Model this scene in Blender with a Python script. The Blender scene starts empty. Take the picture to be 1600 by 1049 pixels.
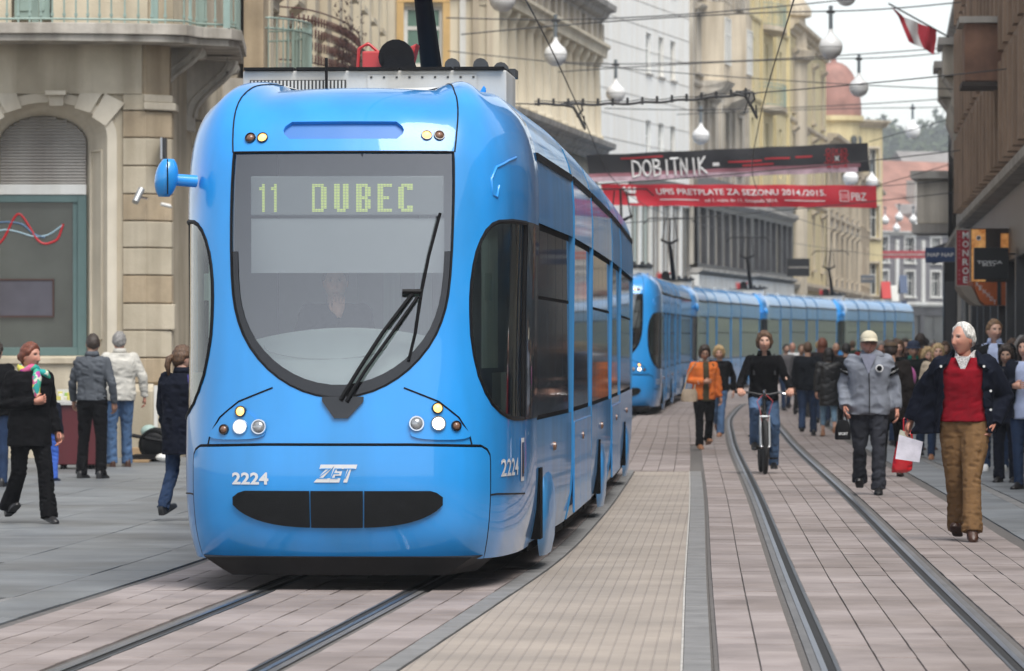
import bpy, bmesh, math, random
import numpy as np
from mathutils import Vector, Matrix
from mathutils.geometry import delaunay_2d_cdt

random.seed(7); np.random.seed(7)
scene = bpy.context.scene
COL = scene.collection
R = math.radians

# ---------------------------------------------------------------- camera, sky, sun, exposure
CAM_Z = 1.58
cam = bpy.data.cameras.new('camera'); cam_o = bpy.data.objects.new('camera', cam); COL.objects.link(cam_o)
cam.sensor_width = 36.0; cam.lens = 180.0; cam.shift_y = 20.5 / 1600.0
cam.clip_start = 1.0; cam.clip_end = 6000.0
cam.dof.use_dof = True; cam.dof.focus_distance = 35.0; cam.dof.aperture_fstop = 7.5
cam_o.location = (0, 0, CAM_Z); cam_o.rotation_euler = (R(90), 0, 0)
scene.camera = cam_o

SUN_EL, SUN_ROT = R(60), R(157)
world = bpy.data.worlds.new('World'); scene.world = world; world.use_nodes = True
wn, wl = world.node_tree.nodes, world.node_tree.links
wn.clear()
w_out = wn.new('ShaderNodeOutputWorld'); w_bg = wn.new('ShaderNodeBackground')
w_sky = wn.new('ShaderNodeTexSky'); w_sky.sky_type = 'NISHITA'; w_sky.sun_disc = False
w_sky.sun_elevation = SUN_EL; w_sky.sun_rotation = SUN_ROT
w_sky.air_density = 1.0; w_sky.dust_density = 0.6; w_sky.ozone_density = 1.0
w_hsv = wn.new('ShaderNodeHueSaturation'); w_hsv.inputs['Saturation'].default_value = 0.34   # overcast: nearly colourless
w_hsv.inputs['Value'].default_value = 1.0
wl.new(w_sky.outputs[0], w_hsv.inputs['Color']); wl.new(w_hsv.outputs[0], w_bg.inputs['Color'])
w_bg.inputs['Strength'].default_value = 0.068
wl.new(w_bg.outputs[0], w_out.inputs['Surface'])

sun = bpy.data.lights.new('sun', 'SUN'); sun_o = bpy.data.objects.new('sun', sun); COL.objects.link(sun_o)
sun.energy = 1.5; sun.angle = R(40); sun.color = (1.0, 0.97, 0.92)
# sky rotation runs clockwise from +Y: the veiled sun stands behind the camera, to the right
sd = Vector((math.sin(SUN_ROT) * math.cos(SUN_EL), math.cos(SUN_ROT) * math.cos(SUN_EL), math.sin(SUN_EL)))
sun_o.rotation_euler = sd.to_track_quat('Z', 'Y').to_euler()

scene.view_settings.view_transform = 'Standard'; scene.view_settings.look = 'None'
scene.view_settings.gamma = 1.0; scene.view_settings.exposure = 1.52
scene.view_settings.use_curve_mapping = False
scene.cycles.use_denoising = True
scene.cycles.max_bounces = 8; scene.cycles.transparent_max_bounces = 12
scene.cycles.volume_bounces = 0
scene.cycles.caustics_reflective = False; scene.cycles.caustics_refractive = False

FPX = 8000.0
def PX(px, D): return (px - 800.0) * D / FPX            # metres to the right of the lens axis at distance D
def PZ(py, D): return CAM_Z + (545.0 - py) * D / FPX    # height above the road at distance D
def gz(y):                                              # the street climbs gently beyond 120 m
    return 0.0 if y < 120 else min(0.0035 * (y - 120), 0.49)

# ---------------------------------------------------------------- materials
MATS = {}
def nt(name):
    m = bpy.data.materials.new(name); m.use_nodes = True
    n, l = m.node_tree.nodes, m.node_tree.links
    return m, n, l, n['Principled BSDF']
def pieces(m, lo=.80, hi=1.12, gum=0.0):
    """each paving piece gets its own tone; small trodden-in spots on top"""
    n, l = m.node_tree.nodes, m.node_tree.links; b = n['Principled BSDF']; src = b.inputs['Base Color'].links[0].from_socket
    oi = n.new('ShaderNodeObjectInfo'); ge = n.new('ShaderNodeNewGeometry'); ad = n.new('ShaderNodeMath'); ad.operation = 'ADD'; fr = n.new('ShaderNodeMath'); fr.operation = 'FRACT'
    l.new(oi.outputs['Random'], ad.inputs[0]); l.new(ge.outputs['Random Per Island'], ad.inputs[1]); l.new(ad.outputs[0], fr.inputs[0])
    mr = n.new('ShaderNodeMapRange'); mr.inputs['To Min'].default_value = lo; mr.inputs['To Max'].default_value = hi; l.new(fr.outputs[0], mr.inputs['Value'])
    mx = n.new('ShaderNodeMix'); mx.data_type = 'RGBA'; mx.blend_type = 'MULTIPLY'; mx.inputs['Factor'].default_value = 1; l.new(src, mx.inputs['A']); l.new(mr.outputs[0], mx.inputs['B']); last = mx.outputs['Result']
    if gum:
        vo = n.new('ShaderNodeTexVoronoi'); vo.inputs['Scale'].default_value = 2.6; l.new(ge.outputs['Position'], vo.inputs['Vector'])
        rp = n.new('ShaderNodeValToRGB'); rp.color_ramp.elements[0].position = .045; rp.color_ramp.elements[1].position = .06; rp.color_ramp.elements[0].color = (gum, gum, gum, 1); rp.color_ramp.elements[1].color = (1, 1, 1, 1); l.new(vo.outputs['Distance'], rp.inputs[0])
        m2 = n.new('ShaderNodeMix'); m2.data_type = 'RGBA'; m2.blend_type = 'MULTIPLY'; m2.inputs['Factor'].default_value = 1; l.new(last, m2.inputs['A']); l.new(rp.outputs[0], m2.inputs['B']); last = m2.outputs['Result']
    l.new(last, b.inputs['Base Color']); return m
def pm(name, col, rough=0.6, var=0.12, scale=4.0, bump=0.0, bscale=40.0, metal=0.0, coat=0.0, spec=0.5,
       streak=0.0, emit=0.0, stretch=(1, 1, 1), sheen=0.0, detail=5.0, tint=None, alpha=None, stain=0.0):
    """one procedural material: two-tone noise colour, optional vertical grime streaks, stains and fine relief"""
    if name in MATS: return MATS[name]
    m, n, l, b = nt(name)
    b.inputs['Roughness'].default_value = rough; b.inputs['Metallic'].default_value = metal
    b.inputs['Coat Weight'].default_value = coat; b.inputs['Coat Roughness'].default_value = 0.03
    b.inputs['Specular IOR Level'].default_value = spec
    if sheen: b.inputs['Sheen Weight'].default_value = sheen
    geo = n.new('ShaderNodeNewGeometry')
    mp = n.new('ShaderNodeMapping'); mp.inputs['Scale'].default_value = stretch
    l.new(geo.outputs['Position'], mp.inputs['Vector'])
    tx = n.new('ShaderNodeTexNoise'); tx.inputs['Scale'].default_value = scale; tx.inputs['Detail'].default_value = detail
    tx.inputs['Roughness'].default_value = 0.6
    l.new(mp.outputs[0], tx.inputs['Vector'])
    rp = n.new('ShaderNodeValToRGB'); rp.color_ramp.elements[0].position = 0.3; rp.color_ramp.elements[1].position = 0.7
    c = np.array(col); t = np.array(tint if tint else col)
    lo = tuple(np.clip(c * (1 - var), 0, 1)) + (1,); hi = tuple(np.clip(t * (1 + var), 0, 1)) + (1,)
    rp.color_ramp.elements[0].color = lo; rp.color_ramp.elements[1].color = hi
    l.new(tx.outputs['Fac'], rp.inputs['Fac'])
    last = rp.outputs[0]
    def mul(last, sc, st, amt, lo_p, hi_p):
        mp2 = n.new('ShaderNodeMapping'); mp2.inputs['Scale'].default_value = sc
        l.new(geo.outputs['Position'], mp2.inputs['Vector'])
        t2 = n.new('ShaderNodeTexNoise'); t2.inputs['Scale'].default_value = st; t2.inputs['Detail'].default_value = 6
        l.new(mp2.outputs[0], t2.inputs['Vector'])
        r2 = n.new('ShaderNodeValToRGB'); r2.color_ramp.elements[0].position = lo_p; r2.color_ramp.elements[1].position = hi_p
        g = 1 - amt
        r2.color_ramp.elements[0].color = (g, g * .97, g * .93, 1); r2.color_ramp.elements[1].color = (1, 1, 1, 1)
        l.new(t2.outputs['Fac'], r2.inputs['Fac'])
        mx = n.new('ShaderNodeMix'); mx.data_type = 'RGBA'; mx.blend_type = 'MULTIPLY'; mx.inputs['Factor'].default_value = 1
        l.new(last, mx.inputs['A']); l.new(r2.outputs[0], mx.inputs['B'])
        return mx.outputs['Result']
    if streak: last = mul(last, (2.2, 2.2, 0.16), 1.0, streak, 0.38, 0.6)
    if stain: last = mul(last, (1, 1, 1), 0.55, stain, 0.36, 0.58)
    l.new(last, b.inputs['Base Color'])
    if bump:
        tb = n.new('ShaderNodeTexNoise'); tb.inputs['Scale'].default_value = bscale; tb.inputs['Detail'].default_value = 4
        l.new(mp.outputs[0], tb.inputs['Vector'])
        bp = n.new('ShaderNodeBump'); bp.inputs['Strength'].default_value = 1.0; bp.inputs['Distance'].default_value = bump
        l.new(tb.outputs['Fac'], bp.inputs['Height']); l.new(bp.outputs[0], b.inputs['Normal'])
    if emit:
        b.inputs['Emission Strength'].default_value = emit; b.inputs['Emission Color'].default_value = tuple(col) + (1,)
    MATS[name] = m
    return m
def glassmat(name, tint, refl, rough=0.01):
    """a thin pane: tinted see-through plus a mirror that grows towards grazing angles"""
    m, n, l, b = nt(name); n.remove(b)
    tr = n.new('ShaderNodeBsdfTransparent'); tr.inputs[0].default_value = tuple(tint) + (1,)
    gl = n.new('ShaderNodeBsdfGlossy'); gl.inputs['Roughness'].default_value = rough; gl.inputs[0].default_value = (1, 1, 1, 1)
    fr = n.new('ShaderNodeFresnel'); fr.inputs['IOR'].default_value = 1.5
    ad = n.new('ShaderNodeMath'); ad.operation = 'ADD'; ad.inputs[1].default_value = refl; ad.use_clamp = True
    mx = n.new('ShaderNodeMixShader')
    l.new(fr.outputs[0], ad.inputs[0]); l.new(ad.outputs[0], mx.inputs[0]); l.new(tr.outputs[0], mx.inputs[1]); l.new(gl.outputs[0], mx.inputs[2])
    l.new(mx.outputs[0], n['Material Output'].inputs['Surface'])
    return m
def skinmat(name):
    m, n, l, b = nt(name)
    a = n.new('ShaderNodeAttribute'); a.attribute_name = 'tone'
    l.new(a.outputs['Color'], b.inputs['Base Color']); b.inputs['Roughness'].default_value = 0.5
    b.inputs['Subsurface Weight'].default_value = 0.0
    return m

# ---------------------------------------------------------------- mesh building
class MB:
    def __init__(s, M=None): s.v = []; s.f = []; s.M = M
    def add(s, vs, fs):
        o = len(s.v)
        if s.M is not None: vs = [tuple(s.M @ Vector(p)) for p in vs]
        s.v.extend([tuple(p) for p in vs]); s.f.extend([tuple(i + o for i in f) for f in fs]); return s
    def box(s, x0, y0, z0, x1, y1, z1):
        return s.hexa([(x0,y0,z0),(x1,y0,z0),(x1,y1,z0),(x0,y1,z0),(x0,y0,z1),(x1,y0,z1),(x1,y1,z1),(x0,y1,z1)])
    def hexa(s, p):
        return s.add(p, [(3,2,1,0),(4,5,6,7),(0,1,5,4),(1,2,6,5),(2,3,7,6),(3,0,4,7)])
    def loft(s, rings, closed=True, caps=True):
        n = len(rings[0]); vs = [p for r in rings for p in r]; fs = []
        for i in range(len(rings) - 1):
            for j in range(n if closed else n - 1):
                k = (j + 1) % n
                fs.append((i*n+j, i*n+k, (i+1)*n+k, (i+1)*n+j))
        if caps and closed:
            fs.append(tuple(range(n-1, -1, -1))); fs.append(tuple((len(rings)-1)*n + j for j in range(n)))
        return s.add(vs, fs)
    def tube(s, path, r, n=8, loop=False):
        path = [Vector(p) for p in path]; m = len(path)
        rr = r if hasattr(r, '__len__') else [r] * m
        rings = []; up = None
        for i, p in enumerate(path):
            a = path[i-1] if (i > 0 or loop) else p; b = path[(i+1) % m] if (i < m-1 or loop) else p
            t = (b - a)
            if t.length < 1e-9: t = Vector((0,0,1))
            t.normalize()
            if up is None:
                up = Vector((0,0,1)) if abs(t.z) < .9 else Vector((1,0,0))
            x = t.cross(up)
            if x.length < 1e-6: x = t.cross(Vector((0,1,0)))
            x.normalize(); y = t.cross(x); y.normalize(); up = -y if (-y).dot(up) > 0 else y
            rings.append([tuple(p + (x*math.cos(2*math.pi*k/n) + y*math.sin(2*math.pi*k/n)) * rr[i]) for k in range(n)])
        if loop:
            rings.append(rings[0]); return s.loft(rings, caps=False)
        return s.loft(rings)
    def lathe(s, prof, c=(0,0,0), n=20, axis='z'):
        rings = []
        for (r, z) in prof:
            ring = []
            for k in range(n):
                a = 2*math.pi*k/n; q = (r*math.cos(a), r*math.sin(a), z)
                if axis == 'y': q = (q[0], q[2], q[1])
                if axis == 'x': q = (q[2], q[0], q[1])
                ring.append((q[0]+c[0], q[1]+c[1], q[2]+c[2]))
            rings.append(ring)
        return s.loft(rings)
    def ball(s, c, r, sc=(1,1,1), nu=16, nv=10):
        pr = [(math.sin(math.pi*i/nv), -math.cos(math.pi*i/nv)) for i in range(nv+1)]
        pr[0] = (1e-4, -1); pr[-1] = (1e-4, 1)
        rings = [[(c[0]+r*sc[0]*q*math.cos(2*math.pi*k/nu), c[1]+r*sc[1]*q*math.sin(2*math.pi*k/nu), c[2]+r*sc[2]*z) for k in range(nu)] for q, z in pr]
        return s.loft(rings)
    def prism(s, poly, y0, y1):       # polygon in (x,z), extruded along y
        n = len(poly)
        vs = [(x, y0, z) for x, z in poly] + [(x, y1, z) for x, z in poly]
        fs = [tuple(range(n)), tuple(range(2*n-1, n-1, -1))] + [(i, n+i, n+(i+1) % n, (i+1) % n) for i in range(n)]
        return s.add(vs, fs)
    def mould(s, u0, u1, prof):       # profile in (y,z), run along x
        n = len(prof)
        vs = [(u0, y, z) for y, z in prof] + [(u1, y, z) for y, z in prof]
        fs = [tuple(range(n-1, -1, -1)), tuple(range(n, 2*n))] + [(i, (i+1) % n, n+(i+1) % n, n+i) for i in range(n)]
        return s.add(vs, fs)
    def build(s, name, mat, parent=None, smooth=None, kind=None, bevel=0.0):
        me = bpy.data.meshes.new(name); me.from_pydata(s.v, [], s.f); 
        bm = bmesh.new(); bm.from_mesh(me); bmesh.ops.recalc_face_normals(bm, faces=bm.faces)
        if bevel:
            bmesh.ops.remove_doubles(bm, verts=bm.verts, dist=1e-5)
            bmesh.ops.bevel(bm, geom=[e for e in bm.edges if e.is_manifold and e.calc_face_angle(0) > .5], offset=bevel, segments=2, affect='EDGES', profile=.6)
        bm.to_mesh(me); bm.free()
        return link(name, me, mat, parent, smooth, kind)
def link(name, me, mat, parent=None, smooth=None, kind=None):
    me.materials.append(mat)
    if smooth is not None:
        me.polygons.foreach_set('use_smooth', [True] * len(me.polygons)); me.set_sharp_from_angle(angle=R(smooth))
    o = bpy.data.objects.new(name, me); COL.objects.link(o)
    if parent: o.parent = parent
    if kind: o['kind'] = kind
    return o
def tag(o, label, cat, group=None, kind=None):
    o['label'] = label; o['category'] = cat
    if group: o['group'] = group
    if kind: o['kind'] = kind
    return o
def empty(name, loc, rz=0.0):
    o = bpy.data.objects.new(name, None); COL.objects.link(o); o.location = loc; o.rotation_euler = (0, 0, rz); o.empty_display_size = .3
    return o
def struct(name, mb, mat, parent=None): return mb.build(name, mat, parent, kind=None if parent else 'structure')
def copy_tree(o, parent=None):
    c = o.copy(); COL.objects.link(c); c.parent = parent
    for ch in list(o.children): copy_tree(ch, c)
    return c
WORK = bpy.data.scenes.new('workbench')                  # an empty side scene: modifiers and letters are evaluated there, away from the big one
def evaluated(o):
    WORK.collection.objects.link(o)
    with bpy.context.temp_override(scene=WORK, view_layer=WORK.view_layers[0]):
        dg = bpy.context.evaluated_depsgraph_get(); me = bpy.data.meshes.new_from_object(o.evaluated_get(dg))
    WORK.collection.objects.unlink(o)
    return me
def mesh_of_text(s, size=1.0, bold=0.0, spacing=1.0, shear=0.0):
    cu = bpy.data.curves.new('lettering', 'FONT'); cu.body = s; cu.size = size; cu.offset = bold; cu.space_character = spacing; cu.shear = shear
    cu.align_x = 'CENTER'; cu.align_y = 'CENTER'; cu.resolution_u = 3
    o = bpy.data.objects.new('lettering', cu); me = evaluated(o)
    bpy.data.objects.remove(o); bpy.data.curves.remove(cu)
    V = np.array([v.co[:] for v in me.vertices]) if len(me.vertices) else np.zeros((0, 3))
    F = [tuple(p.vertices) for p in me.polygons]
    bpy.data.meshes.remove(me)
    return V, F
def text(s, name, mat, parent, c, w=None, h=None, bold=0.0, spacing=1.0, plane='xz', depth=0.012, shear=0.0, flip=1):
    """flat letters fitted into a box w x h centred on c, facing local -y (plane xz)"""
    V, F = mesh_of_text(s, 1.0, bold, spacing, shear)
    lo, hi = V.min(0), V.max(0); V = V - (lo + hi) / 2; sz = hi - lo
    V[:, 0] *= (w / sz[0]) if w else (h / sz[1]); V[:, 1] *= (h / sz[1]) if h else (w / sz[0])
    m = MB(); n = len(V)
    m.add([(c[0] + x*flip, c[1], c[2] + y) for x, y, _ in V], F)
    o = m.build(name, mat, parent)
    return o
def pchip(xs, ys):
    xs = np.array(xs, float); ys = np.array(ys, float); d = np.gradient(ys, xs)
    def f(x):
        x = float(x); i = int(np.clip(np.searchsorted(xs, x) - 1, 0, len(xs) - 2)); h = xs[i+1] - xs[i]; t = (x - xs[i]) / h
        if t < 0: return float(ys[i] + d[i]*(x - xs[i]))
        if t > 1: return float(ys[i+1] + d[i+1]*(x - xs[i+1]))
        return float((2*t**3-3*t**2+1)*ys[i] + (t**3-2*t**2+t)*h*d[i] + (-2*t**3+3*t**2)*ys[i+1] + (t**3-t**2)*h*d[i+1])
    return f
TL = pchip([-20, 15, 25, 33, 36.5, 48.8, 59.3, 90, 122, 154, 187, 220, 253, 300], [-4.9, -2.45, -1.73, -1.16, -.915, -.28, .16, 1.26, 2.4, 4.34, 8.05, 13.0, 18.9, 28])
TR = pchip([-20, 15, 25, 34.3, 50.4, 91.6, 122, 147, 187, 220, 253, 300], [.3, 1.66, 2.03, 2.36, 2.95, 4.42, 5.75, 7.4, 12.0, 17.2, 23.2, 32.5])
def on(track, y, off=0.0):
    dx = (track(y + .05) - track(y - .05)) / .1; k = math.hypot(1, dx)
    return Vector((track(y) + off / k, y - off * dx / k, gz(y))), math.atan(dx)
# ---------------------------------------------------------------- ground
M_ground = pm('asphalt', (.10, .10, .10), .85, .2, 2.0, bump=.004, bscale=60)
M_bed = pm('joint_sand', (.115, .105, .098), .95, .25, 20.0)
M_paver = pm('pink_grey_paver', (.272, .226, .212), .74, .16, 1.6, bump=.0025, bscale=55, tint=(.308, .262, .247), detail=9, stain=.28)
M_sett = None
M_slab = pm('grey_granite', (.150, .160, .168), .50, .16, 1.3, bump=.0015, bscale=70, tint=(.182, .192, .199), detail=8, stain=.28)
pieces(M_paver, .90, 1.07, .68); pieces(M_slab, .86, 1.10, .7)
M_strip = pm('dark_kerb_block', (.19, .185, .18), .75, .2, 3, bump=.003, bscale=50)
M_steel = pm('worn_rail_steel', (.26, .27, .29), .36, .2, 6, metal=1.0, stretch=(1, .1, 1))
M_dull = pm('dull_rail_steel', (.12, .125, .13), .5, .2, 6, metal=.8, stretch=(1, .1, 1))
M_groove = pm('rail_groove', (.018, .017, .016), .8, .3, 10)
M_bitumen = pm('bitumen_joint', (.12, .115, .112), .55, .25, 5, bump=.003, bscale=40, stretch=(1, .25, 1))
M_mortar = pm('pale_mortar', (.42, .40, .37), .9, .3, 8)

def ribbon(mb, track, o0, o1, y0, y1, z, step=1.5, t=None):
    ys = np.linspace(y0, y1, max(2, int((y1 - y0) / step) + 1)); vs = []; fs = []
    for y in ys:
        a, _ = on(track, y, o0); b, _ = on(track, y, o1)
        vs += [(a.x, a.y, a.z + z), (b.x, b.y, b.z + z)]
    for i in range(len(ys) - 1): fs.append((2*i, 2*i+1, 2*i+3, 2*i+2))
    mb.add(vs, fs); return mb

g = MB(); ys = [-60, 0, 60, 120, 160, 200, 240, 260, 320, 600, 1200, 3000]
vs = []; fs = []
for y in ys: vs += [(-1500, y, gz(y) - .05), (1500, y, gz(y) - .05)]
for i in range(len(ys) - 1): fs.append((2*i, 2*i+1, 2*i+3, 2*i+2))
g.add(vs, fs); ground = struct('ground', g, M_ground)

# beds the paving stones lie in
b = MB(); ribbon(b, TL, -1.52, 1.02, 10, 300, -.012); track_bed_a = struct('tram_track_bed', b, M_bed)
b = MB(); ribbon(b, TR, -1.04, 1.57, 10, 300, -.012); track_bed_b = struct('tram_track_bed', b, M_bed)

# setts between the tracks: fine blocks, too small to pick apart
def settmat():
    m, n, l, bs = nt('beige_sett_paving')
    geo = n.new('ShaderNodeNewGeometry'); mp = n.new('ShaderNodeMapping'); mp.inputs['Rotation'].default_value = (0, 0, R(92.4))
    mp.inputs['Scale'].default_value = (1, 1, 1)
    l.new(geo.outputs['Position'], mp.inputs[0])
    bt = n.new('ShaderNodeTexBrick'); bt.inputs['Scale'].default_value = 1.0; bt.inputs['Brick Width'].default_value = .13; bt.inputs['Row Height'].default_value = .075
    bt.inputs['Mortar Size'].default_value = .006; bt.inputs['Mortar Smooth'].default_value = .6; bt.inputs['Bias'].default_value = 0
    bt.inputs['Color1'].default_value = (.365, .315, .27, 1); bt.inputs['Color2'].default_value = (.345, .298, .255, 1); bt.inputs['Mortar'].default_value = (.315, .272, .236, 1)
    l.new(mp.outputs[0], bt.inputs['Vector'])
    no = n.new('ShaderNodeTexNoise'); no.inputs['Scale'].default_value = .9; no.inputs['Detail'].default_value = 8; l.new(geo.outputs['Position'], no.inputs['Vector'])
    rp = n.new('ShaderNodeValToRGB'); rp.color_ramp.elements[0].position = .3; rp.color_ramp.elements[1].position = .7
    rp.color_ramp.elements[0].color = (.72, .72, .72, 1); rp.color_ramp.elements[1].color = (1.08, 1.06, 1.04, 1); l.new(no.outputs['Fac'], rp.inputs[0])
    mx = n.new('ShaderNodeMix'); mx.data_type = 'RGBA'; mx.blend_type = 'MULTIPLY'; mx.inputs['Factor'].default_value = 1
    l.new(bt.outputs['Color'], mx.inputs['A']); l.new(rp.outputs[0], mx.inputs['B']); l.new(mx.outputs['Result'], bs.inputs['Base Color'])
    bp = n.new('ShaderNodeBump'); bp.inputs['Distance'].default_value = .003; bp.invert = True; l.new(bt.outputs['Fac'], bp.inputs['Height']); l.new(bp.outputs[0], bs.inputs['Normal'])
    bs.inputs['Roughness'].default_value = .8
    return m
M_sett = settmat()
b = MB(); vs = []; fs = []
yy = np.linspace(14, 66, 40)
for y in yy:
    a, _ = on(TL, y, 1.17); c, _ = on(TR, y, -1.21)
    vs += [(a.x, y, -.004), (c.x, y, -.004)]
for i in range(len(yy) - 1): fs.append((2*i, 2*i+1, 2*i+3, 2*i+2))
b.add(vs, fs); sett = struct('sett_pavement', b, M_sett)
# low mortar lips along the sett field
b = MB(); ribbon(b, TR, -1.209, -1.197, 14, 66, .001)
sett_lip = b.build('mortar_edge', M_mortar, sett)

# edging strips of dark blocks, each block a piece
def block_row(track, off, w, y0, y1, ln, name, parent, mat, gap=.008, h=.05, ztop=.0):
    k = 0; y = y0
    me = None
    while y < y1:
        p, a = on(track, y + ln/2, off)
        if me is None:
            m = MB(); m.box(-w/2, -(ln-gap)/2, -h, w/2, (ln-gap)/2, 0)
            o = m.build(name, mat, parent, bevel=.004); me = o.data
        else:
            o = bpy.data.objects.new(name, me); COL.objects.link(o); o.parent = parent
        o.location = (p.x, p.y, p.z + ztop + random.uniform(-.002, .002)); o.rotation_euler = (0, 0, -a)
        y += ln; k += 1
b = MB(); ribbon(b, TL, 1.02, 1.17, 14, 110, -.02); kerb_a = struct('kerb_strip', b, M_bed)
block_row(TL, 1.085, .125, 22, 66, .8, 'kerb_block', kerb_a, M_strip)
b = MB(); ribbon(b, TR, -1.21, -1.04, 14, 110, -.02); kerb_b = struct('kerb_strip', b, M_bed)
block_row(TR, -1.125, .14, 24, 66, .5, 'kerb_block', kerb_b, M_strip)

# individual pavers along the tracks
P_W, P_L = .21, .60
pv = MB(); pv.box(-P_W/2 + 0.004, -P_L/2 + .001, -.05, P_W/2 - 0.004, P_L/2 - .001, 0)
pv_me = None
def stone_list(track, cols, y0, y1, shift=0.0):
    out = []; 
    for ci, off in enumerate(cols):
        y = y0 + .13 * (ci % 2) * P_L + shift
        while y < y1: out.append((y, off, track)); y += P_L
    return out
colsL = [-.315, -.105, .105, .315] + [.705, .915] + [-.705, -.915, -1.125, -1.335]
colsR = [-.315, -.105, .105, .315] + [-.705, -.915] + [.705, .915, 1.125, 1.335]
stones = stone_list(TL, colsL, 23.5, 33.4) + stone_list(TR, colsR, 24.0, 140)
far = stone_list(TL, colsL, 33.6, 66, .1) 
mid_cols = [.72 + .21*i for i in range(12)]
for (y, off, tr) in stone_list(TL, mid_cols, 66.3, 140):
    p, a = on(TL, y, off); q, _ = on(TR, y, -1.0)
    if p.x < q.x - .1: far.append((y, off, tr))
far += stone_list(TL, [-.315, -.105, .105, .315, -.705, -.915, -1.125, -1.335], 66.3, 124)
def inframe(y, off, tr):
    p, a = on(tr, y, off); px = 800 + FPX * p.x / p.y; return -40 < px < 1640
stones = sorted([s for s in stones if inframe(*s)], key=lambda s: s[0])
singles, rest = stones[:300], stones[300:] + [s for s in far if inframe(*s)]
for (y, off, tr) in singles:
    p, a = on(tr, y, off); par = track_bed_a if tr is TL else track_bed_b
    if pv_me is None:
        o = pv.build('paver', M_paver, par, bevel=.004); pv_me = o.data
    else:
        o = bpy.data.objects.new('paver', pv_me); COL.objects.link(o); o.parent = par
    o.location = (p.x, p.y, p.z + random.uniform(-.0025, .0025)); o.rotation_euler = (random.uniform(-.004, .004), random.uniform(-.004, .004), -a)
for par, tr in ((track_bed_a, TL), (track_bed_b, TR)):
    m = MB()
    for (y, off, t) in rest:
        if t is not tr: continue
        p, a = on(t, y, off); c, s_ = math.cos(-a), math.sin(-a); hw, hl = P_W/2 - 0.004, P_L/2 - .001
        dz = random.uniform(-.0025, .0025)
        q = []
        for z in (-.05, 0):
            for (x_, y_) in ((-hw, -hl), (hw, -hl), (hw, hl), (-hw, hl)): q.append((p.x + x_*c - y_*s_, p.y + x_*s_ + y_*c, p.z + z + dz))
        m.add(q, [(4,5,6,7),(0,1,5,4),(1,2,6,5),(2,3,7,6),(3,0,4,7)])
    m.build('distant_pavers', M_paver, par, kind='stuff')
# far ends of the tracks, stones too small to tell apart
b = MB(); ribbon(b, TL, -1.5, 3.0, 140, 300, -.004); ribbon(b, TR, -1.0, 1.55, 140, 300, -.002)
far_pave = b.build('far_paving', M_paver, track_bed_b, kind='stuff')

# rails
def rail(track, off, inner, y0, y1, label):
    root = MB(); ribbon(root, track, off - .015, off + .015, y0, y1, .002); 
    ys = None
    o = root.build('tram_rail', M_steel, None); tag(o, label, 'rail', 'tram rails set flush in the paving')
    m = MB(); s = inner
    ribbon(m, track, off + s*.015, off + s*.060, y0, y1, -0.004); m.build('flange_groove', M_groove, o)
    m = MB(); ribbon(m, track, off + s*.060, off + s*.078, y0, y1, .001); m.build('rail_lip', M_dull, o)
    m = MB(); ribbon(m, track, off - s*.015, off - s*.060, y0, y1, -.003); ribbon(m, track, off + s*.078, off + s*.095, y0, y1, -.003)
    m.build('bitumen_joint', M_bitumen, o)
rail(TL, -.5, 1, 12, 300, 'left rail of the track under the near blue tram')
rail(TL, .5, -1, 12, 300, 'right rail of the track under the near blue tram')
rail(TR, -.5, 1, 12, 300, 'left rail of the empty track the cyclist rides on')
rail(TR, .5, -1, 12, 300, 'right rail of the empty track beside the walking men')

# granite slabs either side
def slabs(parent, track, o_in, sign, n_cols, y0, y1, w, ln, lim, facade):
    me = None; cnt = 0; rest = MB(); 
    for ci in range(n_cols):
        off = o_in + sign * (ci + .5) * w; y = y0 + (ci * .37 % 1) * ln
        while y < y1:
            p, a = on(track, y, off); px = 800 + FPX * p.x / p.y
            if -90 < px < 1690 and not facade(p.x, p.y):
                if cnt < lim:
                    if me is None:
                        m = MB(); m.box(-w/2 + .0035, -ln/2 + .0035, -.06, w/2 - .0035, ln/2 - .0035, 0); o = m.build('granite_slab', M_slab, parent, bevel=.003); me = o.data
                    else:
                        o = bpy.data.objects.new('granite_slab', me); COL.objects.link(o); o.parent = parent
                    o.location = (p.x, p.y, p.z + random.uniform(-.002, .002)); o.rotation_euler = (random.uniform(-.0015, .0015), random.uniform(-.002, .002), -a); cnt += 1
            y += ln
b = MB(); ribbon(b, TL, -1.52, -40, 8, 76, -.014, step=4); pave_l = struct('left_pavement', b, M_bed)
slabs(pave_l, TL, -1.97, -1, 10, 22, 74, .95, 1.6, 290, lambda x, y: x < -9.5)
block_row(TL, -1.745, .42, 22, 74, 1.6, 'granite_slab', pave_l, M_slab, gap=.006, h=.06)
b = MB(); ribbon(b, TR, 1.57, 14, 8, 130, -.014, step=4); pave_r = struct('right_pavement', b, M_bed)
slabs(pave_r, TR, 2.22, 1, 6, 34, 100, .95, 1.6, 280, lambda x, y: False)
block_row(TR, 1.83, .50, 30, 100, 1.6, 'granite_slab', pave_r, M_slab, gap=.006, h=.06)
b = MB(); ribbon(b, TR, 1.57, 14, 100, 300, -.004, step=4); b.build('far_slabs', M_slab, pave_r, kind='stuff')
b = MB(); ribbon(b, TL, -1.52, -9, 76, 300, -.004, step=4); b.build('far_slabs', M_slab, pave_l, kind='stuff')
# drain channels
for track, off, par in ((TL, -1.955 - .005, pave_l), (TR, 2.12 + .03, pave_r)):
    block_row(track, off, .12, 22, 74, 1.0, 'drain_grate', par, M_strip, gap=.006, h=.05, ztop=-.004)
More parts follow.
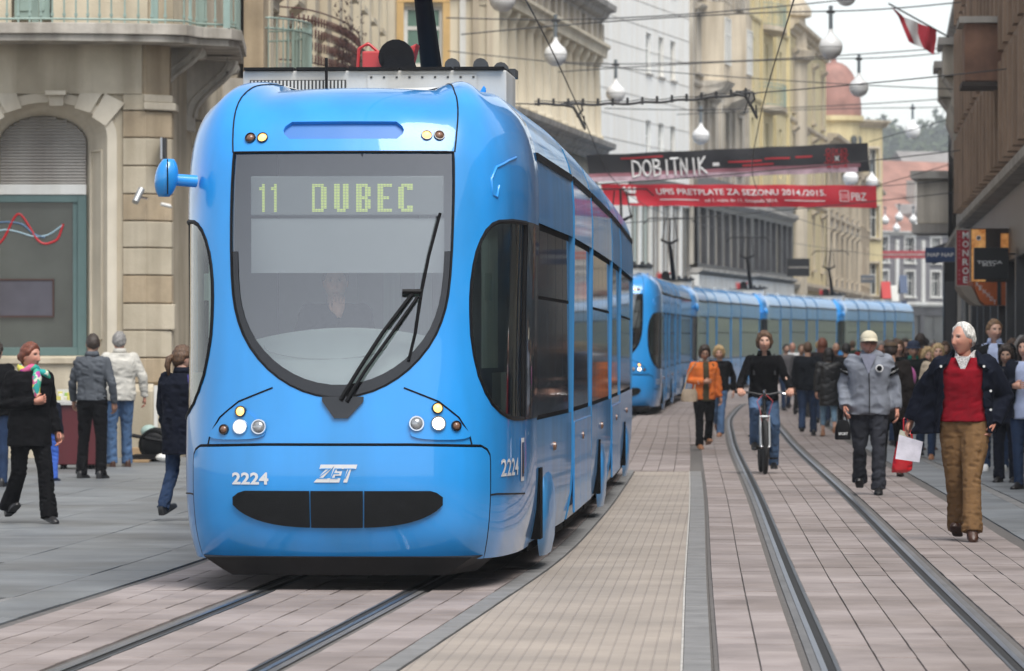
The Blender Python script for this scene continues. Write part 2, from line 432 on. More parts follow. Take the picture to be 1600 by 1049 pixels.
# ---------------------------------------------------------------- buildings
M_stoneA = pm('ochre_ashlar', (.56, .49, .365), .85, .12, 1.2, bump=.004, bscale=30, tint=(.59, .52, .40), streak=.3)
M_stoneA2 = pm('pale_ashlar_trim', (.64, .575, .46), .8, .1, 1.5, bump=.003, bscale=30, streak=.2)
M_tan = pm('weathered_tan_stone', (.49, .39, .265), .85, .2, 1.5, bump=.004, bscale=30, streak=.35)
M_slabst = pm('weathered_balcony_stone', (.50, .46, .40), .9, .2, 2, bump=.005, bscale=25, streak=.45)
M_teal = pm('verdigris_paint', (.28, .375, .335), .55, .12, 3, streak=.2)
M_tealdk = pm('teal_window_frame', (.10, .165, .16), .5, .1, 3)
M_shutter = pm('grey_roller_shutter', (.36, .34, .315), .5, .08, 2, streak=.25, metal=.2)
M_whitepaint = pm('white_joinery', (.72, .72, .69), .5, .08, 3, streak=.15)
M_paneD = pm('dark_window_glass', (.045, .052, .055), .06, .5, .7, coat=.0, spec=.8)
M_paneL = pm('curtained_window_glass', (.30, .31, .30), .12, .35, .8, spec=.8)
M_paneG = pm('green_blind_window', (.12, .21, .165), .25, .15, 2)
M_beige = pm('beige_render', (.62, .54, .40), .88, .08, .8, bump=.003, bscale=20, streak=.18)
M_beige2 = pm('light_beige_render', (.69, .62, .48), .88, .08, .8, bump=.003, bscale=20, streak=.18)
M_ochre = pm('ochre_trim', (.60, .40, .17), .8, .12, 1.5)
M_white = pm('white_panel_cladding', (.84, .835, .80), .6, .04, .6, streak=.06)
M_greystone = pm('sooty_grey_stone', (.50, .455, .385), .9, .2, .6, bump=.006, bscale=8, streak=.4)
M_yellow = pm('pale_yellow_render', (.66, .565, .33), .85, .07, .6, streak=.18)
M_cream = pm('cream_stone', (.60, .52, .40), .85, .12, .5, streak=.3)
M_darkshop = pm('dark_shopfront', (.055, .055, .06), .4, .3, 1)
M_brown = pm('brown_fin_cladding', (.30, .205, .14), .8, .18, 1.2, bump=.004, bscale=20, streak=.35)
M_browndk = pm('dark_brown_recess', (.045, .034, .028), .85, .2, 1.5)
M_rust = pm('rusty_brown_panel', (.22, .115, .075), .75, .35, 1.6, streak=.3, tint=(.24, .13, .085))
M_concrete = pm('grey_concrete', (.42, .40, .37), .9, .15, 1.2, streak=.35)
M_roofred = pm('red_roof_tiles', (.31, .165, .13), .85, .3, .5, bump=.02, bscale=3)
M_roofgrey = pm('grey_roof', (.25, .235, .225), .8, .15, .8)
M_copper = pm('red_dome_tiles', (.31, .16, .13), .7, .25, 1.2)  # red dulled in the colour itself to suggest distance haze
M_iron = pm('dark_iron', (.03, .03, .032), .5, .2, 5)
M_rustiron = pm('rusty_wrought_iron', (.11, .048, .038), .7, .3, 5)
M_galv = pm('galvanised_pipe', (.42, .44, .46), .45, .12, 2, metal=.6, streak=.2)
M_red = pm('red_awning', (.34, .03, .04), .7, .15, 2)

def bld(name, p0, p1, label, cat='building'):
    """an Empty at the foot of a facade; local x runs along it, local -y faces the street"""
    a = math.atan2(p1[1] - p0[1], p1[0] - p0[0])
    o = empty(name, (p0[0], p0[1], gz(p0[1]) - .05), a); tag(o, label, cat)
    o['_w'] = math.hypot(p1[0] - p0[0], p1[1] - p0[1]); return o, math.hypot(p1[0] - p0[0], p1[1] - p0[1])
def wall(root, u0, u1, z0, z1, ops, mat, y=0.0, dep=.25, name='wall'):
    us = sorted(set([u0, u1] + [c for o in ops for c in (o[0], o[1]) if u0 < c < u1])); zs = sorted(set([z0, z1] + [c for o in ops for c in (o[2], o[3]) if z0 < c < z1]))
    m = MB()
    for i in range(len(us) - 1):
        for j in range(len(zs) - 1):
            cu, cz = (us[i] + us[i+1]) / 2, (zs[j] + zs[j+1]) / 2
            if any(o[0] < cu < o[1] and o[2] < cz < o[3] for o in ops): continue
            m.add([(us[i], y, zs[j]), (us[i+1], y, zs[j]), (us[i+1], y, zs[j+1]), (us[i], y, zs[j+1])], [(0, 1, 2, 3)])
    for (a, b, c, d) in ops:
        m.add([(a, y, c), (b, y, c), (b, y, d), (a, y, d), (a, y+dep, c), (b, y+dep, c), (b, y+dep, d), (a, y+dep, d)], [(0,4,5,1),(1,5,6,2),(2,6,7,3),(3,7,4,0)])
    return m.build(name, mat, root)
WIN = {}
def window(root, a, b, c, d, y, fmat, pmat, nx=2, nz=2, fw=.06, name='window'):
    key = (round(b-a, 3), round(d-c, 3), fmat.name, nx, nz, fw)
    if key not in WIN:
        m = MB(); w, h = b - a, d - c
        m.box(0, 0, 0, fw, .06, h); m.box(w-fw, 0, 0, w, .06, h); m.box(fw, 0, 0, w-fw, .06, fw); m.box(fw, 0, h-fw, w-fw, .06, h)
        for i in range(1, nx): m.box(w*i/nx - fw/2, .004, fw, w*i/nx + fw/2, .056, h-fw)
        for j in range(1, nz): m.box(fw, .008, h*(j/nz if nz != 2 else .64) - fw/2, w-fw, .052, h*(j/nz if nz != 2 else .64) + fw/2)
        o = m.build(name, fmat, root); me = o.data
        q = MB(); q.box(.01, .03, .01, w-.01, .05, h-.01); p = q.build('pane', pmat, o); WIN[key] = (me, p.data)
        WIN[key + ('p', pmat.name)] = p.data
        o.location = (a, y, c); return o
    me, _ = WIN[key]
    o = bpy.data.objects.new(name, me); COL.objects.link(o); o.parent = root; o.location = (a, y, c)
    k2 = key + ('p', pmat.name)
    if k2 not in WIN:
        q = MB(); w, h = b - a, d - c; q.box(.01, .03, .01, w-.01, .05, h-.01); p = q.build('pane', pmat, o); WIN[k2] = p.data
    else:
        p = bpy.data.objects.new('pane', WIN[k2]); COL.objects.link(p); p.parent = o
    return o
def block(root, u0, u1, y0, y1, z0, z1, mat, name='side_walls'): return MB().box(u0, y0, z0, u1, y1, z1).build(name, mat, root)
CORN = [(0, 0), (-.10, 0), (-.12, .12), (-.30, .22), (-.34, .36), (-.55, .42), (-.58, .58), (0, .62)]
def cornice(root, u0, u1, z, mat, k=1.0, name='cornice', y=0): return MB().mould(u0, u1, [(y + a*k, z + b*k) for a, b in CORN]).build(name, mat, root)
def ledge(root, u0, u1, z, h, out, mat, name='string_course'): return MB().mould(u0, u1, [(.02, z), (-out*.6, z), (-out, z+h*.5), (-out, z+h), (.02, z+h)]).build(name, mat, root)
def surround(root, a, b, c, d, w, out, mat, sill=True, hood=False, name='window_surround'):
    m = MB(); m.box(a-w, -out, c, a, .02, d); m.box(b, -out, c, b+w, .02, d); m.box(a-w, -out-.01, d, b+w, .02, d+w)
    o = m.build(name, mat, root)
    if sill: MB().box(a-w-.06, -out-.1, c-.12, b+w+.06, .03, c).build('sill', mat, o)
    if hood: MB().mould(a-w-.12, b+w+.12, [(.02, d+w), (-.1, d+w), (-.28, d+w+.14), (-.30, d+w+.22), (.02, d+w+.26)]).build('hood', mat, o)
    return o
def grid_building(name, p0, p1, H, label, wmat, tmat, floors, nb, w, h, z_first, pitch, gf=4.0, gmat=None, paneset=None, sur=True, pil=False, hood=False, depth=12, corn=1.0, fmat=None, roof=None, u_pad=.0, lev=1):
    root, W = bld(name, p0, p1, label); ops = []
    bw = (W - 2*u_pad) / nb
    for f in range(floors):
        for i in range(nb):
            u = u_pad + (i + .5) * bw; z = z_first + f * pitch; ops.append((u - w/2, u + w/2, z, z + h))
    wall(root, 0, W, gf if gmat else 0, H, ops, wmat)
    for k, o in enumerate(ops):
        pmx = (paneset or [M_paneD, M_paneL])[(k * 7 + k // 3) % len(paneset or [1, 2])]
        window(root, *o, .18, fmat or M_whitepaint, pmx, 2, 2, fw=.07)
        if sur: surround(root, *o, .14, .06, tmat, True, hood)
    block(root, .01, W - .01, .26, depth, 0, H - .05, wmat)
    if gmat:
        gops = [(u_pad + i*bw + .25, u_pad + (i+1)*bw - .25, .3, gf - .8) for i in range(nb)]
        wall(root, 0, W, 0, gf, gops, gmat, y=.01, dep=.2, name='shopfront')
        for o in gops: window(root, *o, .16, M_iron, M_paneD, 2, 1, fw=.08, name='shop_window')
        ledge(root, -.02, W + .02, gf - .1, .35, .25, tmat)
    for f in range(1, lev): ledge(root, -.01, W+.01, z_first + f*pitch - .55, .2, .12, tmat)
    if pil:
        for i in range(nb + 1): MB().box(u_pad + i*bw - .18, -.14, gf + .3, u_pad + i*bw + .18, .01, H - .7).build('pilaster', tmat, root)
    if corn: cornice(root, -.3, W + .3, H - .62*corn, tmat, corn)
    if roof:
        MB().prism([(0, 0), (0, 0)], 0, 0) if False else None
        m = MB(); m.add([(0, .2, H), (W, .2, H), (W, depth*.5, H + roof[0]), (0, depth*.5, H + roof[0]), (0, depth, H), (W, depth, H)], [(0,1,2,3),(3,2,5,4),(0,3,4),(1,5,2)]); m.build('roof', roof[1], root)
    return root, W

# --- corner building on the left, with the arched shop window and the wrap-round balcony
Y_A = 74.0
A, _ = bld('corner_building', (-14.0, Y_A), (-5.3, Y_A), 'ochre stone corner building with arched window and wrap-round balcony on the left')
AX = lambda px: PX(px, Y_A) + 14.0                     # local u of the front facade
AZ = lambda py: PZ(py, Y_A) + .05
uC, wr = AX(76), AX(168) - AX(76)                      # arch centre and half-width at the wall face
zs_, zt = AZ(214), AZ(160)                             # springing, crown at the wall face
def arch_pts(c, w, z0, zsp, rise, n=18):
    pts = [(c - w, z0), (c - w, zsp)]
    for i in range(1, n): t = math.pi * (1 - i / n); pts.append((c + w*math.cos(t), zsp + rise*math.sin(t)))
    return pts + [(c + w, zsp), (c + w, z0)]
inner = arch_pts(uC, wr, AZ(560), zs_, zt - zs_)
deep = arch_pts((AX(-6) + AX(131))/2, (AX(131) - AX(-6))/2, AZ(560), AZ(222), AZ(180) - AZ(222))
m = MB()                                               # wall face round the arch: strips from the arch outline out to the rectangle
zT, uL, uR = AZ(146), 0.0, AX(192)
n = len(inner)
for i in range(n - 1):
    (a, b), (c, d) = inner[i], inner[i+1]
    if i == 0: m.add([(uL, 0, b), (uL, 0, d), (c, 0, d), (a, 0, b)], [(0, 1, 2, 3)])
    elif i == n - 2: m.add([(a, 0, b), (c, 0, d), (uR, 0, d), (uR, 0, b)], [(0, 1, 2, 3)])
    else: m.add([(a, 0, b), (c, 0, d), (c, 0, zT), (a, 0, zT)], [(0, 1, 2, 3)])
m.add([(uL, 0, zs_), (inner[1][0], 0, zs_), (inner[1][0], 0, zT), (uL, 0, zT)], [(0,1,2,3)])
m.add([(inner[-2][0], 0, zs_), (uR, 0, zs_), (uR, 0, zT), (inner[-2][0], 0, zT)], [(0,1,2,3)])
m.add([(uL, 0, 0), (uR, 0, 0), (uR, 0, AZ(560)), (uL, 0, AZ(560))], [(0,1,2,3)])
m.build('wall', M_stoneA, A)
m = MB()                                               # splayed reveal
for i in range(n - 1):
    (a, b), (c, d) = inner[i], inner[i+1]; (e, f), (g_, h) = deep[i], deep[i+1]
    m.add([(a, 0, b), (c, 0, d), (g_, .55, h), (e, .55, f)], [(0,1,2,3)])
rv = m.build('window_reveal', M_stoneA2, A, smooth=40)
m = MB(); x0, x1 = AX(138), AX(158)                     # sunk panel mouldings on the splay
for (u, yy_) in ((x0, .44), (x1, .15)): m.tube([(u, yy_ - .012, AZ(530)), (u, yy_ - .012, AZ(235))], .02, 6)
m.tube([(x0, .428, AZ(235)), (x1, .138, AZ(235))], .02, 6); m.tube([(x0, .428, AZ(530)), (x1, .138, AZ(530))], .02, 6)
m.build('panel_moulding', M_stoneA2, rv)
# archivolt: alternating blocks and mouldings, keystone
m = MB(); out = arch_pts(uC, wr + .14, AZ(560), zs_, zt - zs_ + .14)
rr = []
for i in range(len(inner)):
    (a, b), (c, d) = inner[i], out[i]; rr.append([(a, -.05, b), (c, -.05, d), (c, .01, d), (a, .01, b)])
m.loft(rr); m.build('archivolt', M_stoneA2, A, smooth=40)
for t0 in (.84, .70, .30, .16):
    t = math.pi * t0; P_ = Vector((uC + wr*math.cos(t), zs_ + (zt - zs_)*math.sin(t))); n_ = Vector((math.cos(t)*.55, math.sin(t) + .25)).normalized(); tg = Vector((n_.y, -n_.x))
    q = [P_ - tg*.12 - n_*.03, P_ + tg*.12 - n_*.03, P_ + tg*.17 + n_*.40, P_ - tg*.17 + n_*.40]
    MB().prism([(v_.x, min(v_.y, zT - .004)) for v_ in q], -.09, .02).build('voussoir', M_stoneA2, A, bevel=.008)
w_ = .1
ku = AX(89)
m = MB(); m.loft([[(ku - w_, y, z), (ku + w_, y, z), (ku + w_, .02, z), (ku - w_, .02, z)] for w_, y, z in ((.10, -.10, zt - .06), (.11, -.13, zt + .04), (.13, -.16, zt + .16), (.15, -.24, zT - .04), (.155, -.24, zT + .03))])
m.build('keystone', M_stoneA2, A, bevel=.015)
# roller shutter box of separate slats, transom, window
z = AZ(287); k = 0
while z < AZ(178):
    zc = z + .025; hw_ = (AX(131) - AX(-6))/2; zz = (zc - AZ(222)) / (AZ(180) - AZ(222))
    half = hw_ * math.sqrt(max(0, 1 - max(0, zz)**2)); uc = (AX(131) + AX(-6)) / 2
    if half > .1: MB().mould(uc - half + .01, uc + half - .01, [(.50, z), (.485, z + .018), (.50, z + .043), (.53, z + .043), (.53, z)]).build('shutter_slat', M_shutter, A)
    z += .045; k += 1
MB().box(AX(-6), .42, AZ(303), AX(131), .56, AZ(287)).build('shutter_housing', M_whitepaint, A, bevel=.01)
wf = MB(); fu0, fu1, fz0, fz1 = AX(-60), AX(131), AZ(556), AZ(303)
wf.box(fu1 - .13, .44, fz0, fu1, .56, fz1); wf.box(fu0, .44, fz1 - .11, fu1 - .13, .56, fz1); wf.box(fu0, .43, fz0, fu1 - .13, .56, fz0 + .12)
wf.box(fu1 - .20, .47, fz0 + .12, fu1 - .13, .56, fz1 - .11)
wo = wf.build('window', M_tealdk, A, bevel=.006)
MB().box(fu0, .52, fz0 + .1, fu1 - .15, .535, fz1 - .1).build('pane', pm('shop_glass', (.055, .062, .056), .05, .25, 1.2, spec=.6), wo)
M_curl1, M_curl2, M_curl3 = pm('red_sticker', (.55, .02, .03), .5), pm('blue_sticker', (.08, .17, .30), .5), pm('pale_blue_sticker', (.36, .52, .60), .5)
def curl(pts, mat, r):
    m = MB(); n_ = 40; f = pchip([p[0] for p in pts], [p[1] for p in pts])
    xs = np.linspace(pts[0][0], pts[-1][0], n_)
    m.tube([(AX(x), .512, AZ(f(x))) for x in xs], r, 6); m.build('window_sticker', mat, wo)
curl([(-30, 400), (0, 372), (24, 333), (40, 352), (52, 372), (75, 378), (88, 367), (94, 349)], M_curl1, .018)
curl([(-20, 362), (5, 358), (25, 362), (45, 368), (70, 366), (94, 350)], M_curl3, .014)
curl([(-20, 348), (10, 346), (30, 350), (50, 366), (65, 370)], M_curl2, .016)
m = MB(); m.box(AX(-6), .49, AZ(496), AX(80), .516, AZ(435)); nb_ = m.build('notice_board', pm('purple_grey_notice', (.085, .08, .10), .5), wo)
m = MB(); m.box(AX(-6), .48, AZ(438), AX(80), .489, AZ(435)); m.box(AX(77), .48, AZ(496), AX(80), .489, AZ(438)); m.box(AX(-6), .48, AZ(496), AX(77), .489, AZ(493)); m.build('notice_frame', pm('brown_frame', (.06, .028, .022), .5), nb_)
MB().mould(AX(-60), AX(150), [(.6, AZ(572)), (.2, AZ(572)), (-.05, AZ(568)), (-.05, AZ(560)), (.6, AZ(555))]).build('sill', M_stoneA, A)
# frieze, mouldings below the balcony
MB().box(0, -.06, AZ(147), AX(222), .3, AZ(66)).build('frieze', M_stoneA, A)
MB().mould(0, AX(245), [(.1, AZ(66)), (-.10, AZ(66)), (-.16, AZ(60)), (-.34, AZ(54)), (-.40, AZ(48)), (.1, AZ(47))]).build('cornice', M_stoneA, A)
block(A, 0, AX(226), .6, 9, 0, AZ(-300), M_stoneA)
# quoins
zq = AZ(600); i = 0
jy = [600, 560, 517, 475, 431, 388, 346, 304, 260, 216, 174, 147]
for i in range(len(jy) - 1):
    z0, z1 = AZ(jy[i]), AZ(jy[i+1]); ex = .04 if i == 2 else 0.0
    m = MB(); a0, a1, a2 = AX(192), AX(228), AX(266)
    m.loft([[(a0 + .005, -.05, z), (a1, -.05, z), (a2 + ex, .33, z), (a2 + ex, .8, z), (a0 + .005, .8, z)] for z in (z0 + .016, z1 - .004)])
    m.build('quoin', M_stoneA if i % 3 else M_tan, A, bevel=.012)
m = MB(); m.loft([[(AX(192), .0, z), (AX(228), .0, z), (AX(262), .34, z), (AX(262), 1.2, z), (AX(192), 1.2, z)] for z in (0, AZ(66))]); m.build('corner_core', M_tan, A)
MB().mould(AX(192), AX(240), [(.5, 0), (-.14, 0), (-.14, AZ(612)), (-.06, AZ(600)), (.5, AZ(600))]).build('plinth', M_stoneA, A)
m = MB(); m.loft([[(AX(238), -.12, z), (AX(276), .25, z), (AX(276), 14, z), (AX(238), 14, z)] for z in (0, AZ(606))]); m.build('plinth', M_stoneA, A)
for zc, o_ in ((AZ(172), .10), (AZ(160), .05)):
    m = MB(); m.loft([[(AX(226), -.06 - o_, z), (AX(262) + o_, .30, z), (AX(262) + o_, 1.0, z), (AX(226), 1.0, z)] for z in (zc, zc + .11)]); m.build('capital', M_stoneA2, A, bevel=.02)
# street side of the same building
m = MB(); m.loft([[(AX(264), .9, z), (AX(264) + .72, 14, z), (AX(264) - 3, 14, z), (AX(264) - 3, .9, z)] for z in (0, 16)]); m.build('side_wall', M_stoneA, A)
for k in range(3):                                      # second rank of quoin pilaster along the street
    pass
for i in range(len(jy) - 1):
    z0, z1 = AZ(jy[i]), AZ(jy[i+1]); m = MB(); m.box(AX(278) - .3, 3.2, z0 + .016, AX(278) + .14, 4.2, z1 - .004); m.build('quoin', M_stoneA, A, bevel=.012)
# scrolled consoles
def console(u, y, zt_, sx, sz, th):
    pts = []
    for t in np.linspace(0, 1, 16):
        pts.append((u + sx*(.08 + .92*(.5 - .5*math.cos(math.pi*t))**1.15), zt_ - sz*(1 - t)**1.0 + .0))
    poly = [(u - .15, zt_ - sz - .18), (u + .05, zt_ - sz - .2)] + pts + [(u + sx + .03, zt_), (u - .15, zt_)]
    o = MB().prism(poly, y, y + th).build('console', M_slabst, A, bevel=.015)
    m = MB(); m.tube([(a + .02, y - .02, b) for a, b in pts], .035, 8); m.tube([(a - .10, y - .02, b + .05) for a, b in pts], .018, 6)
    m.lathe([(.001, -.03), (.09, -.03), (.09, th + .03), (.001, th + .03)], (u + sx - .03, y, zt_ - .1), 14, axis='y')
    m.build('scroll', M_slabst, o, smooth=40)
console(AX(243), .75, AZ(68), .62, .72, .34)
console(AX(280), 2.6, AZ(78) - .02, .66, .85, .36)
console(AX(284), 7.4, AZ(78) - .02, .66, .85, .36)
plan = [(-1, -.85), (AX(90), -.95), (AX(180), -.82), (AX(262), -.62), (AX(290), -.45), (AX(312), .15), (AX(354), .45), (AX(368), .95), (AX(352), 5.0), (AX(262), 5.0), (AX(240), .2), (-1, .2)]
m = MB(); zb = AZ(70); m.loft([[(u, y, z) for u, y in plan] for z in (zb, zb + .10)])
p2_ = [(u + (.05 if u > AX(250) else 0), y - .06) for u, y in plan]
m.loft([[(u, y, z) for u, y in p2_] for z in (zb + .102, zb + .26)])
slab_o = m.build('balcony_slab', M_slabst, A, bevel=.012)
# balcony railing: every baluster a piece
path = plan[:9]; seg = []
for i in range(len(path) - 1):
    a, b = Vector(path[i]), Vector(path[i+1]); L = (b - a).length; k = max(1, int(L / .16))
    for j in range(k): seg.append(a + (b - a) * (j / k))
bal = None
for i, p in enumerate(seg):
    if bal is None:
        m = MB(); m.box(-.012, -.012, 0, .012, .012, 1.0); m.box(-.022, -.022, .1, .022, .022, .14); o = m.build('baluster', M_teal, A); bal = o.data
    else: o = bpy.data.objects.new('baluster', bal); COL.objects.link(o); o.parent = A
    o.location = (p.x * 1.0 - (.06 if p.x > AX(300) else 0), p.y + .1, zb + .26)
for h in (.06, .98):
    m = MB(); m.tube([(p.x - (.06 if p.x > AX(300) else 0), p.y + .1, zb + .26 + h) for p in seg], .018, 6); m.build('railing_bar', M_teal, A)
for u in (AX(245), AX(312), AX(352), AX(60)):
    MB().box(u - .05, -.5 if u < AX(300) else .35, zb + .26, u + .05, -.4 if u < AX(300) else .45, zb + 1.4).build('railing_post', M_teal, A)
for (u0, u1) in ((AX(18), AX(74)), (AX(-60), AX(-10))): 
    o = MB().box(u0, .42, AZ(28), u1, .5, AZ(-120)).build('shutter_door', M_teal, A); MB().box(u0 + .08, .40, AZ(14), u1 - .08, .43, AZ(-20)).build('door_panel', M_teal, o)
wall(A, 0, AX(228), AZ(46), 16, [(AX(14), AX(78), AZ(40), AZ(-120))], M_stoneA, y=.32, name='upper_wall')

# --- second balcony of the same street front and the facade behind it
B, WB = bld('balcony_building', (PX(383, 88) - .05, 88.0), (-3.42, 135.8), 'beige building with curved rusty balcony seen over the roof of the near tram')
ops = [(2 + 4.2*i, 3.3 + 4.2*i, z, z + 2.0) for i in range(11) for z in (5.9, 9.9)]
wall(B, 0, WB, 0, 16, ops, M_beige)
for o in ops: window(B, *o, .15, M_whitepaint, M_paneD); surround(B, *o, .2, .09, M_beige2, True, True)
block(B, .01, WB - .01, .26, 9, 0, 16, M_beige)
for i in range(12): MB().box(.3 + 4.2*i, -.16, 0, .95 + 4.2*i, .01, 15).build('pilaster', M_beige2, B)
ledge(B, 0, WB, 5.1, .35, .3, M_beige2)
def bowed_balcony(root, u0, u1, z, out, hgt, mat, name, bars, slabm, scroll=False):
    n_ = 24; P = [(u0 + (u1 - u0) * i / n_, -out * math.sin(math.pi * i / n_) ** .45) for i in range(n_ + 1)]
    s = MB(); s.loft([[(u, y, zz) for u, y in P] for zz in (z - .2, z)]); so = s.build(name, slabm, root)
    m = MB()
    for h in (.06, hgt * .82, hgt): m.tube([(u, y * .95, z + h) for u, y in P], .016, 5)
    m.build('railing_bar', mat, so)
    bl = None
    for i in range(bars + 1):
        t = i / bars; u = u0 + (u1 - u0) * t; y = -out * .95 * math.sin(math.pi * t) ** .45
        mm = MB()
        if scroll:
            for q in range(4):
                zc = z + .12 + q * hgt * .23; r_ = .11
                mm.tube([(u + r_ * math.cos(a) * (1 - a/14), y - .01, zc + r_ * math.sin(a) * (1 - a/14)) for a in np.linspace(0, 9, 16)], .014, 4)
        else:
            mm.tube([(u, y, z), (u, y, z + hgt)], .012, 5)
            mm.tube([(u + .07 * math.cos(a), y, z + hgt * .82 + .07 * math.sin(a)) for a in np.linspace(0, math.pi, 8)], .009, 4)
        mm.build('baluster', mat, so)
    return so
A2, WA2 = bld('side_balcony_house', (-4.35, 83.5), (-4.17, 87.8), 'narrow tan house front with green railed balcony between corner building and rusty balcony')
wall(A2, 0, WA2, 0, 16, [(1.4, 2.7, 6.1, 8.6)], M_stoneA); window(A2, 1.4, 2.7, 6.1, 8.6, .15, M_teal, M_paneD)
block(A2, .01, WA2 - .01, .26, 6, 0, 16, M_stoneA)
MB().box(-.05, -.3, 5.0, .9, .02, 9).build('pilaster', M_tan, A2)
so = bowed_balcony(A2, .2, 4.0, 6.1, .95, .95, M_teal, 'balcony', 26, M_slabst)
for t in (.8, .92):
    u = .2 + 3.8*t; y = -.95 * math.sin(math.pi*t)**.45; MB().box(u - .06, y - .06, 6.1, u + .06, y + .06, 7.05).build('railing_panel', M_teal, so)
so = bowed_balcony(B, 8.0, 23.0, 7.0, 1.15, 1.05, M_rustiron, 'balcony', 60, M_slabst, scroll=True)
M_dryplant = pm('dry_climbing_plant', (.07, .035, .032), .9, .4, 8)
m = MB()
for k in range(900):
    t = random.choice([random.gauss(.30, .05), random.gauss(.62, .12)]); t = min(max(t, .03), .97); u = 8 + 15*t; y = -1.15*math.sin(math.pi*t)**.45 - random.uniform(-.06, .1)
    z = 7.0 + abs(random.gauss(0, .5)) * (1.5 if t < .42 else .9); a = random.uniform(0, 6.28); s_ = random.uniform(.03, .08)
    m.add([(u, y, z), (u + s_*2*math.cos(a), y - s_*.5, z + s_*math.sin(a)), (u - s_*math.sin(a), y + .01, z + s_*1.4*math.cos(a))], [(0, 1, 2)])
m.build('climbing_plant', M_dryplant, so, kind='stuff')

# --- palace with colonnade
Cf, WC = bld('beige_end_house', (PX(596, 136), 136.0), (PX(780, 136), 136.0), 'plain beige end wall with one green-blinded white window above the near tram')
cz = lambda py: PZ(py, 136) + .05
cu = lambda px: PX(px, 136) - PX(596, 136)
op = (cu(631), cu(692), cz(108), cz(13))
wall(Cf, 0, WC, 0, 13.5, [op], M_beige2)
o = window(Cf, *op, .10, M_whitepaint, M_paneG, 2, 2, fw=.10)
m = MB(); m.box(op[0] - .19, -.07, op[2] - .3, op[0], .02, op[3] + .1); m.box(op[1], -.07, op[2] - .3, op[1] + .19, .02, op[3] + .1); m.box(op[0] - .19, -.08, op[3] + .1, op[1] + .19, .02, op[3] + .3); m.build('window_surround', M_ochre, Cf)
block(Cf, .01, WC - .02, .26, 10, 0, 13.4, M_beige2)
for px in (722, 742, 764): MB().box(cu(px) - .06, -.10, 0, cu(px) + .10, .01, 13).build('pilaster', M_whitepaint if px == 722 else M_cream, Cf)
ledge(Cf, cu(702), WC, cz(-4), .3, .22, M_beige2)
C2, WC2 = bld('colonnade_building', (PX(780, 136), 136.02), (2.70, 161.0), 'cream building with a row of tall columns and heavy cornices behind the near tram')
block(C2, .02, WC2 - .01, .7, 10, 0, 11.9, M_beige)
ncol = 13
wall(C2, 0, WC2, 7.9, 10.9, [], M_ochre, y=.55)
wall(C2, 0, WC2, 0, 7.9, [(1 + 3.9*i, 3 + 3.9*i, 3.2, 6.0) for i in range(6)], M_beige, y=.3)
for i in range(6): window(C2, 1 + 3.9*i, 3 + 3.9*i, 3.2, 6.0, .45, M_whitepaint, M_paneD)
for i in range(ncol):
    u = .7 + i * (WC2 - 1.4) / (ncol - 1)
    m = MB(); m.lathe([(.36, 8.0), (.36, 8.2), (.29, 8.28), (.28, 9.2), (.235, 10.35), (.26, 10.4), (.35, 10.55), (.35, 10.7)], (u, .1, 0), 14); m.build('column', M_beige2, C2, smooth=40)
    if i < ncol - 1:
        um = u + (WC2 - 1.4) / (ncol - 1) / 2; MB().box(um - .25, .5, 8.3, um + .25, .545, 9.9).build('recess_panel', M_tan, C2)
MB().mould(-.1, WC2 + .1, [(.6, 10.7), (-.28, 10.7), (-.3, 10.95), (-.4, 11.0), (-.4, 11.1), (.6, 11.1)]).build('entablature', M_beige2, C2)
for i in range(16):
    u = .3 + i * (WC2 - .6) / 15; MB().box(u - .32, -.2, 11.1, u + .32, .5, 11.75).build('attic_block', M_greystone, C2)
wall(C2, 0, WC2, 11.1, 11.8, [], M_greystone, y=.1, name='attic')
cornice(C2, -.3, WC2 + .35, 11.75, M_concrete, 1.0); cornice(C2, -.3, WC2 + .45, 7.45, M_concrete, .95)
MB().box(0, -.3, 7.95, WC2 + .05, .6, 8.05).build('stylobate', M_beige2, C2)
for i in range(14):
    u = 1 + i * (WC2 - 2) / 13; MB().box(u - .12, .28, 8.05, u + .12, .5, 8.5).build('baluster', M_beige2, C2)

# --- white clad block
D_, WD = bld('white_building', (3.10, 185), (7.1, 204), 'tall white clad building with narrow windows behind the palace')
fz = [(PZ(120, 194) , PZ(57, 194)), (PZ(262, 194), PZ(194, 194)), (PZ(-20, 194), PZ(-85, 194))]
us = [10.2, 12.9, 15.5]
ops = [(u - .55, u + .55, a, b) for u in us for a, b in fz]
gl = [(6.6 + k*2.2, 8.5 + k*2.2, 4.0, 7.0) for k in range(6)]
wall(D_, 0, WD, 0, 26, ops + gl, M_white)
for k, o in enumerate(ops):
    w_ = window(D_, *o, .12, M_whitepaint, M_paneL, 1, 2, fw=.06)
    MB().box(o[0] + .05, .08, o[2] + (o[3] - o[2]) * .35, o[1] - .05, .11, o[3] - .03).build('blind', M_ochre if k % 3 == 0 else M_tan, w_)
    MB().box(o[0] - .1, -.08, o[2] - .08, o[1] + .1, .02, o[2]).build('sill', M_concrete, D_)
M_mint = pm('mint_glass', (.34, .42, .38), .2, .1, 1, spec=.7); M_taupe = pm('taupe_panel', (.27, .235, .20), .6, .1, 1)
for k, o in enumerate(gl): window(D_, *o, .1, M_taupe, M_mint if k < 2 else M_paneL, 2, 1, fw=.1)
block(D_, .01, WD - .01, .26, 14, 0, 25.9, M_white)
for k in range(20): MB().box(0, -.012, 8.2 + .9*k, WD, .0, 8.22 + .9*k).build('cladding_joint', M_concrete, D_)
MB().box(6.0, -.12, 7.2, WD, .02, 7.9).build('fascia', M_darkshop, D_)
MB().box(6.0, -.12, 3.4, WD, .02, 3.9).build('fascia', M_taupe, D_)

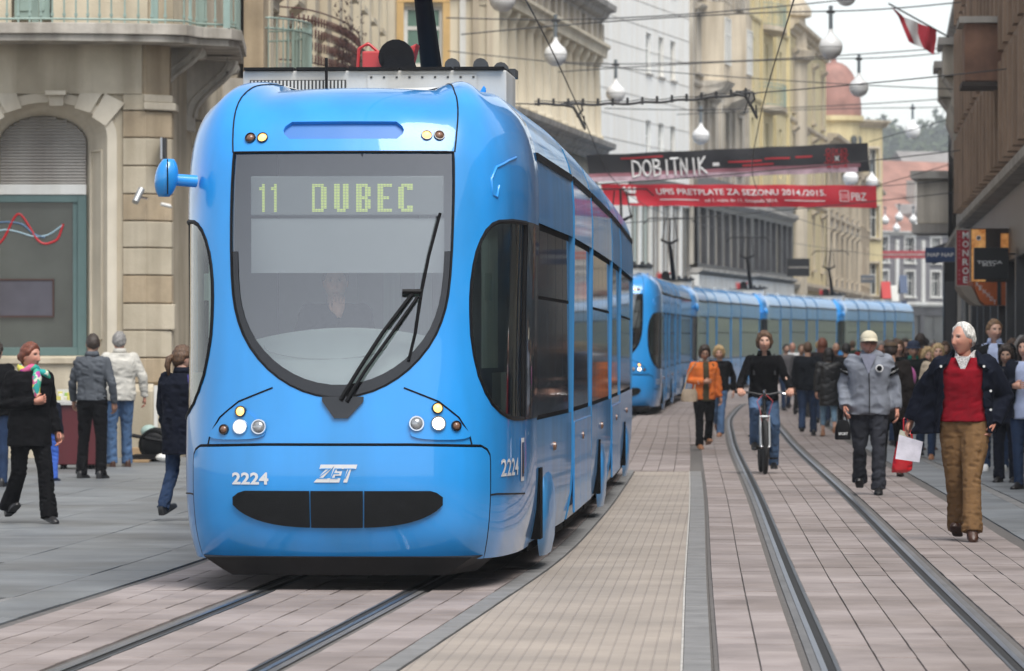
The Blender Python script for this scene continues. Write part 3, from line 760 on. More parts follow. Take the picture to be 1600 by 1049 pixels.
# --- the row beyond
E_, WE = grid_building('ornate_grey_building', (7.1, 204), (10.2, 223.5), 20, 'sooty grey ornate building with bay windows beside the white block', M_greystone, M_greystone, 4, 4, 1.5, 2.4, 8.9, 3.55, 4.4, None, pil=True, hood=True, lev=4)
for i in range(2):
    u = 5 + 8*i; m = MB(); m.loft([[(u - 1.6, .05, z), (u - 1.1, -.9, z), (u + 1.1, -.9, z), (u + 1.6, .05, z)] for z in (12.2, 15.4)]); o = m.build('bay', M_cream, E_)
    for k in range(3): window(o, u - 1.0 + k*.7, u - .4 + k*.7, 12.9, 14.8, -.96, M_whitepaint, M_paneL, 1, 2, fw=.05)
    m = MB(); m.loft([[(u - 1.8, .05, z), (u - 1.25, -1.1*k_, z), (u + 1.25, -1.1*k_, z), (u + 1.8, .05, z)] for z, k_ in ((11.5, .4), (11.9, .8), (12.2, 1.0))]); m.build('bay_corbel', M_greystone, o)
F_, WF = grid_building('yellow_building', (10.2, 223.6), (13.0, 242), 22, 'tall pale yellow building with green balcony next to the grey ornate one', M_yellow, M_yellow, 4, 3, 1.2, 2.3, 9.2, 3.6, 4.4, None, sur=False, pil=True, lev=3)
so = bowed_balcony(F_, 6, 12, 12.2, .9, 1.0, M_teal, 'balcony', 26, M_cream); so = bowed_balcony(F_, 6, 12, 15.8, .9, 1.0, M_teal, 'balcony', 20, M_cream)
# dark glazed first floor shared by the two: pilasters between tall panes
for root, W_ in ((E_, WE), (F_, WF)):
    nn = 7; gops = [(.4 + i*(W_ - .8)/nn + .28, .4 + (i+1)*(W_ - .8)/nn - .28, 4.75, 7.0) for i in range(nn)]
    wall(root, -.02, W_ + .02, 4.5, 8.3, gops, M_darkshop, y=-.30, dep=.35, name='dark_storey')
    for k, o in enumerate(gops): window(root, *o, -.1, M_concrete, M_paneL if k % 2 else M_cream, 1, 1, fw=.1, name='shop_window')
    ledge(root, -.02, W_ + .02, 7.2, .35, .55, M_concrete); ledge(root, -.02, W_ + .02, 4.35, .22, .5, M_concrete)
    MB().box(0, -.35, 0, W_, .0, 4.3).build('hoarding', M_whitepaint, root)
G_, WG = grid_building('cream_corner_building', (13.05, 242.2), (16.5, 269), 16.8, 'yellow and cream building with round turret left of the red dome', M_yellow, M_cream, 3, 4, 1.3, 2.6, 5.2, 3.7, 4.2, M_yellow, hood=True, lev=3)
m = MB(); m.lathe([(1.7, 0), (1.7, 15.0), (2.0, 15.2), (2.1, 15.6), (1.7, 15.7), (1.6, 17.2), (1.9, 17.3), (1.9, 17.6), (1.2, 18.6), (.5, 19.3), (.1, 20.4)], (6, 1.2, 0), 20); m.build('turret', M_cream, G_, smooth=35)
I_, WI = grid_building('grey_beige_building', (16.6, 269.5), (20.3, 300), 12.5, 'grey and beige facade with pilasters below the red dome', M_greystone, M_cream, 2, 6, 1.6, 2.2, 5.0, 3.6, 4.2, M_greystone, pil=True, hood=True, lev=2)
J_, WJ = grid_building('tan_building', (20.4, 300.5), (24.2, 339), 11.5, 'tan house front at the far bend of the street', M_tan, M_cream, 2, 6, 1.4, 2.2, 5.0, 3.5, 4.2, M_darkshop)
Dm, WDm = grid_building('domed_building', (19.6, 318), (23.3, 322), 15.5, 'yellow building crowned by a red ribbed dome', M_yellow, M_cream, 3, 3, 1.0, 2.0, 4.5, 3.6, 4.0, None, corn=.8)
dx_ = PX(1314, 320) - 19.6
m = MB(); m.lathe([(1.6, 13.0), (1.6, 15.2), (1.9, 15.3), (1.9, 15.6)], (dx_, .3, 0), 16); m.build('drum', M_yellow, Dm, smooth=35)
m = MB(); prof = [(1.75 * math.cos(t) ** .8 if t < 1.56 else .02, 15.6 + 3.4 * math.sin(t)) for t in np.linspace(0, 1.5, 10)]; m.lathe(prof + [(.12, 19.3), (.02, 20.2)], (dx_, .3, 0), 20); m.build('dome', M_copper, Dm, smooth=35)
for k in range(3): 
    m = MB(); m.lathe([(.28, -.02), (.28, .06), (.001, .06)], (dx_ - .9 + .9*k, -1.35 + abs(k-1)*.35, 14.1), 12, axis='y'); m.build('round_window', M_paneD, Dm)
K_, WK = grid_building('dark_street_end_building', (26, 402), (42, 420), 10.5, 'dark grey facade with white pilasters closing the far end of the street', pm('slate_grey_render', (.17, .165, .175), .8, .12, .6), M_whitepaint, 2, 7, 1.2, 2.0, 5.3, 2.7, 4.6, M_darkshop, pil=True, corn=.6, roof=(3.4, M_roofred))
for u_, y_ in ((4, 4), (9, 5), (15, 4), (20, 6)):
    MB().box(u_ - .5, y_, 11, u_ + .5, y_ + .8, 14.8).build('chimney', M_concrete, K_)
for u_ in (6, 12, 18):
    MB().prism([(u_ - .9, 11.2), (u_ + .9, 11.2), (u_ + .9, 12.0), (u_, 12.8), (u_ - .9, 12.0)], 1.5, 4.5).build('dormer', M_roofgrey, K_)
K2, WK2 = grid_building('red_roofed_house', (29, 440), (44, 452), 13.5, 'house with steep red tiled roof beyond the street end', M_beige2, M_cream, 2, 6, 1.2, 1.8, 6, 3.2, 4.5, None, corn=.6, roof=(4.2, M_roofred))
K3, WK3 = grid_building('grey_roofed_house', (38, 470), (52, 476), 15.0, 'house with grey gabled roof at the far right end', M_greystone, M_cream, 2, 5, 1.2, 1.8, 7, 3.2, 4.5, None, corn=.6, roof=(4.5, M_roofgrey))

# --- right-hand side of the street (frames run from far to near so that they face the road)
RA, WR = bld('brown_fin_building', (11.38, 127), (7.5, 66), 'brown building with rows of vertical fins along the right edge')
wall(RA, 0, WR, 0, 4.6, [(1.0 + 5.2*i, 5.6 + 5.2*i, .3, 3.3) for i in range(11)], M_darkshop, name='shopfront')
for i in range(11): window(RA, 1.0 + 5.2*i, 5.6 + 5.2*i, .3, 3.3, .15, M_iron, pm('blue_shop_glass', (.10, .15, .20), .06, .5, .5, spec=.8), 3, 1, fw=.09, name='shop_window')
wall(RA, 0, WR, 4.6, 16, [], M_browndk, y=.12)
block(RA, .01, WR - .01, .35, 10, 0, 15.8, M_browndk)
fin = None; u = .2; 
while u < WR:
    for z0, z1 in ((4.95, 6.75), (6.95, 9.4), (9.6, 12.2)):
        if fin is None or True:
            m = MB(); m.hexa([(-.13, .14, z0), (-.05, -.28, z0), (.05, -.28, z0), (.13, .14, z0), (-.13, .14, z1), (-.05, -.28, z1), (.05, -.28, z1), (.13, .14, z1)]) if fin is None else None
        key = ('fin', z0)
        if key not in WIN:
            m = MB(); m.hexa([(-.13, .14, z0), (.13, .14, z0), (.06, -.28, z0), (-.06, -.28, z0), (-.13, .14, z1), (.13, .14, z1), (.06, -.28, z1), (-.06, -.28, z1)]) if False else m
            m = MB(); m.hexa([(-.34, -.42, z0), (.34, -.42, z0), (.5, .14, z0), (-.5, .14, z0), (-.34, -.42, z1), (.34, -.42, z1), (.5, .14, z1), (-.5, .14, z1)])
            o = m.build('fin', M_brown, RA, bevel=.01); WIN[key] = o.data
        else: o = bpy.data.objects.new('fin', WIN[key]); COL.objects.link(o); o.parent = RA
        o.location = (u, 0, 0)
    u += 2.5
for z0 in (6.77, 9.42): MB().box(0, -.34, z0, WR, .14, z0 + .16).build('floor_band', M_brown, RA)
MB().mould(-.1, WR, [(.1, 4.62), (-.3, 4.62), (-.36, 4.66), (-.36, 4.82), (-.2, 4.9), (.1, 4.92)]).build('canopy', M_concrete, RA)
for (uu) in (9, 23, 37, 48): MB().box(uu, -.02, 4.6, uu + .5, .1, 12).build('stair_light', M_paneL, RA)
uu = 1.45
while uu < WR - 2:
    for z0, z1 in ((5.1, 6.6), (7.1, 9.2), (9.8, 12.0)):
        if int(uu * 1.7) % 3: MB().box(uu - .7, .07, z0, uu + .7, .115, z1).build('window_pane', M_paneL if int(uu) % 2 else M_paneD, RA)
    uu += 2.5
# boxed-in balcony
ub = 33.5
m = MB(); m.box(ub - .9, -1.0, 6.45, ub + .9, .1, 7.5); bo = m.build('boxed_balcony', M_rust, RA, bevel=.02)
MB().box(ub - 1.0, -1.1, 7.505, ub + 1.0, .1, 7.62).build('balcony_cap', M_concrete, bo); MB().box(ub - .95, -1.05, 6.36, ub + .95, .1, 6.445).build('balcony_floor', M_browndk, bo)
for uu in (22, 33, 40): 
    m = MB(); m.tube([(uu, -.3, 9.2), (uu + .1, -.95, 9.55)], .03, 6); m.tube([(uu, -.3, 9.6), (uu + .1, -.8, 9.5)], .02, 5); m.build('wall_bracket', M_iron, RA)
m = MB(); m.tube([(-.15, -.14, 0), (-.15, -.14, 15)], .09, 10); m.build('downpipe', M_galv, RA, smooth=40)
MB().box(-.3, -.28, 5.3, 0, -.02, 5.75).build('pipe_box', M_concrete, RA)

RB, WRB = bld('ornate_right_building', (13.65, 157), (11.5, 127.4), 'dark ornate stone building with projecting cornices right of the flag')
wall(RB, 0, WRB, 0, 16, [(1.5 + 4*i, 2.9 + 4*i, z, z + 2.2) for i in range(7) for z in (4.6, 10.2)], M_greystone)
for i in range(7):
    for z in (4.6, 10.2): window(RB, 1.5 + 4*i, 2.9 + 4*i, z, z + 2.2, .15, M_whitepaint, M_paneD)
block(RB, .01, WRB - .01, .26, 9, 0, 15.9, M_greystone)
for uu in (13.0, 24.0):
    m = MB(); m.box(uu - 1.6, -.72, 8.5, uu + 1.6, .05, 9.3); o = m.build('stone_balcony', M_greystone, RB, bevel=.03)
    MB().box(uu - 1.75, -.85, 9.31, uu + 1.75, .05, 9.5).build('balcony_cap', M_concrete, o)
    m = MB(); m.loft([[(uu - 1.4, .05, z), (uu - 1.4, -y_, z), (uu + 1.4, -y_, z), (uu + 1.4, .05, z)] for z, y_ in ((6.6, .06), (7.0, .35), (7.4, .3), (7.8, .5), (8.2, .47), (8.48, .68))]); m.build('corbel', M_greystone, o)
cornice(RB, -.2, WRB + .1, 4.2, M_greystone, .7); cornice(RB, -.2, WRB + .1, 10.0, M_concrete, .8)
RC, WRC = bld('low_dark_right_building', (17.4, 188), (13.4, 157.3), 'grey house with stone bay and dark awning at the bend on the right')
wall(RC, 0, WRC, 0, 8.2, [(1.5 + 4*i, 2.9 + 4*i, 4.9, 6.8) for i in range(7)], M_concrete); block(RC, .01, WRC - .01, .26, 9, 0, 8.1, M_concrete)
for i in range(7): window(RC, 1.5 + 4*i, 2.9 + 4*i, 4.9, 6.8, .15, M_whitepaint, M_paneD)
m = MB(); m.box(24.6, -1.1, 5.3, 28.2, .05, 6.7); o = m.build('stone_bay', M_greystone, RC, bevel=.03); MB().box(24.4, -1.3, 6.71, 28.4, .05, 6.95).build('bay_cap', M_concrete, o); MB().box(24.4, -1.25, 5.0, 28.4, .05, 5.29).build('bay_floor', M_concrete, o)
MB().mould(24, 28.5, [(0, 4.75), (-.8, 4.5), (-.8, 4.1), (-.75, 4.1), (0, 4.35)]).build('awning', M_darkshop, RC)
RD, WRD = grid_building('far_right_building', (27, 238), (17.6, 188.5), 7.6, 'far grey house on the right beside the last tram', M_greystone, M_concrete, 1, 9, 1.3, 1.9, 4.7, 3.0, 4.0, M_darkshop)
RE, WRE = grid_building('unseen_bend_building', (72, 362), (27.2, 239), 15, 'unseen tall grey house around the bend, added to darken tram reflections', M_greystone, M_concrete, 3, 12, 1.3, 2.0, 4.9, 3.3, 4.0, M_darkshop)  # out of view; added so the far trams mirror a dark wall
# unseen house added for the tram side to mirror, kept low for the sun
for nm, p0, p1, H, mt, lb in (('unseen_reflection_house', (7.6, 65.8), (7.4, 12), 6.5, M_greystone, 'unseen low grey house on the right, added for reflections in the near tram'),):
    grid_building(nm, p0, p1, H, lb, mt, mt, 3 if H > 8 else 0, 7, 1.4, 2.2, 5.2, 3.6, 4.4, M_darkshop, corn=.8)

# --- wooded hill far away
def leafmat():
    m, n, l, bs = nt('hill_foliage')
    geo = n.new('ShaderNodeNewGeometry'); no = n.new('ShaderNodeTexNoise'); no.inputs['Scale'].default_value = .05; no.inputs['Detail'].default_value = 6; l.new(geo.outputs['Position'], no.inputs['Vector'])
    rp = n.new('ShaderNodeValToRGB'); rp.color_ramp.elements[0].color = (.03, .055, .022, 1); rp.color_ramp.elements[1].color = (.085, .115, .04, 1); rp.color_ramp.elements[0].position = .35; rp.color_ramp.elements[1].position = .65
    l.new(no.outputs['Fac'], rp.inputs[0]); l.new(rp.outputs[0], bs.inputs['Base Color']); bs.inputs['Roughness'].default_value = .8
    return m
M_hill = leafmat()
m = MB(); n_ = 60
def hill_h(x): return 58 + 6*math.sin(x/55.0 + .6) + 5*math.sin(x/21.0) - .00022*(x - 130)**2
for yk, k in ((1150, .0), (1350, .72), (1500, 1.0), (1900, .6)): pass
rows = [[(-60 + 420*i/n_, y, max(0.0, hill_h(-60 + 420*i/n_) * k)) for i in range(n_ + 1)] for y, k in ((1000, 0.), (1200, .5), (1350, .82), (1500, 1.0), (1900, .5))]
m.loft(rows, closed=False); hill = m.build('hill', M_hill, None, smooth=60, kind='structure')
# a wood that reads as one mass: leaf clumps over the crest
m = MB(); rnd = random.Random(3)
for t in range(260):
    x = rnd.uniform(95, 145) if t < 170 else rnd.uniform(60, 200); y = rnd.uniform(1180, 1500); k = np.interp(y, [1000, 1200, 1350, 1500], [0, .5, .82, 1.0]); z0 = hill_h(x) * k
    H = rnd.uniform(7, 13); slim = rnd.random() < .08
    rw = H * (.16 if slim else rnd.uniform(.36, .5))
    for q in range(60):
        a, b = rnd.uniform(0, 6.28), rnd.random() ** .5; f = rnd.random(); rad = rw * b * math.sin(math.pi * (.12 + .85*f)) ** (.6 if not slim else .9)
        cx, cy, cz_ = x + rad*math.cos(a), y + rad*math.sin(a)*.6, z0 + H*(.1 + f)
        s = rnd.uniform(.5, 1.1)
        for w_ in range(2):
            d1 = Vector((rnd.gauss(0, 1), rnd.gauss(0, 1), rnd.gauss(0, 1))).normalized()*s; d2 = Vector((rnd.gauss(0, 1), rnd.gauss(0, 1), rnd.gauss(0, 1))).normalized()*s; c = Vector((cx, cy, cz_))
            m.add([tuple(c - d1), tuple(c + d2), tuple(c + d1), tuple(c - d2)], [(0, 1, 2, 3)])
w = m.build('hill_wood', M_hill, None, kind='stuff'); w['label'] = 'hazy green wood on the far hill beyond the roofs'; w['category'] = 'wood'
# ---------------------------------------------------------------- trams
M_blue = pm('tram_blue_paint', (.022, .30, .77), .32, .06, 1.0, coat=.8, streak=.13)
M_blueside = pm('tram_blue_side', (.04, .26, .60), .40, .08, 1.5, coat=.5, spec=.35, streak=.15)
M_bluelow = pm('tram_blue_recess', (.03, .16, .46), .45, .05, 1.0)
M_black = pm('black_rubber', (.005, .005, .006), .6, .2, 6, bump=.001, bscale=80, spec=.2)
M_blackgl = pm('black_gloss', (.008, .008, .009), .12, .1, 3, coat=.5)
M_under = pm('underframe', (.004, .004, .004), .9, .3, 5, spec=.1)
M_bumper = pm('bumper_plastic', (.006, .007, .008), .5, .2, 12, bump=.001, bscale=120, spec=.22)
M_skirt = pm('grey_skirt', (.016, .016, .017), .65, .15, 4, spec=.2)
M_wscreen = glassmat('windscreen_glass', (.93, .97, .96), .17)
def tinted(name, col, k):
    m, n, l, b = nt(name); n.remove(b); df = n.new('ShaderNodeBsdfDiffuse'); gl = n.new('ShaderNodeBsdfGlossy'); gl.inputs['Roughness'].default_value = .04; mx = n.new('ShaderNodeMixShader')
    geo = n.new('ShaderNodeNewGeometry'); no = n.new('ShaderNodeTexNoise'); no.inputs['Scale'].default_value = 2.5; l.new(geo.outputs['Position'], no.inputs['Vector']); rp = n.new('ShaderNodeValToRGB'); rp.color_ramp.elements[0].color = tuple(.5*c for c in col) + (1,); rp.color_ramp.elements[1].color = tuple(1.8*c for c in col) + (1,); l.new(no.outputs['Fac'], rp.inputs[0]); l.new(rp.outputs[0], df.inputs[0])
    fr = n.new('ShaderNodeFresnel'); fr.inputs['IOR'].default_value = 1.45; mu = n.new('ShaderNodeMath'); mu.operation = 'MULTIPLY'; mu.inputs[1].default_value = k; l.new(fr.outputs[0], mu.inputs[0]); l.new(mu.outputs[0], mx.inputs[0]); l.new(df.outputs[0], mx.inputs[1]); l.new(gl.outputs[0], mx.inputs[2]); l.new(mx.outputs[0], n['Material Output'].inputs['Surface']); return m
M_sideglass = tinted('tinted_side_glass', (.04, .048, .056), .95)
M_qglass = glassmat('cab_side_glass', (.88, .95, .91), .05)
M_dash = pm('mint_dashboard', (.80, .90, .86), .5, .04, 2)
M_blind = pm('cab_blind', (.50, .53, .54), .7, .04, 2)
M_cab = pm('cab_interior', (.46, .49, .49), .8, .15, 2)
M_cabdk = pm('cab_dark', (.05, .055, .06), .8, .2, 2)
M_curtain = pm('cab_curtain', (.62, .74, .68), .8, .1, 6, stretch=(6, 6, .2))
M_led = pm('led_dots', (.62, .74, .20), .5, .02, 1, emit=.20)
M_ledoff = pm('led_board', (.30, .325, .335), .5, .05, 2)
M_roofbox = pm('roof_box_grey', (.56, .555, .53), .6, .1, 2, streak=.2)
M_silver = pm('silver_lettering', (.66, .67, .68), .4, .03, 2)
M_chrome = pm('lamp_chrome', (.75, .76, .78), .12, .1, 8, metal=1.0)
M_lampon = pm('lit_headlamp', (1.0, .93, .78), .2, .02, 1, emit=1.5)
M_amberon = pm('lit_amber_lamp', (1.0, .50, .14), .3, .05, 1, emit=1.0)
M_amberoff = pm('unlit_amber_lamp', (.20, .10, .06), .2, .2, 20, coat=.6)
M_lens = pm('clear_lamp_lens', (.36, .38, .40), .12, .35, 30, coat=1.0, metal=.4)
M_bellow = pm('bellows_rubber', (.02, .02, .022), .8, .2, 5)
M_redpart = pm('red_lacquer', (.52, .05, .05), .4, .1, 2)
M_grille = pm('grille_dark', (.05, .05, .05), .7, .1, 2)

PLAN = np.array([(0, 0), (.3, .012), (.55, .04), (.70, .078), (.80, .125), (.89, .20), (.97, .32), (1.05, .55), (1.10, .9), (1.135, 1.35), (1.15, 1.9), (1.15, 2.6)])
_f = pchip(PLAN[:, 0][:-1], PLAN[:, 1][:-1])
def _dense():
    t = np.linspace(0, len(PLAN) - 1, 240); ti = np.arange(len(PLAN))
    fx, fy = pchip(ti, PLAN[:, 0]), pchip(ti, PLAN[:, 1])
    P = np.array([(fx(a), fy(a)) for a in t]); P[-1] = PLAN[-1]
    s = np.concatenate([[0], np.cumsum(np.hypot(*np.diff(P, axis=0).T))]); return P, s
_P, _S = _dense(); S_MAX = float(_S[-1])
PROF = np.array([  # v, z, set-back of the nose, width factor
 (.20, .20, .12, .945), (.35, .35, .045, .975), (.55, .55, .01, .995), (.75, .75, 0, 1.0), (.95, .95, .012, 1.0), (1.25, 1.25, .05, 1.0), (1.6, 1.6, .105, 1.0), (2.0, 2.0, .17, 1.004), (2.4, 2.4, .245, 1.01),
 (2.7, 2.7, .315, 1.01), (2.9, 2.9, .375, .998), (3.05, 3.04, .445, .972), (3.2, 3.165, .56, .928), (3.35, 3.255, .74, .862), (3.5, 3.31, .98, .81), (3.7, 3.345, 1.36, .745), (3.9, 3.36, 1.8, .68)])
_pz, _py, _pw = [pchip(PROF[:, 0], PROF[:, k]) for k in (1, 2, 3)]
_vd = np.linspace(.2, 3.9, 400); _zd, _yd, _wd = [np.array([f(v) for v in _vd]) for f in (_pz, _py, _pw)]
def SURF(s, v):
    s = np.asarray(s, float); v = np.asarray(v, float); a = np.abs(s)
    x = np.interp(a, _S, _P[:, 0]); y = np.interp(a, _S, _P[:, 1])
    extra = np.maximum(0, a - S_MAX); y = y + extra
    z = np.interp(v, _vd, _zd); yo = np.interp(v, _vd, _yd); w = np.interp(v, _vd, _wd)
    fade = np.clip((2.55 - y) / 2.45, 0, 1); fade = fade * fade * (3 - 2*fade)
    k = np.clip((v - 2.95) / .45, 0, 1); ear = .055 * np.exp(-((a - 1.0) / .20) ** 2) * k * k * (3 - 2*k)
    crown = -.02 * (a / .75) ** 2 * k * (a < .9)
    return np.stack([np.sign(s) * x * w, y + yo * fade, z + ear + np.where(a < .75, crown, 0)], -1)
def SNORM(s, v, e=.004):
    s = np.asarray(s, float); v = np.asarray(v, float)
    n = np.cross(SURF(s + e, v) - SURF(s - e, v), SURF(s, v + e) - SURF(s, v - e)); n /= np.linalg.norm(n, axis=-1, keepdims=True) + 1e-12
    return n
_q = SNORM(np.array([0.]), np.array([1.0]))
NS = -1.0 if _q[0, 1] > 0 else 1.0
def SP(s, v, off=0.0): return SURF(s, v) + NS * SNORM(s, v) * np.asarray(off)[..., None]
def inside(poly, pts):
    poly = np.asarray(poly); x, y = pts[:, 0], pts[:, 1]; c = np.zeros(len(pts), bool); n = len(poly); j = n - 1
    for i in range(n):
        xi, yi = poly[i]; xj, yj = poly[j]
        with np.errstate(divide='ignore', invalid='ignore'):
            t = ((yi > y) != (yj > y)) & (x < (xj - xi) * (y - yi) / (yj - yi + 1e-15) + xi)
        c ^= t; j = i
    return c
def densify(poly, d):
    out = []
    for i in range(len(poly)):
        a, b = np.array(poly[i], float), np.array(poly[(i+1) % len(poly)], float); k = max(1, int(math.ceil(np.linalg.norm(b - a) / d)))
        out += [tuple(a + (b - a) * j / k) for j in range(k)]
    return out
def smooth_poly(poly, sharp=(), n=2):
    """chaikin rounding, keeping the listed corners"""
    pts = [(tuple(p), i in sharp) for i, p in enumerate(poly)]
    for _ in range(n):
        out = []
        for i, (p, sh) in enumerate(pts):
            if sh: out.append((p, True)); continue
            a, b = np.array(pts[i-1][0]), np.array(pts[(i+1) % len(pts)][0]); p = np.array(p)
            out += [(tuple(p*.75 + a*.25), False), (tuple(p*.75 + b*.25), False)]
        pts = out
    return [p for p, _ in pts]
REG = {}
def region(key, outline, holes=(), off=0.0, rim=.03, d=.07):
    """a panel cut out of the nose surface: triangulated in (s, v), mapped on to it, with turned-in edges"""
    if key in REG: return REG[key]
    ol = densify(outline, d); hs = [densify(h, d) for h in holes]
    pts = []; edges = []
    for loop in [ol] + hs:
        o = len(pts); pts += loop; edges += [(o + i, o + (i+1) % len(loop)) for i in range(len(loop))]
    A_ = np.array(ol); lo, hi = A_.min(0), A_.max(0)
    gx, gy = np.meshgrid(np.arange(lo[0] + d*.5, hi[0], d), np.arange(lo[1] + d*.5, hi[1], d)); gp = np.stack([gx.ravel(), gy.ravel()], -1)
    ok = inside(ol, gp)
    for h in hs: ok &= ~inside(h, gp)
    allb = np.array(pts); gp = gp[ok]
    if len(gp):
        dist = np.array([np.min(np.hypot(*(allb - q).T)) for q in gp]); gp = gp[dist > d*.45]
    V2, E2, F2, *_ = delaunay_2d_cdt([Vector(p) for p in pts] + [Vector(p) for p in gp], edges, [], 0, 1e-6)
    V2 = np.array([p[:] for p in V2]); F2 = np.array([tuple(f) for f in F2]); cen = V2[F2].mean(1)
    ok = inside(ol, cen)
    for h in hs: ok &= ~inside(h, cen)
    F2 = F2[ok]
    P3 = SP(V2[:, 0], V2[:, 1], np.full(len(V2), off))
    vs = [tuple(p) for p in P3]; fs = [tuple(int(i) for i in f) for f in F2]
    if rim:
        for loop in [ol] + hs:
            L = np.array(loop); o = len(vs); n = len(L)
            vs += [tuple(p) for p in SP(L[:, 0], L[:, 1], np.full(n, off))] + [tuple(p) for p in SP(L[:, 0], L[:, 1], np.full(n, off - rim))]
            fs += [(o + i, o + (i+1) % n, o + n + (i+1) % n, o + n + i) for i in range(n)]
    REG[key] = (vs, fs); return REG[key]
def on_surf(path, off=0.0, d=.05, closed=False):
    p = np.array(path, float); out = [p[0]]
    for i in range(len(p) - 1):
        k = max(1, int(np.linalg.norm(p[i+1] - p[i]) / d)); out += [p[i] + (p[i+1] - p[i]) * (j+1) / k for j in range(k)]
    out = np.array(out); return [tuple(q) for q in SP(out[:, 0], out[:, 1], np.full(len(out), off))]
def FX(px): return (px - 527) / 240.0
def FZ(py): return 1.58 + (545 - py) / 240.0 

WS = [(-.735, 2.875), (.735, 2.875), (.735, 2.3), (.722, 1.98), (.69, 1.80), (.62, 1.63), (.50, 1.475), (.355, 1.36), (.19, 1.285), (0, 1.255), (-.19, 1.285), (-.355, 1.36), (-.50, 1.475), (-.62, 1.63), (-.69, 1.80), (-.722, 1.98), (-.735, 2.3)]
WS = smooth_poly(WS, sharp=(0, 1), n=1)
QW = [(2.12, 2.43), (1.22, 2.43), (1.03, 2.39), (.93, 2.26), (.885, 2.08), (.875, 1.86), (.895, 1.6), (.98, 1.34), (1.16, 1.18), (1.5, 1.115), (2.12, 1.11)]
QW = smooth_poly(QW, sharp=(0, 10), n=1)
QWL = [(-s, v) for s, v in QW][::-1]
SLOT = [(-.36, 2.965), (.36, 2.965), (.40, 3.0), (.41, 3.03), (.40, 3.06), (.36, 3.095), (-.36, 3.095), (-.40, 3.06), (-.41, 3.03), (-.40, 3.0)]
BUMP = smooth_poly([(-1.075, .205), (1.075, .205), (1.075, .82), (1.06, .90), (.95, .945), (-.95, .945), (-1.06, .90), (-1.075, .82)], sharp=(0, 1), n=1)
def inset(poly, k):
    p = np.array(poly); c = p.mean(0); return [tuple(c + (q - c) * (1 - k / np.linalg.norm(q - c))) for q in p]
OUTER = [(-S_MAX, .2), (S_MAX, .2), (S_MAX, 3.9), (-S_MAX, 3.9)]
BUMPH = [(-1.08, .2), (1.08, .2)] + [(s * 1.003, v + .004) for s, v in BUMP[2:]]
BUMPH = smooth_poly([(-1.087, .19), (1.087, .19), (1.087, .82), (1.072, .912), (.95, .957), (-.95, .957), (-1.072, .912), (-1.087, .82)], sharp=(0, 1), n=1)

GLY = {'1': "00100 01100 00100 00100 00100 00100 00100 00100 00100", 'D': "11110 10011 10011 10011 10011 10011 10011 10011 11110", 'U': "11011 11011 11011 11011 11011 11011 11011 11011 01110",
       'B': "11110 11011 11011 11011 11110 11011 11011 11011 11110", 'E': "11111 11000 11000 11000 11110 11000 11000 11000 11111", 'C': "01111 11011 11000 11000 11000 11000 11000 11011 01111"}

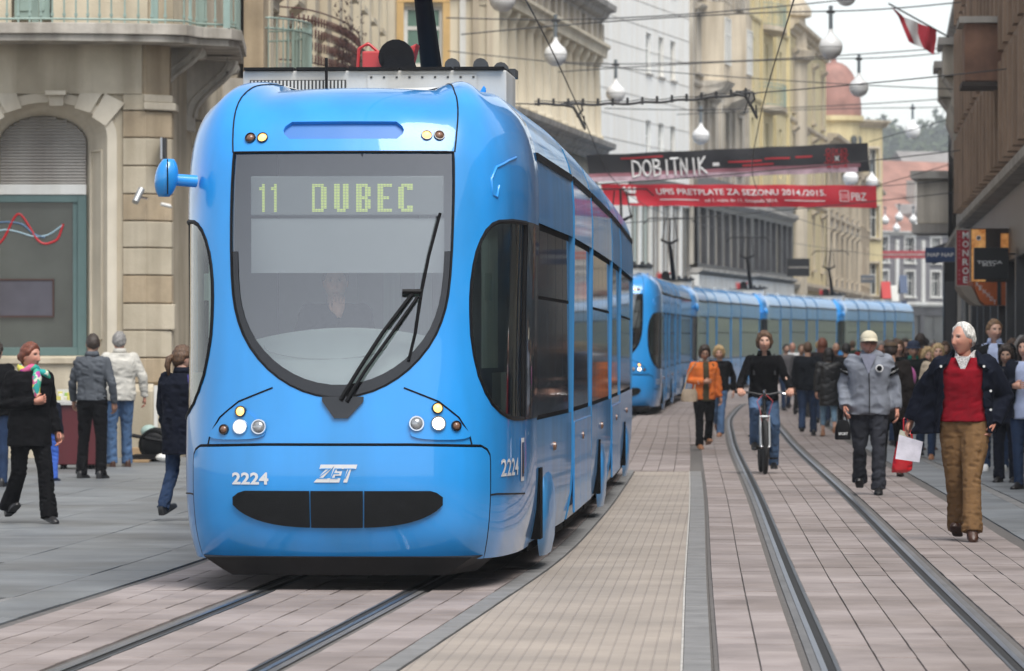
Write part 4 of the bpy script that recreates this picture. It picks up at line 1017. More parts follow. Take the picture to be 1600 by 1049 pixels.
def make_tram(y0, label, full=True, n_mod=5, number='2224', sign=True):
    mods = [(0, 7.2), (7.55, 11.6), (11.95, 18.3), (18.65, 22.7), (23.05, 31.2)][:n_mod]
    def frame(l0, l1):
        a = Vector((TL(y0 + l0), y0 + l0, gz(y0 + l0))); b = Vector((TL(y0 + l1), y0 + l1, gz(y0 + l1))); ang = math.atan2(b.x - a.x, b.y - a.y)
        return Matrix.Translation(a) @ Matrix.Rotation(-ang, 4, 'Z') @ Matrix.Translation((0, -l0, 0))
    p0 = Vector((TL(y0), y0, gz(y0)))
    T = empty('tram', p0); tag(T, label, 'tram', 'blue trams on the left track')
    W = Matrix.Translation(-p0)
    M1 = W @ frame(0, 7.2)
    def mk(vf, name, mat, parent=T, smooth=None, M=None, bevel=0): 
        m = MB(M if M is not None else M1); m.add(vf[0], vf[1]); return m.build(name, mat, parent, smooth, bevel=bevel)
    # --- nose
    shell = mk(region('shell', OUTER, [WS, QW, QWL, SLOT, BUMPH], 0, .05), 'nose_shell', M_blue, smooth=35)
    mk(region('bumper', BUMP, [], .012, .05), 'front_panel', M_blue, smooth=35)
    mk(region('slot', SLOT, [], -.03, 0), 'nose_slot', M_bluelow, shell, 35)
    ss = np.linspace(-S_MAX, S_MAX, 40); cp_ = [tuple(q) for q in SP(ss, np.full(40, 3.9))]; mk((cp_, [tuple(range(40))]), 'roof_cap', M_roofbox)
    # window gaskets
    def gasket(poly, r, off, name='window_gasket'):
        m = MB(M1); m.tube(on_surf(list(poly) + [poly[0]], off), r, 6); return m.build(name, M_black, shell, smooth=50)
    ws = mk(region('ws', WS, [], -.012, 0, .08), 'windscreen', M_wscreen, smooth=60)
    BAND = [(s, v) for s, v in WS if v < 2.1]          # black enamel along the lower edge
    def band(poly, k, lo):
        b_ = [(s, v) for s, v in poly if v < lo]; i_ = [(s * .935, v + .085 * (1 - min(1, max(0, (v - 1.25) / .8)))) for s, v in b_]
        return b_ + i_[::-1]
    mk(region('wsband', band(WS, .13, 2.25), [], -.007, 0, .08), 'enamel_edge', M_blackgl, ws, 60)
    for q, nm in ((QW, 'qr'), (QWL, 'ql')):
        o = mk(region(nm, q, [], -.012, 0, .12), 'cab_side_window', M_qglass, smooth=60)
        gasket(q, .016, -.004)
    gasket(WS, .008, -.002)
    for sg in (1, -1): mk(region('pil%d' % sg, [(sg*2.13, 1.10), (sg*S_MAX, 1.10), (sg*S_MAX, 2.44), (sg*2.13, 2.44)], [], .004, 0, .1), 'window_pillar', M_sideglass, shell, 60)
    # panel seams
    m = MB(M1)
    for sg in (1, -1):
        m.tube(on_surf([(sg*.742, 2.875), (sg*.765, 3.0), (sg*.80, 3.15), (sg*.835, 3.3), (sg*.85, 3.5), (sg*.85, 3.9)], .0), .006, 5)
        m.tube(on_surf([(sg*.90, .955), (sg*.88, 1.02), (sg*.80, 1.13), (sg*.66, 1.235), (sg*.43, 1.325)], .0), .006, 5)
        m.tube(on_surf([(sg*1.08, .62), (sg*1.2, .625), (sg*2.2, .60)], .0), .006, 5)
        m.tube(on_surf([(sg*.88, .965), (sg*.60, .965), (sg*.52, 1.0), (sg*.49, 1.04), (sg*.56, 1.11), (sg*.72, 1.235)], .0), .004, 5) if False else None
    m.tube(on_surf([(s_, v_) for s_, v_ in BUMPH[1:]] + [BUMPH[0]], .004), .0075, 5)
    m.build('panel_seam', M_black, shell, smooth=60)
    for sg in (1, -1):                                  # raised lamp pod
        pod = smooth_poly([(sg*.92, .985), (sg*.50, .985), (sg*.46, 1.05), (sg*.63, 1.20), (sg*.70, 1.20), (sg*.82, 1.08)], n=2)
        mk(region('pod%d' % sg, pod, [], .014, .03, .05), 'lamp_pod', M_blue, smooth=50)
    # --- lamps
    def lamp(s, v, r, mat, name, off=.02, ring=M_chrome):
        c = SP(np.array([s]), np.array([v]), np.array([off]))[0]; nn = NS * SNORM(np.array([s]), np.array([v]))[0]
        q = Vector((0, 0, 1)).rotation_difference(Vector(nn)).to_matrix().to_4x4(); M = M1 @ Matrix.Translation(c) @ q
        m = MB(M); m.lathe([(r*1.28, -.03), (r*1.28, .0), (r*1.2, .008), (r*1.02, .008), (r*1.0, -.004)], n=20); o = m.build(name, M_blackgl if ring is None else ring, T, smooth=35)
        m = MB(M); m.lathe([(r, -.006), (r*.8, .008), (r*.4, .016), (.001, .018)], n=18); m.build('lens', mat, o, smooth=60)
    lamp(-.64, 1.068, .041, M_lampon, 'headlight'); lamp(-.515, 1.068, .041, M_lens, 'headlight'); lamp(-.755, 1.05, .028, M_amberoff, 'side_lamp', ring=None); lamp(-.64, 1.168, .03, M_amberon, 'indicator', ring=None)
    lamp(.655, 1.09, .041, M_lampon, 'headlight'); lamp(.515, 1.09, .041, M_lens, 'headlight'); lamp(.775, 1.075, .028, M_amberoff, 'side_lamp', ring=None); lamp(.65, 1.19, .03, M_amberon, 'indicator', ring=None)
    lamp(-.545, 2.975, .03, M_amberon, 'marker_lamp', .004, None); lamp(-.63, 2.975, .03, M_amberoff, 'marker_lamp', .004, None); lamp(.56, 2.99, .03, M_amberon, 'marker_lamp', .004, None); lamp(.645, 2.99, .03, M_amberoff, 'marker_lamp', .004, None)
    # --- bumper strip in three, skirt
    for a, b in ((-.685, -.18), (-.17, .17), (.18, .685)):
        def low(s): return .655 - .235 * math.sqrt(max(0, 1 - (abs(s) / .72) ** 3.2))
        tp = .655
        n_ = 14; xs = np.linspace(a, b, n_); poly = [(x, tp + (0 if abs(x) < .6 else -.04 * ((abs(x) - .6) / .085) ** 2)) for x in xs] + [(x, min(low(x), tp - .07)) for x in xs[::-1]]
        mk(region('bs%.2f' % a, poly, [], .035, .04, .07), 'bumper_pad', M_bumper, smooth=40)
    m = MB(M1); m.hexa([(-.70, .15, .10), (.70, .15, .10), (.85, .9, .10), (-.85, .9, .10), (-.88, .06, .225), (.88, .06, .225), (1.0, .9, .225), (-1.0, .9, .225)]); m.build('front_skirt', M_skirt, T, bevel=.01)
    # --- lettering
    def decal(txt, name, s0, v0, w, h, bold=.02, shear=0, mat=M_silver, off=.017):
        V, F = mesh_of_text(txt, 1, bold, 1.05, shear); lo, hi = V.min(0), V.max(0); V = (V - (lo + hi)/2) / (hi - lo + 1e-9); 
        P3 = SP(s0 + V[:, 0]*w, v0 + V[:, 1]*h, np.full(len(V), off)); mk(([tuple(p) for p in P3], F), name, mat)
    decal(number, 'fleet_number', FX(390), FZ(748), .245, .078, .035)
    decal(number, 'fleet_number', 1.53, .795, .55, .115, off=.006)
    if full:
        # the operator's mark: three slanted letters drawn as an outline
        decal('ZET', 'operator_mark', FX(525), FZ(740), .285, .115, .05, .35)
        decal('ZET', 'operator_mark_infill', FX(525), FZ(740), .25, .066, -.015, .35, M_blue, .0195)
        poly = [(1.93, .69), (2.10, .69), (2.10, .98), (1.93, .98)]
        o = mk(region('crest', poly, [], .006, 0), 'crest_plate', pm('crest_white', (.7, .7, .72), .4)); mk(region('crest2', [(1.96, .72), (2.07, .72), (2.07, .95), (1.96, .95)], [], .009, 0), 'crest_field', pm('crest_blue', (.03, .06, .16), .4), o)
        mk(region('crest3', [(1.99, .74), (2.05, .74), (2.02, .9)], [], .012, 0), 'crest_emblem', pm('crest_brown', (.12, .06, .03), .5), o)
    # --- wipers
    m = MB(M1); pth = [(.02, 1.24), (.14, 1.44), (.29, 1.68), (.475, 1.93)]
    m.tube(on_surf(pth, .045), .014, 6); m.tube(on_surf([(.06, 1.23), (.18, 1.43), (.34, 1.66), (.51, 1.91)], .05), .012, 6); m.tube(on_surf([(.41, 1.945), (.53, 1.945)], .05), .018, 6)
    wp = m.build('wiper', M_black, T, smooth=50)
    m = MB(M1); m.tube(on_surf([(.64, 2.46), (.575, 2.18), (.535, 1.95), (.50, 1.68), (.46, 1.50)], .035), .011, 5); m.build('wiper_blade', M_black, wp)
    mk(region('wbase', [(-.10, 1.265), (.17, 1.265), (.17, 1.235), (.07, 1.125), (-.02, 1.125), (-.10, 1.235)], [], .02, .03, .04), 'wiper_mount', M_blackgl)
    # --- mirror pod on the left, door handle recess on the right
    for sg in (-1, 1):
        if sg == 1 and full: continue
        m = MB(M1); m.tube([(sg*1.0, .62, 2.69), (sg*1.15, .55, 2.70)], .042, 10); mo = m.build('mirror_arm', M_blue, T, smooth=50)
        m = MB(M1); rings = []
        for t in np.linspace(0, 1, 12):
            rx = .078 * math.sin(math.pi * (.06 + .88*t)) ** .45; z = 2.71 + .125*(1 - 2*t); ry = .10 * math.sin(math.pi * (.06 + .88*t)) ** .5
            rings.append([(sg*(1.185) + rx*math.cos(a) + sg*(-.015)*(1-2*t), .52 + ry*math.sin(a), z) for a in np.linspace(0, 2*math.pi, 17)[:-1]])
        m.loft(rings); m.build('mirror_housing', M_blue, mo, smooth=60)
        m = MB(M1); m.tube([(sg*1.165, .42 + .0, 2.83), (sg*1.162, .415, 2.71), (sg*1.165, .43, 2.60)], .004, 4); m.build('mirror_seam', M_black, mo)
    m = MB(M1); m.tube(on_surf([(1.62, 2.86), (1.35, 2.83), (1.12, 2.78), (1.05, 2.70), (1.07, 2.60), (1.13, 2.58), (1.16, 2.66)], .0), .010, 8); m.build('brow_moulding', M_blue, T, smooth=60)
    # --- inside the cab
    def ins(x0, y0_, z0, x1, y1, z1, mat, name, par=T, bevel=0): return MB(M1).box(x0, y0_, z0, x1, y1, z1).build(name, mat, par, bevel=bevel)
    cabo = ins(-1.02, 2.35, .4, 1.02, 2.42, 3.1, M_cab, 'cab_bulkhead'); ins(-.82, .45, .9, .82, 2.35, .95, M_cabdk, 'cab_floor')
    ins(-.78, 1.0, 2.93, .78, 2.35, 2.97, M_cab, 'cab_ceiling')
    m = MB(M1); rings = []
    for t in np.linspace(0, 1, 10):
        hw = .70 * (1 - .35*(1 - t)**2); z = 1.30 + .42*t ** .8; yb = .13 + .10*t + .55*t**3
        rings.append([(x * hw, yb + .02*abs(x) + .28*x*x*0, z - .10*t*x*x) for x in np.linspace(-1, 1, 17)])
    m.loft(rings, closed=False); top = rings[-1]; m.loft([top, [(x, y + .5, z - .02) for x, y, z in top]], closed=False)
    do = m.build('dashboard', M_dash, T, smooth=60)
    m = MB(M1); m.tube([(.45*math.cos(a)*.9 - .1, .28 + .08*0 + .1*math.sin(a)*0 - .03 + .03*math.sin(a), 1.60 + .09*math.sin(a)) for a in np.linspace(math.pi, 2*math.pi, 20)], .004, 4); m.build('dash_seam', M_cab, do)
    ins(-.62, .52, 2.08, .66, .535, 2.44, M_blind, 'sun_blind')
    lb = ins(-.62, .49, 2.46, .66, .52, 2.72, M_ledoff, 'destination_board', bevel=.01)
    ins(-.95, 1.5, 1.0, -.55, 1.54, 2.9, M_cabdk, 'cab_locker'); ins(.35, 2.28, 1.0, .42, 2.34, 2.6, M_curtain, 'cab_door_frame')
    for x in (-.42, -.2, .1, .32): ins(x, 2.27, 1.1, x + .12, 2.33, 2.3, M_cab if x < 0 else M_curtain, 'bulkhead_panel', cabo)
    for sg in (1, -1):
        m = MB(M1); n_ = 14; pts = [(sg*(.90 + .0035*i + .016*(i % 2)), (.60 + .055*i)) for i in range(n_)]
        m.loft([[(x, y, 1.45), (x, y, 2.42)] for x, y in pts], closed=False); m.build('cab_curtain', M_curtain, T)
        ins(sg*1.0 - .04, .75, 1.0, sg*1.0 + .02, 1.75, 1.42, M_dash, 'cab_side_panel')
        ins(sg*.93 - .03, .72, 1.9, sg*.93 + .03, .78, 2.08, M_led if False else M_curtain, 'cab_monitor')
    if sign:
        m = MB(M1); cells = [('1', 395), ('1', 414), ('D', 484), ('U', 519), ('B', 554), ('E', 588), ('C', 621)]
        for ch, px in cells:
            rows = GLY[ch].split(); cw, chh = .098, .185
            for j, r_ in enumerate(rows):
                for i, b_ in enumerate(r_):
                    if b_ != '1': continue
                    for dj in range(2):
                        x = FX(px) + .015 + (i - 2) * cw / 5; z = 2.575 + chh/2 - (j + (dj + .5)/2) * chh / 9
                        m.add([(x - .0085, .484, z - .0036), (x + .0085, .484, z - .0036), (x + .0085, .484, z + .0036), (x - .0085, .484, z + .0036)], [(0, 1, 2, 3)])
        o = m.build('led_lettering', M_led, lb); o['label'] = 'yellow-green dot lettering reading 11 DUBEC'; o['kind'] = 'stuff'
    # --- modules
    vs_side = [.26, .55, .8, 1.04]; 
    def xs(v): return 1.15 * float(np.interp(v, _vd, _wd))
    def zz(v): return float(np.interp(v, _vd, _zd))
    for k, (l0, l1) in enumerate(mods):
        M = W @ frame(l0, l1); a = l0 if k else 2.6; b = l1
        tailcap = (k == len(mods) - 1)
        root = None
        lower = [.22, .30, .45, .7, 1.08]; upper = [2.46, 2.7, 2.9]; roofv = [2.955, 3.05, 3.2, 3.35, 3.5, 3.7, 3.9]
        m = MB(M)
        for sg in (1, -1):
            for vv in (lower, upper):
                m.loft([[(sg*xs(v), y, zz(v)) for v in vv] for y in np.linspace(a, b, 6)], closed=False)
        rr = [[(xs(v), y, zz(v)) for v in roofv] + [(-xs(v), y, zz(v)) for v in roofv[::-1]] for y in np.linspace(a, b, 6)]
        m.loft(rr, closed=False)
        for yc in ((a, b) if k else (b,)):             # end walls
            prof = [(xs(v), yc, zz(v)) for v in lower + upper + roofv]; m.add(prof + [(-x, y, z) for x, y, z in prof[::-1]], [tuple(range(2*len(prof)))])
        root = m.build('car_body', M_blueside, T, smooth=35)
        m = MB(M); m.box(-1.08, a, .16, 1.08, b, .222); m.box(-.9, a + .3, .04, .9, b - .3, .16) if k in (1, 3) else None; m.build('underframe', M_under, root)
        m = MB(M)                                       # rain gutter
        for sg in (1, -1): m.hexa([(sg*(xs(2.9) - .03), a, 2.90), (sg*(xs(2.9) + .012), a, 2.90), (sg*(xs(2.9) + .012), b, 2.90), (sg*(xs(2.9) - .03), b, 2.90), (sg*(xs(2.955) - .03), a, 2.952), (sg*(xs(2.955) + .016), a, 2.952), (sg*(xs(2.955) + .016), b, 2.952), (sg*(xs(2.955) - .03), b, 2.952)])
        m.build('rain_gutter', M_black, root)
        # glazing
        st = a - .45 if k == 0 else a + .06; bays = {0: 5, 1: 3, 2: 5, 3: 3, 4: 6}[k]; bw = (b - .05 - st) / bays
        for sg in (1, -1):
            m = MB(M); m.box(min(sg*1.08, sg*1.128), st - .02, 1.07, max(sg*1.08, sg*1.128), b, 2.47); m.build('window_band', M_black, root)
            for i in range(bays):
                y_a, y_b = st + i*bw + .02, st + (i+1)*bw - .02
                lo_, hi_ = (1.11, 1.93) if k in (0, 2, 4) else (.36, 2.42)
                def pane(z0, z1, nm):
                    m = MB(M); m.hexa([(sg*1.129, y_a, z0), (sg*1.138, y_a, z0), (sg*1.138, y_b, z0), (sg*1.129, y_b, z0), (sg*1.127, y_a, z1), (sg*1.136, y_a, z1), (sg*1.136, y_b, z1), (sg*1.127, y_b, z1)]); m.build(nm, M_sideglass, root)
                if k in (0, 2, 4): pane(1.11, 1.93, 'window_pane'); pane(1.955, 2.42, 'window_vent')
                else:
                    m = MB(M); m.box(min(sg*1.14, sg*1.158), y_a - .01, .27, max(sg*1.14, sg*1.158), y_b + .01, 1.0); m.build('door_leaf', M_blueside, root, bevel=.01)
                    pane(1.11, 2.42, 'door_glass')
        # wheel fairings
        if k in (0, 2, 4):
            yb_ = {0: 3.9, 2: 15.1, 4: 26.6}[k]
            for sg in (1, -1):
                m = MB(M); m.box(min(sg*1.0, sg*1.164), yb_ - 1.15, .24, max(sg*1.0, sg*1.164), yb_ - .85, .74); m.build('wheel_opening', M_under, root)
                m = MB(M); rings = []
                for z, o_, h_ in ((.10, .0, .55), (.2, .03, .72), (.40, .045, .8), (.55, .035, .72), (.66, .0, .5), (.70, -.03, .3)):
                    rings.append([(sg*(1.12), yb_ - h_, z), (sg*(1.15 + o_*.5), yb_ - h_*.9, z), (sg*(1.16 + o_*.6), yb_ - h_*.5, z), (sg*(1.16 + o_*.6), yb_ + h_*.5, z), (sg*(1.15 + o_*.5), yb_ + h_*.9, z), (sg*1.12, yb_ + h_, z)])
                m.loft(rings); m.build('wheel_fairing', M_blueside, root, smooth=40)
                for dy in (-.85, .85):
                    m = MB(M); m.lathe([(.001, -.06), (.33, -.06), (.33, .06), (.001, .06)], (sg*.55, yb_ + dy, .33), 20, axis='x'); m.build('wheel', M_under, root)
        m = MB(M); m.lathe([(.001, 0), (.035, 0), (.03, .02), (.001, .025)], (1.15, a + (b - a)*.45, .86), 10, axis='x'); m.build('side_marker', M_amberoff, root, smooth=40)
        # equipment on the roof
        if k == 0:
            rb = MB(M); rb.box(-.93, 2.7, 3.30, .93, 3.7, 3.535); rbo = rb.build('roof_equipment_box', M_roofbox, T, bevel=.012)
            for i in range(5): MB(M).box(-.92 + .37*i, 2.66, 3.537, -.57 + .37*i, 3.65, 3.558).build('box_lid', M_black, rbo)
            m = MB(M); m.box(-.88, 2.692, 3.38, -.20, 2.70, 3.47); gr_ = m.build('vent_grille', M_grille, rbo)
            for i in range(26): MB(M).box(-.87 + i*.0258, 2.684, 3.385, -.857 + i*.0258, 2.691, 3.465).build('grille_slat', M_roofbox, gr_)
            m = MB(M); m.box(-.05, 2.692, 3.385, .72, 2.699, 3.505); po = m.build('access_panel', M_roofbox, rbo)
            for i in range(9): MB(M).box(-.03 + i*.09, 2.686, 3.48, -.015 + i*.09, 2.691, 3.493).build('rivet', M_grille, po)
            m = MB(M); m.tube([(-.33, 2.6, 3.36), (-.33, 2.6, 3.62)], .011, 6); m.build('aerial', M_black, T)
        else: MB(M).box(-.6, a + .4, 3.30, .6, b - .4, 3.46).build('roof_equipment_box', M_roofbox, T, bevel=.02)
        if k < len(mods) - 1:                            # bellows
            l2 = mods[k+1][0]; Mb = W @ frame(l1, l2 + .01); 
            m = MB(Mb); rings = []
            for i, y in enumerate(np.linspace(l1 - .05, l2 + .05, 9)):
                q = .985 if i % 2 else .96; rings.append([(xs(v)*q, y, zz(v)*(.985 if v > 3 else 1)) for v in lower + upper + roofv] + [(-xs(v)*q, y, zz(v)*(.985 if v > 3 else 1)) for v in (lower + upper + roofv)[::-1]])
            m.loft(rings); m.build('bellows', M_bellow, T)
    # --- pantograph
    Mp = W @ frame(0, 7.2); yp = 4.6
    m = MB(Mp); m.tube([(.18, yp + 1.0, 3.62), (.10, yp + .25, 4.75)], [.085, .055], 10); pa = m.build('pantograph', M_black, T, smooth=50)
    m = MB(Mp); m.tube([(.10, yp + .25, 4.75), (.05, yp + 1.3, 5.50)], .03, 8); m.tube([(-.14, yp + .3, 4.78), (-.10, yp + 1.3, 5.48)], .018, 6); m.tube([(.34, yp + .3, 4.78), (.2, yp + 1.3, 5.48)], .018, 6); m.build('upper_arm', M_black, pa)
    m = MB(Mp); m.prism([(-.18, 4.82), (.10, 4.66), (.38, 4.82), (.38, 4.87), (.10, 4.76), (-.18, 4.87)], yp + .18, yp + .32); m.build('knee_joint', M_black, pa)
    m = MB(Mp); m.tube([(-.78, yp + 1.3, 5.36), (-.6, yp + 1.3, 5.53), (.7, yp + 1.3, 5.53), (.88, yp + 1.3, 5.36)], .022, 6); m.tube([(-.6, yp + 1.05, 5.52), (.7, yp + 1.05, 5.52)], .016, 6); m.build('collector_head', M_black, pa)
    m = MB(Mp); m.box(-.26, yp - .05, 3.57, -.10, yp + .5, 3.78); m.tube([(-.3, yp, 3.62), (-.29, yp, 3.80), (-.22, yp, 3.84), (-.15, yp, 3.78), (-.1, yp, 3.6)], .015, 6); m.hexa([(-.10, yp, 3.6), (.08, yp, 3.6), (.08, yp + .3, 3.6), (-.10, yp + .3, 3.6), (-.06, yp, 3.74), (.14, yp, 3.84), (.14, yp + .3, 3.84), (-.06, yp + .3, 3.74)]); m.build('spring_housing', M_redpart, pa, bevel=.012)
    m = MB(Mp); m.lathe([(.001, -.05), (.13, -.05), (.13, .05), (.06, .06), (.001, .06)], (-.0, yp - .12, 3.73), 18, axis='y'); m.prism([(-.10, 3.58), (.18, 3.58), (.12, 3.74), (-.08, 3.74)], yp - .2, yp - .16); m.build('pivot_drum', M_black, pa, smooth=40)
    m = MB(Mp); 
    for x in (.42, .63, .78): m.lathe([(.001, -.05), (.055, -.05), (.055, .05), (.001, .05)], (x, yp - .2, 3.66 if x < .7 else 3.63), 12, axis='y')
    m.box(.36, yp - .16, 3.58, .88, yp + .2, 3.64); m.build('insulator', M_grille, pa)
    return T
trams = [make_tram(33.3, 'near blue tram filling the left of the picture, showing 11 and DUBEC'),
         make_tram(121.0, 'second blue tram, just behind the woman in orange', True, 5, '2231'),
         make_tram(154.0, 'third blue tram, behind the cyclist, second in the far queue', False, 5, '2218'),
         make_tram(187.0, 'fourth blue tram in the queue, behind the man in the white shirt', False, 5, '2240'),
         make_tram(220.0, 'last and farthest blue tram of the queue, above the crowd', False, 5, '2207')]
# ---------------------------------------------------------------- overhead lines, lamps, banners, signs
M_wire = pm('overhead_cable', (.03, .03, .032), .6, .2, 5)
M_globe = pm('opal_globe', (.80, .80, .79), .25, .03, 2)
M_globe_ring = pm('globe_seam', (.35, .35, .35), .5)
M_lampstem = pm('lamp_stem_grey', (.22, .25, .27), .45, .1, 3, metal=.4)
def wire(pts, r, label, sag=0.0, n=16, name='overhead_wire', group='overhead wires across the street'):
    m = MB()
    if len(pts) == 2 and sag:
        a, b = Vector(pts[0]), Vector(pts[1]); pts = [tuple(a + (b - a)*t - Vector((0, 0, sag*4*t*(1 - t)))) for t in np.linspace(0, 1, n)]
    m.tube(pts, r, 5); o = m.build(name, M_wire); tag(o, label, 'wire', group); return o
GL = None
def globe(px, py, d, label, group='white globe lamps over the street', dia=.56):
    global GL
    D = dia * FPX / d; loc = (PX(px, D), D, PZ(py, D))
    if GL is None:
        r = dia/2; m = MB(); prof = [(.001, -r)] + [(r*math.sin(t), -r*math.cos(t)) for t in np.linspace(.15, 2.15, 16)] + [(.145, .235), (.085, .30), (.055, .37), (.045, .44)]
        m.lathe(prof, n=28); o = m.build('globe_lamp', M_globe, smooth=50)
        m = MB(); m.lathe([(r*1.003, -.012), (r*1.012, 0), (r*1.003, .012)], n=28); m.build('globe_seam', M_globe_ring, o, smooth=60)
        m = MB(); m.tube([(0, 0, .43), (0, 0, .98)], .05, 10); m.build('lamp_stem', M_lampstem, o, smooth=50)
        m = MB(); m.box(-.10, -.05, .80, .10, .05, .87); m.build('wire_clamp', M_iron, o)
        GL = o
    else: o = copy_tree(GL)
    o.location = loc; tag(o, label, 'lamp', group); return loc
lamps = [globe(785, -2, 42, 'white globe lamp cut by the top edge above the near tram'), globe(868, 86, 36, 'white globe lamp hanging in front of the colonnade'), globe(962, 146, 30, 'white globe lamp before the blank white building wall'),
         globe(1095, 213, 27, 'white globe lamp just above the black banner, left part'), globe(1298, 74, 37, 'largest white globe lamp against the sky near the dome'), globe(1342, 137, 30, 'white globe lamp right beside the red dome'),
         globe(1426, 205, 24, 'white globe lamp in the sky above the wooded hill'), globe(1322, -6, 32, 'white globe lamp cut by the top edge above the sky'), globe(1329, 279, 24, 'white globe lamp peeping out between the two banners'), globe(1362, 284, 20, 'white globe lamp right of the red banner end')]
for px, py, d, lb in ((1340, 333, 13, 'leftmost of the three under the red banner end'), (1352, 340, 13, 'middle one of the three under the red banner end'), (1362, 338, 12, 'rightmost of the three under the red banner end'), (1383, 345, 13, 'upper left of the far cluster'), (1405, 340, 13, 'topmost of the far cluster'), (1401, 357, 12, 'below the topmost one of the far cluster'),
                      (1427, 344, 13, 'upper right of the far cluster'), (1433, 353, 12, 'second in the descending row on the right'), (1441, 361, 10, 'last in the descending row on the right'), (1416, 371, 9, 'lowest of the far cluster'), (1376, 372, 8, 'smallest, low on the left of the far cluster')):
    globe(px, py, d, 'tiny far globe lamp, ' + lb, 'tiny far globe lamps')
# span wires that carry the lamps, from wall to wall
def span(i, xl, xr, zl, zr, label):
    x, y, z = lamps[i]; z += .85
    m = MB(); pts = []
    for t in np.linspace(0, 1, 9): pts.append((xl + (x - xl)*t, y, zl + (z - zl)*(1 - (1 - t)**1.6)))
    for t in np.linspace(0, 1, 9)[1:]: pts.append((x + (xr - x)*t, y, z + (zr - z)*t**1.6))
    wire(pts, .016, label)
span(1, -1.6, 11.0, lamps[1][2] + .9, lamps[1][2] + 1.7, 'span wire carrying the globe lamp before the colonnade')
span(2, 1.0, 12.4, lamps[2][2] + .95, lamps[2][2] + 1.3, 'span wire carrying the globe lamp before the white wall')
span(3, 3.0, 13.9, lamps[3][2] + .9, lamps[3][2] + 1.2, 'span wire carrying the globe lamp above the black banner')
span(4, -1.2, 10.9, lamps[4][2] + .3, lamps[4][2] + 1.1, 'span wire carrying the largest globe lamp')
span(5, .6, 12.5, lamps[5][2] + .4, lamps[5][2] + 1.0, 'span wire carrying the globe lamp beside the dome')
span(6, 6.0, 17.5, lamps[6][2] + .6, lamps[6][2] + 1.0, 'span wire carrying the globe lamp above the hill')
for k, (D, ya, yb, la) in enumerate(((112, 255, 232, 'thin span wire low across the sky'), (140, 345, 292, 'thin span wire crossing the red dome'), (132, 100, 45, 'highest thin span wire over the white building'), (160, 470, 280, 'thin span wire over the roofs'))):
    wire([(PX(700 if k < 3 else 1100, D), D, PZ([300, 365, 80, 300][k], D)), (PX(1500, D), D, PZ([235, 300, 140, 280][k], D))], .013, la, sag=.12)
for tr, nm in ((TL, 'contact wire above the trams'), (TR, 'contact wire above the empty track')):
    ys_ = np.concatenate([np.linspace(30, 90, 14), np.linspace(100, 250, 24)])
    wire([(tr(y), y, 5.62 + gz(y)) for y in ys_], .010, nm, name='contact_wire', group='tram contact wires')
# registration cable with clamps
a = Vector((PX(835, 88), 88, PZ(163, 88))); b = Vector((PX(1172, 88), 88, PZ(146, 88)))
m = MB(); pts = [a + (b - a)*t + Vector((0, 0, -.07*math.sin(math.pi*t) + .012*math.sin(40*t))) for t in np.linspace(0, 1, 40)]
m.tube([tuple(p) for p in pts], .026, 6); fc = m.build('feeder_cable', M_wire); tag(fc, 'thick black feeder cable with clamps strung between the contact wires', 'cable')
m = MB(); m.tube([tuple(p + Vector((0, .02, .05))) for p in pts], .008, 5); m.build('carrier_wire', M_wire, fc)
for t in np.linspace(.02, .98, 15):
    p = a + (b - a)*t + Vector((0, 0, -.07*math.sin(math.pi*t))); MB().box(p.x - .022, 87.96, p.z - .03, p.x + .022, 88.04, p.z + .10).build('cable_clamp', M_wire, fc, bevel=.006)
for p, sg in ((a + Vector((.75, 0, 0)), 1), (b, 1)):
    m = MB(); m.tube([(p.x - .3, 88, p.z), (p.x - .08, 88, p.z - .05), (p.x + .02, 88, p.z - .22), (p.x + .12, 88, p.z - .42)], .03, 6); m.tube([(p.x - .25, 88.02, p.z + .03), (p.x + .05, 88.02, p.z + .02), (p.x + .08, 88.02, p.z - .1), (p.x - .02, 88.02, p.z - .22)], .022, 6)
    m.tube([(p.x + .1, 88, p.z - .2), (p.x + .12, 88, p.z - .45)], .014, 5); m.build('jumper_loop', M_wire, fc)
wire([(b.x, 88, b.z), (b.x - .1, 88, 5.62)], .01, 'short hanger dropping from the feeder cable', name='hanger_wire')
wire([(b.x + .02, 88, b.z), (11.0, 88.5, b.z + .75)], .011, 'stay wire from the feeder cable to the brown building', sag=.05)
wire([(a.x, 88, a.z), (-4.0, 89, a.z + .35)], .011, 'stay wire from the feeder cable to the left houses', sag=.04)

